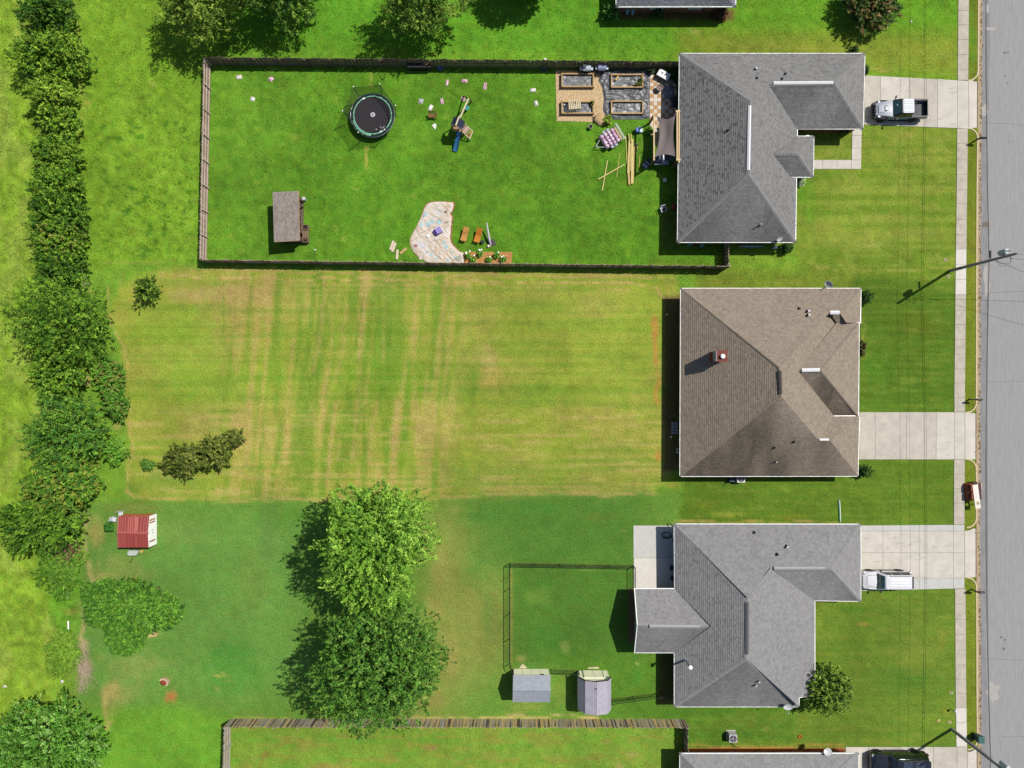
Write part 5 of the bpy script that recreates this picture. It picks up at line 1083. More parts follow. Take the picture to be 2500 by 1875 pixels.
# ------------------------------------------------------------------ trees and shrubs
def crown(parent, c, rx, ry, z0, z1, nsprig, leaves, size, cols, sprig=0.9, seed=0, lump=0.22, droop=0.0, inner=0.36, flat=0.0, lobes=None, upk=0.6, spread=0.24, name='crown', gain=1.7, jit=.38):
    """leaf sprigs spread through an uneven ellipsoid; c = world xy of the centre"""
    r = np.random.default_rng(seed); zc = z0 + (z1 - z0) * 0.42
    d = r.normal(size=(nsprig * 2, 3)); d /= np.linalg.norm(d, axis=1, keepdims=True)
    d = d[(d[:, 2] > -0.45) | (r.random(len(d)) < .35)][:nsprig]; n = len(d)
    az = np.arctan2(d[:, 1], d[:, 0])
    lum = fbm(az * 2.2 + 20, d[:, 2] * 2.5 + 9, 300 + seed, 3); gap = fbm(az * 3.1 + 40 + seed, d[:, 2] * 3.4 + 17, 350 + seed, 3) > .40 - .02 * (d[:, 2] > .6); rad = (1 + lump * (lum - 0.56) * 2.8) * np.where(gap, 1, .74)
    deep = np.where(r.random(n) < inner, r.uniform(.35, .85, n), r.uniform(.84, 1.0, n)); rad = rad * deep
    hz = np.where(d[:, 2] > 0, z1 - zc, zc - z0)
    base = np.stack([c[0] + d[:, 0] * rx * rad, c[1] + d[:, 1] * ry * rad, zc + d[:, 2] * hz * rad], -1)
    if lobes is not None:
        parts = [base]; ds = [d]; dp = [deep]
        for (lx, ly, lr, lz) in lobes:
            k = int(n * (lr * lr) / (rx * ry) * 0.9); dd = r.normal(size=(k, 3)); dd /= np.linalg.norm(dd, axis=1, keepdims=True); dd[:, 2] = np.abs(dd[:, 2]) - .2
            q = np.where(r.random(k) < inner, r.uniform(.4, .85, k), 1.0) * (1 + lump * (fbm(np.arctan2(dd[:, 1], dd[:, 0]) * 2 + 5, dd[:, 2] * 2 + 5, seed + 7, 2) - .5) * 2)
            parts.append(np.stack([lx + dd[:, 0] * lr * q, ly + dd[:, 1] * lr * q, lz * .5 + dd[:, 2] * lz * .5 * q], -1)); ds.append(dd); dp.append(q)
        base = np.concatenate(parts); d = np.concatenate(ds); deep = np.concatenate(dp); n = len(base)
    ax = d * np.array([1, 1, .75]) + np.array([0, 0, upk]) + r.normal(size=(n, 3)) * jit; ax[:, 2] -= droop; ax /= np.linalg.norm(ax, axis=1, keepdims=True)
    L = sprig * r.uniform(.6, 1.25, n)
    m = leaves; t = r.uniform(0, 1, (n, m)); w = spread * sprig * (1.05 - t * .75)
    off = r.normal(size=(n, m, 3)) * w[..., None] * .5
    P = base[:, None, :] + ax[:, None, :] * (L[:, None] * (t - .6))[..., None] + off
    P = P.reshape(-1, 3); N = len(P); keep = P[:, 2] > .05; 
    nr = np.repeat(ax, m, 0) * .45 + np.array([0, 0, .65]) + r.normal(size=(N, 3)) * .55; nr /= np.linalg.norm(nr, axis=1, keepdims=True)
    tg = np.cross(nr, r.normal(size=(N, 3))); tg /= np.linalg.norm(tg, axis=1, keepdims=True); bt = np.cross(nr, tg)
    s = size * r.uniform(.6, 1.35, N); a = s[:, None] * tg; b = s[:, None] * .62 * bt
    V = np.stack([P - a, P - b * .9 + nr * s[:, None] * .10, P + a, P + b * .9 + nr * s[:, None] * .10], 1)
    cl = np.minimum(lina(np.array(cols, float)) * gain, .5); ci = r.integers(0, len(cl), n); shade = np.repeat(cl[ci], m, 0) * r.uniform(.68, 1.32, (N, 1)) * np.repeat(r.uniform(.66, 1.25, (n, 1)), m, 0)
    V = V[keep]; shade = shade[keep]
    o = np_mesh(name, V.reshape(-1, 3) - np.array(root_loc(parent)), np.arange(4 * len(V)).reshape(-1, 4), leaf_mat('leaf'), np.repeat(shade, 4, 0), parent)
    return o
bark = mat('bark', (92, 82, 66), 0.95, 0.25, 5, 0.02, stretch=(4, 4, .8)); barkd = mat('bark_dark', (84, 70, 58), 0.95, 0.25, 5, 0.02, stretch=(4, 4, .8))
def trunk(parent, g, h, r, limbs=6, spread=2.0, m=None, seed=0):
    rr = random.Random(seed); q = MB(); g = Vector(g); pts = [g + Vector((0, 0, -.1))]; p = g.copy()
    for i in range(1, 6): p = g + Vector((rr.uniform(-.08, .08) * i, rr.uniform(-.08, .08) * i, h * i / 5)); pts.append(p)
    q.tube(pts, [r * 1.5, r, r * .85, r * .7, r * .5, r * .25], 9)
    for i in range(limbs):
        a = 2 * math.pi * i / limbs + rr.uniform(-.4, .4); z = h * rr.uniform(.3, .8); s0 = g + Vector((0, 0, z)); L = spread * rr.uniform(.6, 1)
        q.tube([s0, s0 + Vector((math.cos(a) * L * .5, math.sin(a) * L * .5, L * .35)), s0 + Vector((math.cos(a) * L, math.sin(a) * L, L * .55))], [r * .45, r * .3, r * .1], 6)
    return q.build('trunk', m or bark, parent, smooth='auto')
def tree(label, px, py, rpx, rpy, z1, cols, name='tree', cat='tree', group=None, zfrac=.5, z0=None, nsprig=None, leaves=28, size=.088, sprig=.7, seed=0, m=None, lobes=None, dens=1.0, **kw):
    """px,py,rpx,rpy: the crown as it shows in the photo; z1 its top"""
    z0 = z1 * .16 if z0 is None else z0; zc = z0 + (z1 - z0) * .42; k = 1 - zc / H
    if group == HG: rpx, rpy = rpx * 1.14, rpy * 1.14
    gx_, gy_ = 1250 + (px - 1250) * k, 937.5 + (py - 937.5) * k; rx, ry = rpx * k / S, rpy * k / S; g = G(gx_, gy_)
    t = thing(name, label, cat, g, group)
    trunk(t, g, z1 * .60, max(.05, min(rx, ry) * .045), 6, min(rx, ry) * .6, m, seed)
    ns = nsprig or int(dens * 14 * math.pi * rx * ry / (sprig * sprig)) + 30
    lw = None
    if lobes: lw = [(*G(1250 + (a - 1250) * k, 937.5 + (b_ - 937.5) * k).xy, lr * k / S, lz) for a, b_, lr, lz in lobes]
    crown(t, (g.x, g.y), rx, ry, z0, z1, ns, leaves, size, cols, sprig, seed, lobes=lw, **kw)
    return t
HG = 'trees and tall shrubs of the hedge row on the left'
ha = [(112, 150, 42), (92, 132, 36), (128, 164, 50), (72, 112, 30)]; hb = [(136, 170, 54), (116, 152, 46), (150, 180, 62)]; hd = [(80, 120, 32), (62, 100, 28), (98, 136, 40), (52, 86, 26)]
he = [(100, 142, 42), (80, 124, 38), (70, 114, 42), (118, 154, 52)]
tree('dark topmost tree of the left hedge row, cut by the top edge', 118, 26, 62, 56, 6.5, hd, group=HG, seed=1, lump=.4)
tree('broad bright green second tree of the left hedge row', 124, 130, 82, 54, 5.5, ha + hb[:1], group=HG, seed=2, lump=.3)
tree('small round light green tree, third in the left hedge row', 128, 236, 54, 48, 4.6, hb + ha[:1], group=HG, seed=3)
tree('small light green tree below the round third hedge tree', 146, 298, 42, 34, 4.0, ha + hb[:1], group=HG, seed=33)
tree('rounded mid green hedge tree level with the trampoline yard', 139, 376, 54, 46, 4.4, ha, group=HG, seed=4)
tree('mid green hedge tree just below the one level with the playset', 146, 450, 58, 48, 4.4, ha, group=HG, seed=5, lump=.3)
tree('dark shaggy hedge tree level with the wooden shed', 146, 530, 64, 62, 4.8, hd + ha, group=HG, seed=6, lump=.35)
tree('hedge tree with olive tips level with the long fence corner', 150, 592, 62, 50, 4.4, ha + [(128, 138, 58)], group=HG, seed=7, lump=.35)
tree('dark narrow hedge tree just above the widest hedge tree', 150, 655, 54, 48, 4.2, hd, group=HG, seed=8, lump=.35)
tree('widest and fullest tree of the left hedge row, wedge leaved and dark at its foot', 147, 778, 106, 100, 7.2, ha + hd[:2], group=HG, seed=9, lump=.28, sprig=1.1)
tree('ragged hedge tree right below the widest one', 148, 905, 62, 62, 4.6, ha, group=HG, seed=10, lump=.4)
tree('thin young tree standing right of the hedge row above the leaning sapling', 272, 918, 34, 42, 2.8, [(100, 150, 48), (84, 132, 42), (124, 130, 60)], group=HG, seed=11, lump=.45, sprig=.55, size=.09, dens=.7)
tree('sparse young tree right of the hedge row with olive leaves', 282, 982, 28, 40, 2.6, [(92, 142, 46), (110, 132, 56), (76, 122, 38)], group=HG, seed=12, lump=.5, sprig=.55, size=.09, dens=.7)
tree('big blue green spreading hedge tree level with the olive bushes', 162, 1048, 92, 100, 5.5, he + [(76, 124, 52)], group=HG, seed=13, lump=.3, sprig=1.1)
tree('feathery bush at the right foot of the blue green hedge tree', 281, 1096, 32, 32, 2.0, [(94, 148, 44), (120, 158, 60)], 'shrub', 'shrub', HG, seed=14, lump=.4, sprig=.7, size=.08)
tree('bushy hedge tree with yellow flecks above the brown brush', 150, 1185, 82, 72, 5.0, he + [(134, 146, 56)], group=HG, seed=15, lump=.3)
tree('dark green lowest tree of the hedge row by the bare path', 100, 1280, 84, 66, 5.0, hd + ha[:2], group=HG, seed=16, lump=.4)
tree('low tangle of weeds and brown dead stems under the lowest hedge tree', 150, 1390, 52, 56, 1.3, [(92, 138, 40), (76, 122, 34), (112, 146, 52)], 'weed_patch', 'weeds', HG, seed=17, lump=.5, sprig=.6, size=.08, flat=.5)
tree('dead brown brush heap between the green weeds', 162, 1343, 28, 22, 1.5, [(124, 98, 76), (104, 80, 62), (140, 112, 88)], 'brush_heap', 'brush', HG, seed=18, lump=.4, sprig=.7, size=.05, dens=1.0)
tree('low yellow green weeds beside the bare stony patch', 150, 1600, 38, 52, .9, [(104, 146, 42), (118, 152, 52)], 'weed_patch', 'weeds', HG, seed=19, sprig=.5, size=.07, dens=.8)
tree('spreading green tree with a small lower lobe, above the brick fire ring', 318, 1486, 108, 70, 4.5, [(92, 140, 44), (76, 122, 38), (108, 152, 50), (64, 108, 32)], seed=20, lump=.3, dens=1.5, lobes=[(292, 1562, 44, 2.8), (240, 1462, 44, 3.4), (400, 1500, 34, 2.8)])
tree('large glossy green tree in the bottom left corner', 108, 1835, 150, 132, 8.0, [(94, 146, 46), (76, 124, 38), (110, 160, 58), (128, 168, 84), (82, 134, 42)], seed=21, lump=.22, sprig=.95)
# middle yard bushes
tree('small lone olive green tree near the hedge in the dry mown yard', 359, 704, 28, 34, 2.6, [(132, 160, 56), (100, 132, 42), (70, 100, 30), (56, 84, 26)], seed=22, lump=.5, sprig=.6, size=.08, dens=.8)
BG = 'row of dark olive bushes in the dry mown yard'
ol = [(104, 118, 44), (84, 98, 38), (126, 134, 58), (70, 84, 32)]
tree('largest dark olive bush, left of centre in the bush row', 452, 1120, 44, 42, 2.5, ol, 'shrub', 'shrub', BG, seed=23, lump=.5, sprig=.6, size=.1, dens=.9)
tree('dark olive bush right of the largest in the bush row', 523, 1106, 44, 40, 2.5, ol, 'shrub', 'shrub', BG, seed=24, lump=.5, sprig=.6, size=.1, dens=.9)
tree('small olive bush at the right end of the bush row', 569, 1070, 26, 24, 1.8, ol, 'shrub', 'shrub', BG, seed=25, lump=.4, sprig=.5, size=.1)
tree('smallest green bush at the left end of the bush row', 414, 1134, 22, 20, 1.5, ol + [(100, 140, 50)], 'shrub', 'shrub', BG, seed=26, lump=.4, sprig=.5, size=.1)
tree('tiny thin sapling left of the olive bush row', 362, 1136, 18, 14, 1.2, [(104, 146, 56), (86, 126, 48)], 'sapling', 'sapling', seed=27, lump=.6, sprig=.45, size=.07, dens=.35)
# the two big maples
tree('big bright yellow green tree, upper of the pair beside the lower fence', 924, 1328, 138, 166, 14.5, [(128, 172, 58), (106, 152, 48), (146, 186, 72), (88, 132, 42)], seed=28, lump=.22, sprig=1.0, size=.085, leaves=34, spread=.17, upk=.4, nsprig=2600, inner=.45, jit=.55, gain=1.7)
tree('big darker green tree, lower of the pair overlapping the weathered fence', 934, 1620, 168, 152, 15.0, [(98, 144, 50), (78, 124, 42), (116, 156, 62), (62, 106, 36)], seed=29, lump=.2, sprig=.75, size=.085, leaves=24, spread=.2, upk=.4, nsprig=3600, inner=.45, jit=.55, gain=1.6)
# top edge
tree('tree with lit grey green leaves cut by the top edge, left of the trampoline yard', 480, -4, 100, 98, 9.0, [(146, 166, 66), (118, 142, 50), (92, 118, 40)], seed=30, lump=.35, sprig=1.1, dens=1.6)
tree('tree cut by the top edge, second from the left along the upper lawn', 672, -50, 132, 100, 9.0, [(118, 150, 58), (90, 126, 44), (70, 104, 36)], seed=31, lump=.35, sprig=1.1, dens=1.6)
tree('tree cut by the top edge above the middle of the top fence', 1032, -2, 108, 98, 8.5, [(128, 156, 56), (100, 132, 46), (76, 108, 38)], seed=32, lump=.35, sprig=1.1, dens=1.6)
tree('tree standing outside the top edge with its round shadow on the upper lawn', 1296, -120, 104, 98, 8.0, ha, seed=34, lump=.2, dens=1.5)
tree('tree with bronze and dark green leaves at the top edge by the sidewalk', 2128, 6, 74, 72, 3.2, [(112, 116, 60), (84, 106, 46), (66, 96, 40), (140, 112, 70), (56, 84, 34)], seed=35, lump=.3, sprig=.8, dens=1.4)
# by the houses
tree('bushy round tree against the front corner of the light grey house', 2020, 1680, 56, 66, 4.6, [(120, 150, 50), (94, 124, 42), (70, 100, 34), (136, 160, 62)], seed=36, lump=.22, sprig=.8, dens=1.3)
sh = [(58, 92, 34), (44, 74, 28), (74, 108, 42)]
def shrub(label, px, py, r, h, cols=sh, seed=40, **kw): return tree(label, px, py, r, r * kw.pop('asp', 1), h, cols, 'shrub', 'shrub', 'shrubs beside the houses', seed=seed, sprig=.45, size=.07, lump=.35, z0=.05, **kw)
shrub('dark shrub at the top front corner of the brown roofed house', 2114, 725, 15, 1.6, seed=41); shrub('dark shrub at the lower front corner of the brown roofed house', 2110, 1150, 15, 1.6, seed=42)
shrub('low reddish shrub along the front wall of the brown roofed house', 2103, 850, 10, .9, [(100, 84, 52), (80, 92, 44)], 43, asp=2.0)
shrub('dark pointed shrub at the lower front corner of the upper grey house', 1921, 605, 14, 1.3, seed=44); shrub('small dark shrub at the garage corner of the upper grey house', 2061, 316, 12, 1.0, seed=45)
shrub('pale flowering shrub at the porch corner of the upper grey house', 1952, 442, 11, .9, [(178, 196, 150), (120, 160, 80), (210, 216, 190)], 46)
shrub('spiky dark shrub at the upper garage corner of the upper grey house', 2083, 124, 13, 1.2, seed=47, asp=.7)
shrub('leafy shrub in the shade left of the blue boards', 1484, 30, 16, 1.5, [(96, 150, 60), (70, 120, 44)], 48); shrub('small leafy shrub by the end wall of the top house', 1504, 40, 10, 1.2, [(110, 160, 70), (80, 130, 50)], 49)
shrub('green shrub in the middle of the top brick wall', 1606, 34, 13, 1.1, [(76, 120, 50), (60, 100, 40)], 50); shrub('reddish brown shrub at the right corner of the top house', 1762, 34, 18, 1.3, [(112, 76, 56), (96, 96, 52), (130, 92, 66), (80, 64, 44)], 51)
shrub('dark green shrub in the shaded corner behind the checker paving', 1650, 190, 12, 1.2, [(44, 92, 40), (34, 76, 34)], 52); shrub('yellow green grassy plant by the sand heap', 1484, 293, 9, .8, [(150, 170, 66), (128, 152, 56)], 53, asp=1.3)
shrub('small fern like plant at the lower left pergola post', 1587, 319, 8, .7, [(120, 160, 50), (100, 142, 44)], 54); shrub('dark bush behind the left side of the red roofed shed', 268, 1287, 10, 1.1, [(70, 130, 44), (50, 104, 36)], 55)
shrub('dark evergreen bit at the garage side of the upper grey house', 2112, 172, 5, .8, seed=56, asp=2.2)
# ------------------------------------------------------------------ vehicles (local +x = front, then turned)
glass = mat('car_glass', (52, 84, 86), 0.06, 0.10, 1.2, spec=0.8); glassd = mat('car_glass_dark', (28, 32, 42), 0.06, 0.05, 2, spec=0.8)
rubber = mat('rubber', (34, 34, 36), 0.8); blackp = mat('black_plastic', (40, 40, 43), 0.5, 0.08, 4); chrome = mat('chrome', (200, 202, 206), 0.18, 0.03, 3, metal=0.9)
lampm = mat('headlight', (176, 184, 190), 0.3, 0.03, 3, spec=.7); tailm = mat('tail_light', (160, 30, 30), 0.2, 0.05, 3, spec=.6)
def rring(x, w, zb, zt, cr=0.06, tum=0.05, n=4):
    """rounded section across the car at length x: half width w"""
    r = min(cr, (zt - zb) * .45); pts = []
    for (cy_, cz_, a0) in ((w - tum - r, zt - r, 0), (-(w - tum - r), zt - r, 90), (-(w - r), zb + r, 180), ((w - r), zb + r, 270)):
        for i in range(n): a = math.radians(a0 + 90 * i / (n - 1)); pts.append(Vector((x, cy_ + r * math.cos(a), cz_ + r * math.sin(a))))
    return pts
def wheels(t, M, xs, w, R, tw=.26, rim=None):
    for x in xs:
        for s_ in (-1, 1):
            y = s_ * (w - tw / 2)
            q = MB(); q.lathe((0, 0, 0), [(R * .62, -tw / 2), (R * .94, -tw / 2), (R, -tw * .36), (R, tw * .36), (R * .94, tw / 2), (R * .62, tw / 2)], 20); q.xform(M @ Matrix.Translation((x, y, R)) @ Matrix.Rotation(math.pi / 2, 4, 'X')); wh = q.build('wheel', rubber, t, smooth='auto')
            q = MB(); q.lathe((0, 0, 0), [(R * .6, -tw * .3), (R * .6, tw * .3)], 14); q.lathe((0, 0, 0), [(R * .16, -tw * .47), (R * .12, tw * .47)], 8)
            for k in range(5): a = 2 * math.pi * k / 5; q.box((R * .33 * math.cos(a), R * .33 * math.sin(a), 0), (R * .5, .07, tw * .86), rz=a)
            q.xform(M @ Matrix.Translation((x, y, R)) @ Matrix.Rotation(math.pi / 2, 4, 'X')); q.build('rim', rim or chrome, wh)
def panel(name, pts, m, t, M, th=.012, bevel=0, parent=None):
    q = MB(); p = [Vector(v) for v in pts]; n = (p[1] - p[0]).cross(p[2] - p[0]).normalized(); k = len(p)
    q.add([v + n * th for v in p] + [v - n * th for v in p], [tuple(range(k)), tuple(reversed(range(k, 2 * k)))] + [(i, k + i, k + (i + 1) % k, (i + 1) % k) for i in range(k)])
    q.xform(M); return q.build(name, m, parent or t, bevel=bevel)
def suv(label, cat, px, py, L, Wd, Ht, paint, roofm=None, rot=math.pi, hood=1.08, belt=1.12, rails=True, sunroof=False, gl=None, roof_back=None, name='parked_car'):
    t = thing(name, label, cat, G(px, py, .05)); M = Matrix.Translation(G(px, py, .05)) @ Matrix.Rotation(rot, 4, 'Z'); w = Wd / 2; xf, xr = L / 2, -L / 2
    q = MB(); q.loft([rring(xr, w - .12, .42, belt - .14), rring(xr + .10, w - .03, .30, belt), rring(xr + .5, w, .26, belt), rring(xr + L * .28, w - .015, .24, belt), rring(xr + L * .58, w - .015, .24, belt), rring(xf - L * .30, w, .25, belt - .01, .09), rring(xf - .75, w, .26, hood, .12), rring(xf - .28, w - .05, .28, hood - .10, .14), rring(xf - .06, w - .17, .34, hood - .24, .14), rring(xf, w - .28, .42, hood - .36, .12)])
    q.xform(M); body = q.build('body', paint, t, smooth='auto')
    # hood bulge
    q = MB(); q.hexa([Vector(v) for v in ((xf - L * .29, -w * .62, belt - .05), (xf - .32, -w * .50, hood - .13), (xf - .32, w * .50, hood - .13), (xf - L * .29, w * .62, belt - .05), (xf - L * .28, -w * .58, belt + .035), (xf - .42, -w * .46, hood + .0), (xf - .42, w * .46, hood + .0), (xf - L * .28, w * .58, belt + .035))]); q.xform(M); q.build('hood', paint, t, smooth=True, bevel=.04)
    # cabin
    cx0, cx1 = xr + .14, xf - L * .275; rx0, rx1 = xr + .34, cx1 - .62; wb, wt = w - .05, w - .24
    def ring(x0, x1, yw, z, r=.1, n=3):
        pts = []
        for (cx_, cy_, a0) in ((x1 - r, yw - r, 0), (x0 + r, yw - r, 90), (x0 + r, -yw + r, 180), (x1 - r, -yw + r, 270)):
            for i in range(n): a = math.radians(a0 + 90 * i / (n - 1)); pts.append(Vector((cx_ + r * math.cos(a), cy_ + r * math.sin(a), z)))
        return pts
    q = MB(); q.loft([ring(cx0, cx1, wb, belt - .05), ring(rx0 - .04, rx1 + .10, wt + .02, Ht - .12, .14), ring(rx0, rx1, wt - .02, Ht - .03, .16), ring(rx0 + .15, rx1 - .2, wt - .2, Ht, .2)]); q.xform(M); q.build('cabin', roofm or paint, t, smooth='auto')
    gl = gl or glass; e = .018
    panel('windshield', [(cx1 + .0, -wb + .12, belt + .0), (cx1 + .0, wb - .12, belt + .0), (rx1 + .10, wt - .08, Ht - .11), (rx1 + .10, -wt + .08, Ht - .11)], gl, t, M, .02)
    panel('rear_window', [(cx0 - .0, wb - .15, belt + .06), (cx0 - .0, -wb + .15, belt + .06), (rx0 - .05, -wt + .12, Ht - .15), (rx0 - .05, wt - .12, Ht - .15)], glassd, t, M, .02)
    n = 3; sp = (cx1 - .35 - cx0 - .12) / n
    for s_ in (-1, 1):
        for i in range(n):
            a0 = cx0 + .14 + i * sp; a1 = a0 + sp - .09; b1 = a1 - (.42 if i == n - 1 else 0); b0 = a0 + (.12 if i == 0 else 0)
            f = .06; yb = wb - .005; yt = wt + .045
            p = [(a0, s_ * yb, belt + .02), (a1 + (.12 if i == n - 1 else 0), s_ * yb, belt + .02), (b1, s_ * yt, Ht - .17), (b0, s_ * yt, Ht - .17)]
            panel('side_window', p if s_ < 0 else p[::-1], glassd, t, M, .02)
        q = MB(); q.box((cx1 - .34, s_ * (w + .12), belt + .06), (.14, .22, .17)); q.xform(M); q.build('mirror', blackp if rails else paint, t, smooth=True, bevel=.03)
        q = MB(); q.box((xf - .2, s_ * (w - .22), hood - .24), (.22, .26, .15)); q.xform(M); q.build('headlight', lampm, t, bevel=.03)
        q = MB(); q.box((xr + .05, s_ * (w - .12), belt - .22), (.14, .16, .34)); q.xform(M); q.build('tail_light', tailm, t, bevel=.02)
        if rails: q = MB(); q.tube([(rx0 + .1, s_ * (wt - .03), Ht - .02), (rx0 + .25, s_ * (wt - .03), Ht + .07), (rx1 - .5, s_ * (wt - .03), Ht + .07), (rx1 - .3, s_ * (wt - .03), Ht - .02)], .028, 6); q.xform(M); q.build('roof_rail', mat('rail_grey', (96, 92, 92), 0.5), t)
        q = MB(); q.box((0, s_ * (w + .005), .36), (L * .42, .05, .12)); q.xform(M); q.build('sill', blackp, t, bevel=.015)
    for yy in (-.35, .35): q = MB(); q.beam((cx1 + .03, yy - .1, belt + .04), (cx1 - .12, yy + .4, belt + .16), .03); q.xform(M); q.build('wiper', blackp, t)
    for s_ in (-1, 1): q = MB(); q.beam((xf - L * .28, s_ * w * .66, belt + .012), (xf - .5, s_ * w * .6, hood + .0), .025, .02); q.xform(M); q.build('hood_seam', blackp, t)
    q = MB(); q.box((xf - .04, 0, .52), (.16, Wd - .5, .26)); q.xform(M); q.build('bumper', blackp, t, bevel=.04); q = MB(); q.box((xr + .02, 0, .55), (.18, Wd - .3, .26)); q.xform(M); q.build('bumper', blackp, t, bevel=.04)
    q = MB(); q.box((xf - .07, 0, hood - .36), (.10, Wd * .5, .2)); q.xform(M); q.build('grille', blackp, t, bevel=.02)
    q = MB(); q.box((rx0 - .06, 0, Ht - .06), (.22, wt * 1.7, .04)); q.xform(M); q.build('spoiler', blackp, t, bevel=.012)
    if rails:
        for yy in (-.28, 0, .28): q = MB(); q.box(((rx0 + rx1) / 2 - .1, yy, Ht + .004), ((rx1 - rx0) * .72, .05, .02)); q.xform(M); q.build('roof_rib', roofm or paint, t, bevel=.008)
    if sunroof:
        for x in ((rx0 + rx1) / 2 - .62, (rx0 + rx1) / 2 + .55): q = MB(); q.box((x, 0, Ht + .006), (.98, wt * 1.5, .03)); q.xform(M); q.build('sunroof', mat('sunroof_glass', (66, 76, 92), 0.08, 0.1, 2, spec=.8), t, bevel=.012)
    for s_ in (-1, 1):
        for x in (xf - .93, xr + .98): q = MB(); q.tube([(x + .46 * math.cos(a), s_ * (w + .005), .36 + .46 * math.sin(a)) for a in [math.pi * i / 8 for i in range(9)]], .035, 5); q.xform(M); q.build('wheel_arch', blackp, t)
    wheels(t, M, (xf - .93, xr + .98), w + .01, .37)
    return t, M
wp = mat('white_car_paint', (248, 249, 252), 0.25, 0.02, 2, spec=.5, coat=.6)
suv('white car with grey roof rails parked tight against the garage of the light grey house', 'car', 2153, 1411, 4.85, 1.86, 1.80, wp)
bk = mat('black_car_paint', (34, 36, 44), 0.16, 0.05, 2, spec=.6, coat=.8)
tt, MM = suv('large black car with two dark sunroofs at the bottom edge of the view', 'car', 2183, 1852, 5.7, 2.05, 1.92, bk, hood=1.16, belt=1.2, rails=True, sunroof=True, gl=glassd)
# pickup
pt = mat('silver_blue_paint', (176, 184, 196), 0.4, 0.04, 2, spec=.3); pdk = mat('truck_liner', (112, 112, 116), 0.8, 0.1, 6)
L, Wd = 5.45, 1.90; t = thing('pickup_truck', 'silver pickup truck with a hood scoop and open black bed on the driveway', 'pickup truck', G(2184, 275, .05)); M = Matrix.Translation(G(2184, 275.5, .05)) @ Matrix.Rotation(math.pi + .012, 4, 'Z')
w = Wd / 2; xf, xr = L / 2, -L / 2
q = MB(); q.loft([rring(.22, w - .06, .42, 1.16), rring(.6, w - .05, .40, 1.18), rring(.9, w - .05, .4, 1.2, .08), rring(1.5, w - .10, .42, 1.18, .14, .08), rring(2.1, w - .13, .45, 1.10, .16, .1), rring(2.38, w - .22, .5, 1.0, .16, .1)]); q.xform(M); q.build('body', pt, t, smooth='auto')
q = MB(); q.hexa([Vector(v) for v in ((.95, -.52, 1.15), (2.25, -.38, 1.06), (2.25, .38, 1.06), (.95, .52, 1.15), (.98, -.48, 1.235), (2.2, -.34, 1.14), (2.2, .34, 1.14), (.98, .48, 1.235))]); q.xform(M); q.build('hood', pt, t, smooth=True, bevel=.035)
q = MB(); q.hexa([Vector(v) for v in ((1.15, -.22, 1.19), (1.65, -.25, 1.16), (1.65, .25, 1.16), (1.15, .22, 1.19), (1.18, -.18, 1.25), (1.62, -.21, 1.265), (1.62, .21, 1.265), (1.18, .18, 1.25))]); q.xform(M); q.build('hood_scoop', pt, t, smooth=True, bevel=.025)
for s_ in (-1, 1): q = MB(); q.hexa([Vector(v) for v in ((1.38, s_ * .245 - .03, 1.2), (1.60, s_ * .245 - .03, 1.2), (1.60, s_ * .245 + .03, 1.2), (1.38, s_ * .245 + .03, 1.2), (1.38, s_ * .245 - .03, 1.272), (1.6, s_ * .245 - .03, 1.272), (1.6, s_ * .245 + .03, 1.272), (1.38, s_ * .245 + .03, 1.272))]); q.xform(M); q.build('hood_vent', blackp, t)
q = MB(); q.loft([rring(-1.02, w - .06, .42, 1.2), rring(.22, w - .06, .42, 1.2)]); q.xform(M); q.build('door_panel', pt, t, smooth='auto')
# cab
q = MB()
def cr(x0, x1, yw, z, r=.09):
    pts = []
    for (cx_, cy_, a0) in ((x1 - r, yw - r, 0), (x0 + r, yw - r, 90), (x0 + r, -yw + r, 180), (x1 - r, -yw + r, 270)):
        for i in range(3): a = math.radians(a0 + 45 * i); pts.append(Vector((cx_ + r * math.cos(a), cy_ + r * math.sin(a), z)))
    return pts
q.loft([cr(-1.02, .78, w - .08, 1.16), cr(-.98, .26, w - .22, 1.74), cr(-.96, .20, w - .24, 1.80)]); q.xform(M); q.build('cab', blackp, t, smooth='auto')
q = MB(); q.loft([cr(-.97, .14, w - .23, 1.79, .14), cr(-.96, .12, w - .25, 1.845, .14)]); q.xform(M); rf_ = q.build('roof', pt, t, smooth='auto')
for i in range(5): q = MB(); q.box((-.42, -.5 + i * .25, 1.852), (.92, .12, .03)); q.xform(M); q.build('roof_rib', pt, rf_, bevel=.012)
panel('windshield', [(.80, -w + .20, 1.19), (.80, w - .20, 1.19), (.27, w - .33, 1.75), (.27, -w + .33, 1.75)], glass, t, M, .03)
q = MB(); q.box((.52, -.22, 1.515), (.10, .16, .03), ry=.8); q.xform(M); q.build('dash_paper', mat('white_paper', (236, 240, 244), 0.6), t)
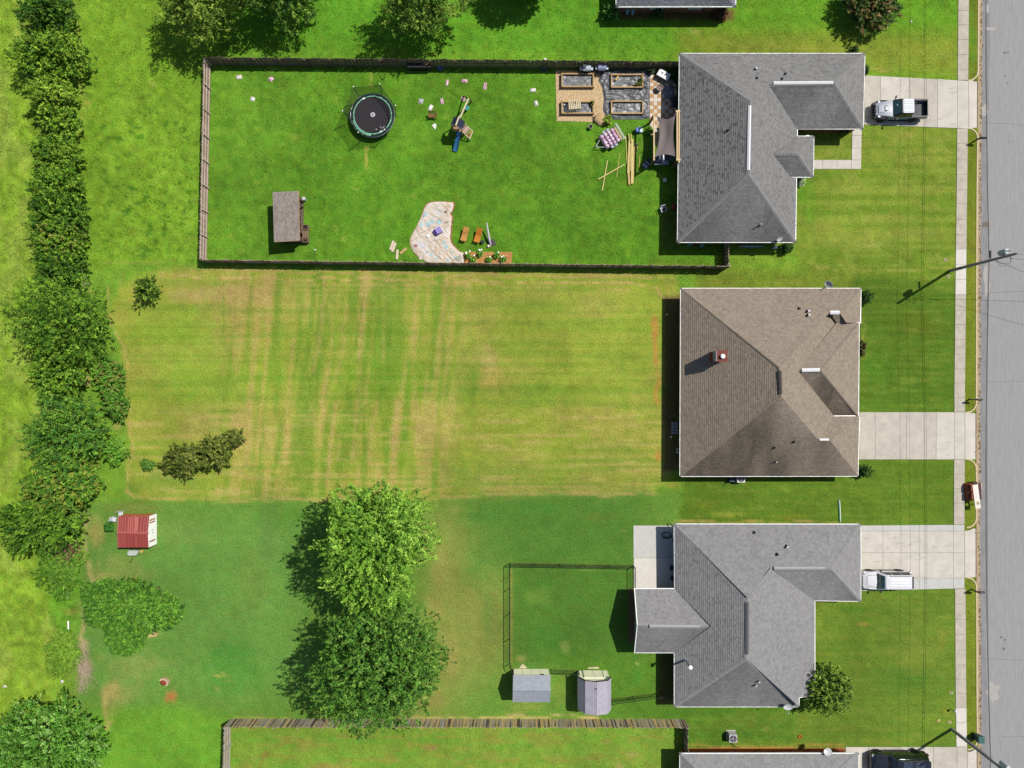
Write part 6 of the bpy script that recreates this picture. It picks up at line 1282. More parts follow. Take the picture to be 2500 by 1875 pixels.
for s_ in (-1, 1):
    for a0, a1, b0, b1 in ((-.12, .66, -.1, .2), (-.92, -.2, -.88, -.18)):
        p = [(a0, s_ * (w - .10), 1.24), (a1, s_ * (w - .10), 1.24), (b1, s_ * (w - .215), 1.70), (b0, s_ * (w - .215), 1.70)]; panel('side_window', p if s_ < 0 else p[::-1], glassd, t, M, .025)
    q = MB(); q.beam((.62, s_ * (w - .06), 1.22), (.55, s_ * (w + .14), 1.27), .06); q.box((.52, s_ * (w + .17), 1.3), (.09, .20, .22)); q.xform(M); q.build('mirror', blackp, t)
    # bulging fenders
    for xc, hz in ((1.62, .98), (-1.55, .9)):
        q = MB(); q.hexa([Vector(v) for v in ((xc - .58, s_ * (w - .26), .5), (xc + .58, s_ * (w - .26), .5), (xc + .58, s_ * (w + .03), .5), (xc - .58, s_ * (w + .03), .5), (xc - .44, s_ * (w - .26), hz - .04), (xc + .44, s_ * (w - .26), hz - .04), (xc + .42, s_ * (w + .01), hz - .10), (xc - .42, s_ * (w + .01), hz - .10))]); q.xform(M); q.build('fender', blackp, t, smooth=True, bevel=.04)
    q = MB(); q.lathe((0, 0, 0), [(.13, -.03), (.13, .03)], 14); q.xform(M @ Matrix.Translation((2.42, s_ * .48, .98)) @ Matrix.Rotation(math.pi / 2, 4, 'Y')); q.build('headlight', lampm, t)
    q = MB(); q.box((2.12, s_ * (w - .2), 1.02), (.16, .10, .06)); q.xform(M); q.build('turn_signal', lampm, t)
    q = MB(); q.box((-.2, s_ * (w - .02), .42), (2.2, .14, .09)); q.xform(M); q.build('side_step', blackp, t, bevel=.02)
    # bed sides
    q = MB(); q.box((-1.87, s_ * (w - .11), .88), (1.66, .13, .62)); q.xform(M); q.build('bed_side', pt, t, bevel=.02); q = MB(); q.box((-1.87, s_ * (w - .11), 1.205), (1.66, .15, .035)); q.xform(M); q.build('bed_rail', blackp, t, bevel=.01)
    q = MB(); q.box((xr + .0, s_ * (w - .1), .95), (.1, .14, .3)); q.xform(M); q.build('tail_light', tailm, t, bevel=.02)
q = MB(); q.box((-1.87, 0, .62), (1.66, Wd - .36, .05)); q.xform(M); q.build('bed_floor', pdk, t)
for i in range(7): q = MB(); q.box((-1.87, -.6 + i * .2, .65), (1.6, .07, .015)); q.xform(M); q.build('bed_rib', pdk, t)
q = MB(); q.box((xr + .05, 0, .9), (.09, Wd - .3, .56)); q.xform(M); q.build('tailgate', blackp, t, bevel=.02); q = MB(); q.box((-1.08, 0, .92), (.07, Wd - .38, .6)); q.xform(M); q.build('bed_front', blackp, t)
q = MB(); q.box((-1.45, -w + .26, .8), (.62, .18, .24)); q.xform(M); q.build('tool_box', mat('toolbox_grey', (70, 66, 62), 0.5), t, bevel=.02)
q = MB(); q.hexa([Vector(v) for v in ((2.3, -.86, .45), (2.66, -.74, .5), (2.66, .74, .5), (2.3, .86, .45), (2.3, -.86, .78), (2.64, -.72, .72), (2.64, .72, .72), (2.3, .86, .78))]); q.xform(M); q.build('bumper', blackp, t, bevel=.04)
q = MB(); q.box((xr - .03, 0, .55), (.16, Wd - .3, .18)); q.xform(M); q.build('bumper', blackp, t, bevel=.03)
q = MB(); q.box((2.43, 0, .95), (.06, .62, .26)); q.xform(M); g_ = q.build('grille', blackp, t, bevel=.02)
for i in range(7): q = MB(); q.box((2.465, -.24 + i * .08, .95), (.02, .04, .2)); q.xform(M); q.build('slot', pt, g_)
wheels(t, M, (1.62, -1.55), w + .05, .42, .29)
q = MB(); q.box((1.3, 0, .45), (1.9, 1.1, .2)); q.box((-1.5, 0, .45), (2.0, 1.0, .2)); q.xform(M); q.build('chassis', blackp, t)
# ------------------------------------------------------------------ things in the trampoline yard
steel = mat('black_steel', (44, 42, 38), 0.6, 0.1, 4)
def rope(name, pts, r, m, parent, n=5): q = MB(); q.tube(pts, r, n); return q.build(name, m, parent)
# trampoline
tc = G(913.6, 288.9); t = thing('trampoline', 'round black trampoline with a worn mint green rim and safety net', 'trampoline', tc); zb = .90; Rm = 1.86
q = MB(); q.lathe(tc, [(Rm, zb - .01), (Rm, zb + .005), (.02, zb - .03)], 48); q.build('jump_mat', mat('jump_mat', (44, 41, 45), 0.8, 0.12, 2.5), t)
def ring_flat(name, r0, r1, z0, z1, a0, a1, m, parent, n=40, j=0):
    q = MB(); vs = []; fs = []
    for i in range(n + 1):
        a = a0 + (a1 - a0) * i / n; k = 1 + random.uniform(-j, j)
        for r, z in ((r0, z0), (r1 * k, z0), (r1 * k, z1), (r0, z1)): vs.append(tc + Vector((r * math.cos(a), r * math.sin(a), z)))
    for i in range(n):
        for k in range(4): fs.append((i * 4 + k, i * 4 + (k + 1) % 4, (i + 1) * 4 + (k + 1) % 4, (i + 1) * 4 + k))
    q.add(vs, fs); return q.build(name, m, parent)
mint = mat('mint_vinyl', (170, 250, 204), 0.5, 0.1, 3); dkg = mat('dark_green_vinyl', (20, 52, 46), 0.6, 0.1, 3)
ring_flat('spring_pad', Rm + .06, Rm + .34, zb - .02, zb, 0, 2 * math.pi, dkg, t, 64, .01)
pad = ring_flat('pad_rim', Rm - .01, Rm + .075, zb, zb + .025, 0, 2 * math.pi, mint, t, 64, .02)
ring_flat('pad_flap', Rm + .05, Rm + .24, zb + .0, zb + .035, math.radians(196), math.radians(266), mint, t, 20, .025)
for a in (math.radians(118), math.radians(-62)): q = MB(); q.box(tc + Vector((math.cos(a) * (Rm + .02), math.sin(a) * (Rm + .02), zb + .04)), (.30, .14, .03), rz=a + math.pi / 2); q.build('pad_tab', white, t)
pts = [tc + Vector(((Rm + .36) * math.cos(a), (Rm + .36) * math.sin(a), zb - .05)) for a in [2 * math.pi * i / 40 for i in range(41)]]; rope('frame', pts, .03, mat('galvanised', (190, 196, 204), 0.35, metal=.5), t)
q = MB(); rr_ = .22; vs = []; 
q2 = ring_flat('logo_ring', .13, .24, zb + .0, zb + .02, 0, 2 * math.pi, mat('logo_grey', (206, 200, 210), 0.7), t, 24)
q2.location = (0.03, 0.04, 0)
q = MB(); q.box(tc + Vector((.07, .06, zb + .01)), (.11, .17, .01), rz=.5); q.box(tc + Vector((-.02, .02, zb + .01)), (.06, .12, .01), rz=-.3); q.build('logo_mark', mat('logo_grey', ()), t)
poles = []
for i in range(6):
    a = math.radians(123 - 60 * i + 3); f = tc + Vector(((Rm + .38) * math.cos(a), (Rm + .38) * math.sin(a), 0)); o_ = Vector((math.cos(a), math.sin(a), 0))
    top = f + o_ * .36 + Vector((0, 0, 2.7)); poles.append(top)
    rope('net_pole', [f + Vector((0, 0, .05)), f + Vector((0, 0, 1.0)) + o_ * .06, top], .035, steel, t); q = MB(); q.ball(top + Vector((0, 0, .03)), .06); q.build('pole_cap', white, t)
    rope('leg', [f - o_ * .1 + Vector((0, 0, zb - .06)), f - o_ * .1 + Vector((0, 0, .03))], .03, steel, t)
nm = net_mat('safety_net', (20, 30, 28), 0.4)
q = MB(); vs = []; fs = []
for i in range(6):
    p0, p1 = poles[i], poles[(i + 1) % 6]; N = 8
    for k in range(N):
        u = k / N; tp = p0.lerp(p1, u) - Vector((0, 0, .05 + .22 * math.sin(math.pi * u))); a = math.radians(126 - 60 * (i + u))
        vs += [tc + Vector(((Rm + .02) * math.cos(a), (Rm + .02) * math.sin(a), zb)), tp]
n_ = len(vs) // 2
for i in range(n_): j = (i + 1) % n_; fs.append((2 * i, 2 * j, 2 * j + 1, 2 * i + 1))
q.add(vs, fs); q.build('safety_net', nm, t)
rope('net_hem', [v for v in vs[1::2]] + [vs[1]], .012, steel, t)
q = MB(); q.ball(tc + Vector((.38, -1.46, zb + .05)), .05); tag(q.build('ball', white, smooth=True), 'tiny white ball lying on the black trampoline mat', 'ball')
rope_ = MB(); rope_.tube([tc + Vector((.75, -1.12, zb + .02)), tc + Vector((.85, -1.3, zb + .02)), tc + Vector((1.05, -1.3, zb + .02)), tc + Vector((1.2, -1.12, zb + .02))], .03, 6); tag(rope_.build('jump_rope', mat('logo_grey', ())), 'short pale bent handle lying on the trampoline mat', 'rope')

# playset
def PX(px, py, z=0): return W(px, py, z)
base = PX(1120, 300, 0); t = thing('playset', 'small wooden playset with navy roof, blue slide and swing beam', 'playset', base)
lumber = mat('pale_lumber', (236, 218, 186), 0.8, 0.12, 4); lum2 = mat('play_wood', (196, 150, 104), 0.8, 0.15, 4); navy = mat('navy_canvas', (44, 50, 78), 0.8, 0.08, 3); blue = mat('blue_slide', (52, 116, 168), 0.4, 0.08, 2, spec=.5)
b0, b1 = PX(1144, 241, 2.35), PX(1123, 288, 2.35); q = MB(); q.beam(b0, b1, .14, .16); q.build('swing_beam', lumber, t)
for e in ((1131, 235), (1152, 248)): q = MB(); q.beam(b0 + Vector((0, 0, -.05)), PX(e[0], e[1], 0), .1); q.build('leg', mat('leg_brown', (110, 84, 62), 0.9, 0.2, 4), t)
ridge0, ridge1 = PX(1121, 287, 2.75), PX(1112, 306.5, 2.75); eL0, eL1, eR0, eR1 = PX(1107.4, 285.4, 2.25), PX(1100.8, 304, 2.25), PX(1135.3, 296.7, 2.25), PX(1127.3, 317.2, 2.25)
ridge0 = (eL0 + eR0) / 2 + Vector((0, 0, .5)); ridge1 = (eL1 + eR1) / 2 + Vector((0, 0, .5))
plain_sheet('roof_canvas', [eL0, eL1, ridge1, ridge0], .02, navy, t); plain_sheet('roof_canvas', [eR0, eR1, ridge1, ridge0], .02, navy, t)
q = MB(); q.beam(ridge0 + (ridge0 - ridge1) * .05 + Vector((0, 0, .05)), ridge1 + (ridge1 - ridge0) * .02 + Vector((0, 0, .05)), .13, .1); q.build('ridge_board', lumber, t)
q = MB(); q.beam(eL1 + Vector((0, 0, -.04)), ridge1 + Vector((0, -.02, 0)), .05, .1); q.beam(ridge1 + Vector((0, -.02, 0)), eR1 + Vector((0, 0, -.04)), .05, .1); q.build('gable_board', mat('grey_board', (160, 152, 146), 0.8), t)
dl = (eR0 - eL0).normalized(); dw = (eL1 - eL0).normalized(); L_ = .95; cc = (eL0 + eL1 + eR0 + eR1) / 4; cc.z = 0
for a in (-1, 1):
    for b_ in (-1, 1): q = MB(); p = cc + Vector((dl.x, dl.y, 0)) * a * .5 + Vector((dw.x, dw.y, 0)) * b_ * .36; q.beam(p, p + Vector((0, 0, 2.28)), .09); q.build('post', lum2, t)
ang = math.atan2(dl.y, dl.x)
for i in range(6): q = MB(); q.box(cc + Vector((dw.x, dw.y, 0)) * (-.36 + i * .145) + Vector((0, 0, 1.1)), (1.06, .13, .04), rz=ang); q.build('deck_board', lum2, t)
s0, s1 = PX(1121.5, 322, 1.1), PX(1111.5, 370, .12); dv = (s1 - s0); sx_ = Vector((dv.y, -dv.x, 0)).normalized() * .24; Q = 12; vs = []; fs = []
for i in range(Q + 1):
    u = i / Q; p = s0 + dv * u; p.z = 1.12 * (1 - u) ** 1.35 + .12; 
    for o_, h_ in ((-1, .16), (-.86, .02), (.86, .02), (1, .16)): vs.append(p + sx_ * o_ + Vector((0, 0, h_)))
for i in range(Q):
    for k in range(3): fs.append((i * 4 + k, i * 4 + k + 1, i * 4 + 5 + k, i * 4 + 4 + k))
q = MB(); q.add(vs, fs); q.build('slide', blue, t, smooth=True)
fr = [PX(1140.6, 308, 1.1), PX(1154.5, 321, .5), PX(1147, 339, .5), PX(1128.6, 321, 1.1)]
for a, b_ in ((0, 1), (1, 2), (2, 3)): q = MB(); q.beam(fr[a], fr[b_], .07); q.build('climbing_frame', lumber, t)
for i in range(4):
    u = (i + .5) / 4; a, b_ = fr[0].lerp(fr[1], u), fr[3].lerp(fr[2], u); q = MB(); q.beam(a, b_, .09 if i else .3, .05); q.build('rung', mat('pinkish_wood', (206, 176, 160), 0.85, 0.12, 4) if i < 2 else lum2, t)
for p in (fr[1], fr[2]): q = MB(); q.beam(p, Vector((p.x, p.y, 0)), .07); q.build('frame_foot', lumber, t)
pp = PX(1128, 318, 1.3); q = MB(); q.beam(PX(1139, 302, 1.3), PX(1128, 321, 1.3), .05, .3); q.build('side_rail', mat('pinkish_wood', ()), t)
sw_ = PX(1140.5, 264, .5); q = MB(); q.box(sw_, (.42, .3, .08), rz=.6); q.build('swing_seat', mat('teal_plastic', (62, 190, 190), 0.5), t, bevel=.02)
for s_ in (-1, 1): bp_ = b0.lerp(b1, .42 + s_ * .06); rope('swing_rope', [bp_, sw_ + Vector((s_ * .18, s_ * .1, .03))], .012, steel, t)

# crumpled feed bags scattered on the grass
def crumple(name, label, cat, px, py, lx, ly, h, rz, cols, group=None, z=0.0, seed=0):
    r = np.random.default_rng(seed); nx_, ny_ = 9, 7; u, v = np.meshgrid(np.linspace(-1, 1, nx_), np.linspace(-1, 1, ny_))
    ed = 1 - np.maximum(np.abs(u), np.abs(v)) ** 3; jx = r.normal(0, .10, u.shape); jy = r.normal(0, .10, u.shape)
    X = (u + jx) * lx / 2 * (1 - .14 * v * v * r.random()); Y = (v + jy) * ly / 2; Z = z + .025 + h * ed * (.35 + .65 * r.random(u.shape))
    c, s_ = math.cos(rz), math.sin(rz); g = G(px, py); P_ = np.stack([g.x + X * c - Y * s_, g.y + X * s_ + Y * c, Z], -1).reshape(-1, 3)
    I = (np.arange(ny_ - 1)[:, None] * nx_ + np.arange(nx_ - 1)[None]).ravel(); F_ = np.stack([I, I + 1, I + nx_ + 1, I + nx_], -1)
    cl = lina(np.array(cols, float)); n2 = fbm(u.ravel() * 2 + seed, v.ravel() * 2 + seed * 3, 400 + seed, 2); tint = cl[np.clip((n2 * 1.6 * len(cl) - .3 * len(cl)).astype(int), 0, len(cl) - 1)]
    o = np_mesh(name, P_ - np.array([g.x, g.y, 0]), F_, mat('crumpled_plastic', attr='tint', rough=0.5, var=0.08, scale=5, spec=.4), tint, loc=(g.x, g.y, 0)); return tag(o, label, cat, group)
wh_, pk_, gy_ = [(250, 246, 244), (236, 226, 228)], [(236, 214, 226), (206, 120, 160), (240, 226, 226)], [(198, 202, 204), (176, 180, 184)]
BAGS = [(584, 188.5, .55, .38, .1, wh_, 'white crumpled plastic bag nearest the top left fence corner'), (662, 193, .5, .42, .4, pk_, 'pink printed empty bag between the left fence and the trampoline, near the top fence'), (617, 242, .42, .42, 1.0, wh_, 'small white crumpled bag below the pink one left of the trampoline'),
        (1091.6, 202.5, .28, .62, -.15, pk_, 'narrow pink and white bag, upper left of the playset'), (1134.5, 198, .62, .36, -.05, pk_, 'wide pink and white bag lying straight above the swing beam'), (1184, 210.6, .34, .68, -.1, pk_, 'narrow pink and white bag, right of the swing beam'),
        (1028, 247, .46, .52, -.1, gy_, 'grey plastic bag right of the trampoline'), (1051, 263, .36, .6, -.5, wh_, 'long white scrap just above the small wooden bench'), (1079, 247, .32, .6, .1, pk_, 'dark pink bag between the grey bag and the swing'), (1131, 241.6, .46, .42, .3, pk_, 'pinkish bag at the foot of the swing beam'),
        (1301.3, 220, .56, .34, .1, wh_, 'white bag on the grass left of the gravel corner, the upper of two'), (1308.6, 252, .34, .48, .3, wh_, 'white bag on the grass left of the gravel, the lower of two'), (1330, 145.5, .34, .26, 0, wh_, 'white bag caught behind the top fence near the black box'), (937.7, 145.5, .5, .22, -.3, pk_, 'pinkish bag lying outside the top fence'),
        (769, 610, .26, .14, -.3, wh_, 'tiny white scrap on the grass right of the wooden shed'), (1025, 632, .24, .2, 0, wh_, 'tiny white scrap beside the left edge of the big tarp'), (2224, 53, .22, .16, .4, wh_, 'small white scrap on the lawn by the bronze leaved tree')]
for i, (px, py, lx, ly, rz, c, lab) in enumerate(BAGS): crumple('plastic_bag', lab, 'bag', px, py, lx, ly, .13, rz, c, 'plastic bags scattered on the grass', seed=i + 1)
q = MB(); q.prism(P2([(1055, 307), (1059, 302.5), (1065, 303), (1065.5, 309), (1062.5, 317)]), .02, .06); tag(q.build('white_board', mat('white_board', (252, 252, 250), 0.6, 0.03)), 'white pointed board lying on the grass below the small wooden bench', 'board')
# little bench
t = thing('garden_bench', 'small brown slatted wooden bench left of the playset', 'bench', G(1057.5, 286)); bw = mat('bench_brown', (150, 108, 70), 0.85, 0.2, 4)
for i in range(3): q = MB(); q.box(G(1057, 282 + i * 3.4, .42), (.78, .12, .035)); q.build('seat_slat', bw, t)
for i in range(2): q = MB(); q.box(G(1057, 279 - i, .58 + i * .2), (.78, .04, .12)); q.build('back_slat', bw, t)
for s_ in (-1, 1):
    for yy in (280, 290): q = MB(); q.box(G(1057 + s_ * 9, yy, .3), (.06, .06, .6)); q.build('leg', bw, t)
    q = MB(); q.box(G(1057 + s_ * 9.2, 285, .6), (.06, .5, .04)); q.build('armrest', bw, t)
# dark things along the top fence
t = thing('deck_box', 'black tarp covered box with a cardboard sheet against the top fence', 'box', G(1026, 165)); q = MB(); q.box(G(1026, 166, .42), (2.3, .62, .84)); q.build('box_body', mat('black_tarp', (34, 34, 40), 0.6, 0.15, 3, .02), t, bevel=.06)
q = MB(); q.box(G(1026, 166, .88), (2.36, .68, .07)); q.build('lid', mat('black_tarp', ()), t, bevel=.03); q = MB(); q.box(G(1044, 165, .94), (.5, .28, .03), rz=.2); tag(q.build('cardboard_sheet', mat('cardboard', (190, 152, 106), 0.9, 0.1, 4)), 'brown cardboard sheet lying on the black covered box', 'cardboard')
q = MB(); q.lathe(G(1075.5, 169), [(.2, 0), (.30, .22), (.32, .25), (.28, .24), (.19, .06), (.02, .05)], 16, 1.1, .8); tag(q.build('basin', mat('blue_basin', (120, 150, 196), 0.5), smooth='auto'), 'small pale blue basin at the foot of the top fence', 'basin')
q = MB(); q.tube([G(1327 + 8 * math.cos(a), 172, .36) + Vector((0, 0, .33 * math.sin(a))) for a in [2 * math.pi * i / 20 for i in range(21)]], .12, 8); tag(q.build('tyre', mat('grey_rubber', (88, 90, 94), 0.8), smooth=True), 'grey tyre leaning in the shade of the top fence', 'tyre')

# ------------------------------------------------------------------ garden corner
gravel = [(1356, 172), (1486, 172), (1488, 210), (1488, 250), (1484, 276), (1480, 290), (1448, 298), (1359, 295.5)]
b = MB(); b.prism(P2(gravel), -.05, .03); HARD.append(gravel)
gv = b.build('gravel_bed', mat('tan_gravel', (226, 196, 150), 0.95, 0.14, 11, 0.02), kind='structure')
b = MB(); tint = []; k = 0
for i in range(2600):
    px, py = random.uniform(1357, 1470), random.uniform(173, 296)
    if not in_poly(np.array([px]), np.array([py]), gravel)[0]: continue
    n0 = len(b.v); s_ = random.uniform(.02, .05); b.ball(G(px, py, .035), s_, 5, 3, sz=.6, jit=.3); tint += [tuple(np.array(alb(*random.choice(((236, 208, 164), (216, 184, 140), (196, 164, 124), (244, 220, 180))))) * random.uniform(.85, 1.1))] * (len(b.v) - n0)
b.build('gravel', mat('pebble', attr='tint', rough=.9, var=.1, scale=8), gv, kind='stuff', tint=np.array(tint))
# black ground cloth with folds
def cloth(name, poly, amp, colf, z=.05, step=2.0, fold=(1, 0), m=None, seed=0, kind=None, label=None, cat=None, gx_scale=1.0):
    xs = [p[0] for p in poly]; ys_ = [p[1] for p in poly]; x = np.arange(min(xs) - step, max(xs) + 2 * step, step); y = np.arange(min(ys_) - step, max(ys_) + 2 * step, step); X, Y = np.meshgrid(x, y)
    ins = in_poly(X, Y, poly); d = seg_dist(X, Y, list(poly) + [poly[0]]); sd = np.where(ins, d, -d)
    u = X * fold[0] + Y * fold[1]; v = -X * fold[1] + Y * fold[0]
    wv = 2 * fbm(X / 26, Y / 26, seed + 3, 2); rid = lambda a, b, s_: (1 - np.abs(vnoise(a, b, s_) - .5) * 2) ** 5
    Z = z + amp * (.55 * rid(u / 50 + wv, v / 10 + wv, seed) + .45 * rid(u / 18 + wv, v / 26 - wv, seed + 5) + .3 * rid(u / 30, v / 5 + wv, seed + 8) + .5 * fbm(X / 20, Y / 20, seed + 9, 2)) * smooth01(sd / 6)
    ok = sd > -step * .7; idx = -np.ones(X.shape, int); idx[ok] = np.arange(ok.sum())
    # pull outer ring onto the outline
    Xf, Yf = X.copy(), Y.copy()
    C_ = colf(X, Y); 
    A_ = idx[:-1, :-1]; B_ = idx[:-1, 1:]; Cc = idx[1:, 1:]; D_ = idx[1:, :-1]; g = (A_ >= 0) & (B_ >= 0) & (Cc >= 0) & (D_ >= 0)
    F_ = np.stack([A_[g], D_[g], Cc[g], B_[g]], -1); P_ = np.stack([(Xf[ok] - 1250) / S, (937.5 - Yf[ok]) / S, Z[ok]], -1)
    c0 = P_.mean(0) * np.array([1, 1, 0]); o = np_mesh(name, P_ - c0, F_, m or mat('cloth_' + name, attr='tint', rough=.7, var=.08, scale=3, spec=.2), lina(C_[ok]), loc=tuple(c0), smooth=True); return tag(o, label, cat, None, kind)
def blackcol(X, Y):
    n_ = fbm(X / 12, Y / 12, 77, 3)[..., None]; return np.array([92, 95, 98.]) * (1 - n_) + np.array([122, 124, 126.]) * n_
wc = [(1466, 180), (1474, 172), (1540, 170), (1586, 172), (1589, 200), (1586, 240), (1588, 290), (1560, 291), (1500, 291), (1480, 286), (1472, 270), (1474, 240), (1470, 214), (1461, 198)]; HARD.append(wc)
cloth('weed_cloth', wc, .22, blackcol, .05, 1.6, (1, .1), mat('weed_cloth', attr='tint', rough=.42, var=.1, scale=4, spec=.5), 7, None, 'grey black weed cloth spread in folds round two raised beds', 'ground cloth')
# raised beds
bedw = mat('bed_lumber', (206, 172, 120), 0.85, 0.16, 4); bpost = mat('bed_post', (176, 140, 98), 0.9, 0.2, 4)
def raised_bed(label, x0, y0, x1, y1, rz=0.0):
    h = .42; k = 1 - h / H; f = lambda x, y: (1250 + (x - 1250) * k, 937.5 + (y - 937.5) * k)
    (x0, y0), (x1, y1) = f(x0, y0), f(x1, y1); c = G((x0 + x1) / 2, (y0 + y1) / 2); t = thing('raised_bed', label, 'raised bed', c, 'wooden raised garden beds'); lx, ly = (x1 - x0) / S, (y1 - y0) / S
    for s_ in (-1, 1):
        for z in (.12, .32): q = MB(); q.box(c + Vector((0, s_ * ly / 2, z)), (lx, .06, .185)); q.build('board', bedw, t); q = MB(); q.box(c + Vector((s_ * lx / 2, 0, z)), (.06, ly - .07, .185)); q.build('board', bedw, t)
        q = MB(); q.box(c + Vector((0, s_ * ly / 2, .435)), (lx + .06, .13, .035)); q.build('top_board', bedw, t); q = MB(); q.box(c + Vector((s_ * lx / 2, 0, .437)), (.12, ly - .14, .03)); q.build('top_board', bedw, t)
        for a in (-1, 1): q = MB(); q.box(c + Vector((a * (lx / 2 + .02), s_ * (ly / 2 + .02), .25)), (.11, .11, .5)); q.build('post', bpost, t)
    X, Y = np.meshgrid(np.linspace(-lx / 2 + .04, lx / 2 - .04, 34), np.linspace(-ly / 2 + .04, ly / 2 - .04, 14)); sd = int(c.x * 7) % 50
    Z = .16 + .16 * np.abs(fbm(X * 1.1 + sd, Y * 2.6, sd + 500, 3) - .5) * 2; I = (np.arange(13)[:, None] * 34 + np.arange(33)[None]).ravel(); n_ = fbm(X * 2, Y * 2 + sd, sd + 510, 2)[..., None]
    o = np_mesh('liner', np.stack([X, Y, Z], -1).reshape(-1, 3), np.stack([I, I + 1, I + 35, I + 34], -1), mat('weed_cloth', attr='tint'), lina(np.array([84, 88, 92.]) * (1 - n_) + np.array([146, 148, 150.]) * n_).reshape(-1, 3), t, smooth=True)
    return t, c
raised_bed('raised garden bed with a black liner on the gravel, next to the two metal grills', 1372, 180, 1448.5, 211); raised_bed('raised garden bed on the gravel with a slatted crate set on it', 1372, 248, 1448.5, 276)
raised_bed('raised garden bed on the black cloth holding a log and some green plants', 1493, 182, 1569, 212.5); raised_bed('empty raised garden bed on the black cloth nearest the lawn', 1493, 247, 1569, 276.5)
q = MB(); q.tube([G(1501, 200, .36), G(1508, 190, .36)], .11, 9); tag(q.build('log', mat('peeled_log', (226, 194, 132), 0.85, 0.12, 5)), 'short peeled log lying in a raised garden bed', 'log')
tree('small green vegetable plants in the corner of the raised bed with the log', 1557, 206, 10, 5, .75, [(110, 120, 60), (84, 100, 46), (130, 130, 74)], 'plant', 'plant', z0=.25, seed=60, sprig=.25, size=.05, nsprig=60, leaves=14); tree('leafy plant at the right end of the raised bed with the log', 1565, 196, 4, 9, .8, [(100, 112, 56), (84, 100, 46)], 'plant', 'plant', z0=.25, seed=61, sprig=.25, size=.05, nsprig=50, leaves=14)
tree('small leafy plant in the right corner of the bed with the crate', 1446, 252, 4, 8, .7, [(120, 130, 50), (90, 106, 40)], 'plant', 'plant', z0=.25, seed=62, sprig=.22, size=.05, nsprig=40, leaves=14)
# slatted crate
t = thing('slatted_crate', 'pale slatted wooden crate tilted on a raised garden bed', 'crate', G(1398, 262)); cM = Matrix.Translation(G(1401, 263, 0)) @ Matrix.Rotation(.09, 4, 'Z')
pal = mat('pallet_wood', (244, 226, 184), 0.85, 0.12, 4)
for i in range(7): q = MB(); q.box((-.54 + i * .18, 0, .98), (.11, .98, .025)); q.xform(cM); q.build('slat', pal, t)
for s_ in (-1, 1):
    q = MB(); q.box((0, s_ * .42, .93), (1.16, .07, .07)); q.xform(cM); q.build('rail', bedw, t)
    for a in (-1, 1): q = MB(); q.box((a * .5, s_ * .44, .66), (.06, .06, .58)); q.xform(cM); q.build('leg', bedw, t)
    for z in (.55, .72): q = MB(); q.box((0, s_ * .47, z), (1.08, .025, .1)); q.xform(cM); q.build('side_slat', pal, t)
q = MB(); q.box((.06, .12, 1.01), (.1, .16, .05), rz=.4); q.xform(cM); tag(q.build('knot_block', mat('dark_wood_block', (90, 62, 40), 0.9)), 'small dark wood scrap lying on the slatted crate', 'wood scrap')
# grills by the fence
def grill(label, px, py, mlid, open_part):
    t = thing('grill', label, 'grill', G(px, py), 'metal grills by the top fence'); q = MB(); q.box(G(px, py, .45), (.8, .5, .8)); q.build('cabinet', mat('grill_body', (70, 72, 78), 0.5), t, bevel=.02)
    q = MB(); prof_ = [(-.30, .86), (-.30, .98), (-.18, 1.12), (.04, 1.17), (.24, 1.08), (.30, .96), (.30, .86)]; x0, x1 = (-.4, .4); A_ = [G(px, py) + Vector((x0, b_, z)) for b_, z in prof_]; B_ = [G(px, py) + Vector((x1, b_, z)) for b_, z in prof_]
    q.loft([A_, B_]); q.build('lid', mlid, t, smooth='auto'); q = MB(); q.tube([G(px, py) + Vector((-.3, -.35, .98)), G(px, py) + Vector((.3, -.35, .98))], .02, 6); q.build('handle', chrome, t)
    for s_ in (-1, 1): q = MB(); q.box(G(px, py, .88) + Vector((s_ * .52, 0, 0)), (.22, .44, .04)); q.build('side_shelf', mat('grill_steel', (196, 206, 222), 0.35, 0.05, 3, metal=.5), t, bevel=.01)
    if open_part: q = MB(); q.box(G(px - 6, py - 1, 1.22), (.3, .4, .14), rz=.2); q.build('hotplate', mat('dark_vent', (70, 70, 74), 0.6), t, bevel=.03)
    for ax in (-.35, .35):
        for ay in (-.2, .2): q = MB(); q.box(G(px, py, .06) + Vector((ax, ay, 0)), (.07, .07, .12)); q.build('foot', steel, t)
grill('grill with a dark plate on its white lid, left of the pair at the fence', 1430, 175, mat('grill_white', (226, 234, 246), 0.3, 0.04, 3, metal=.2), True); grill('lilac steel grill with plain rounded lid, right of the pair at the fence', 1467, 173.5, mat('grill_lilac', (176, 184, 214), 0.3, 0.05, 3, metal=.3), False)
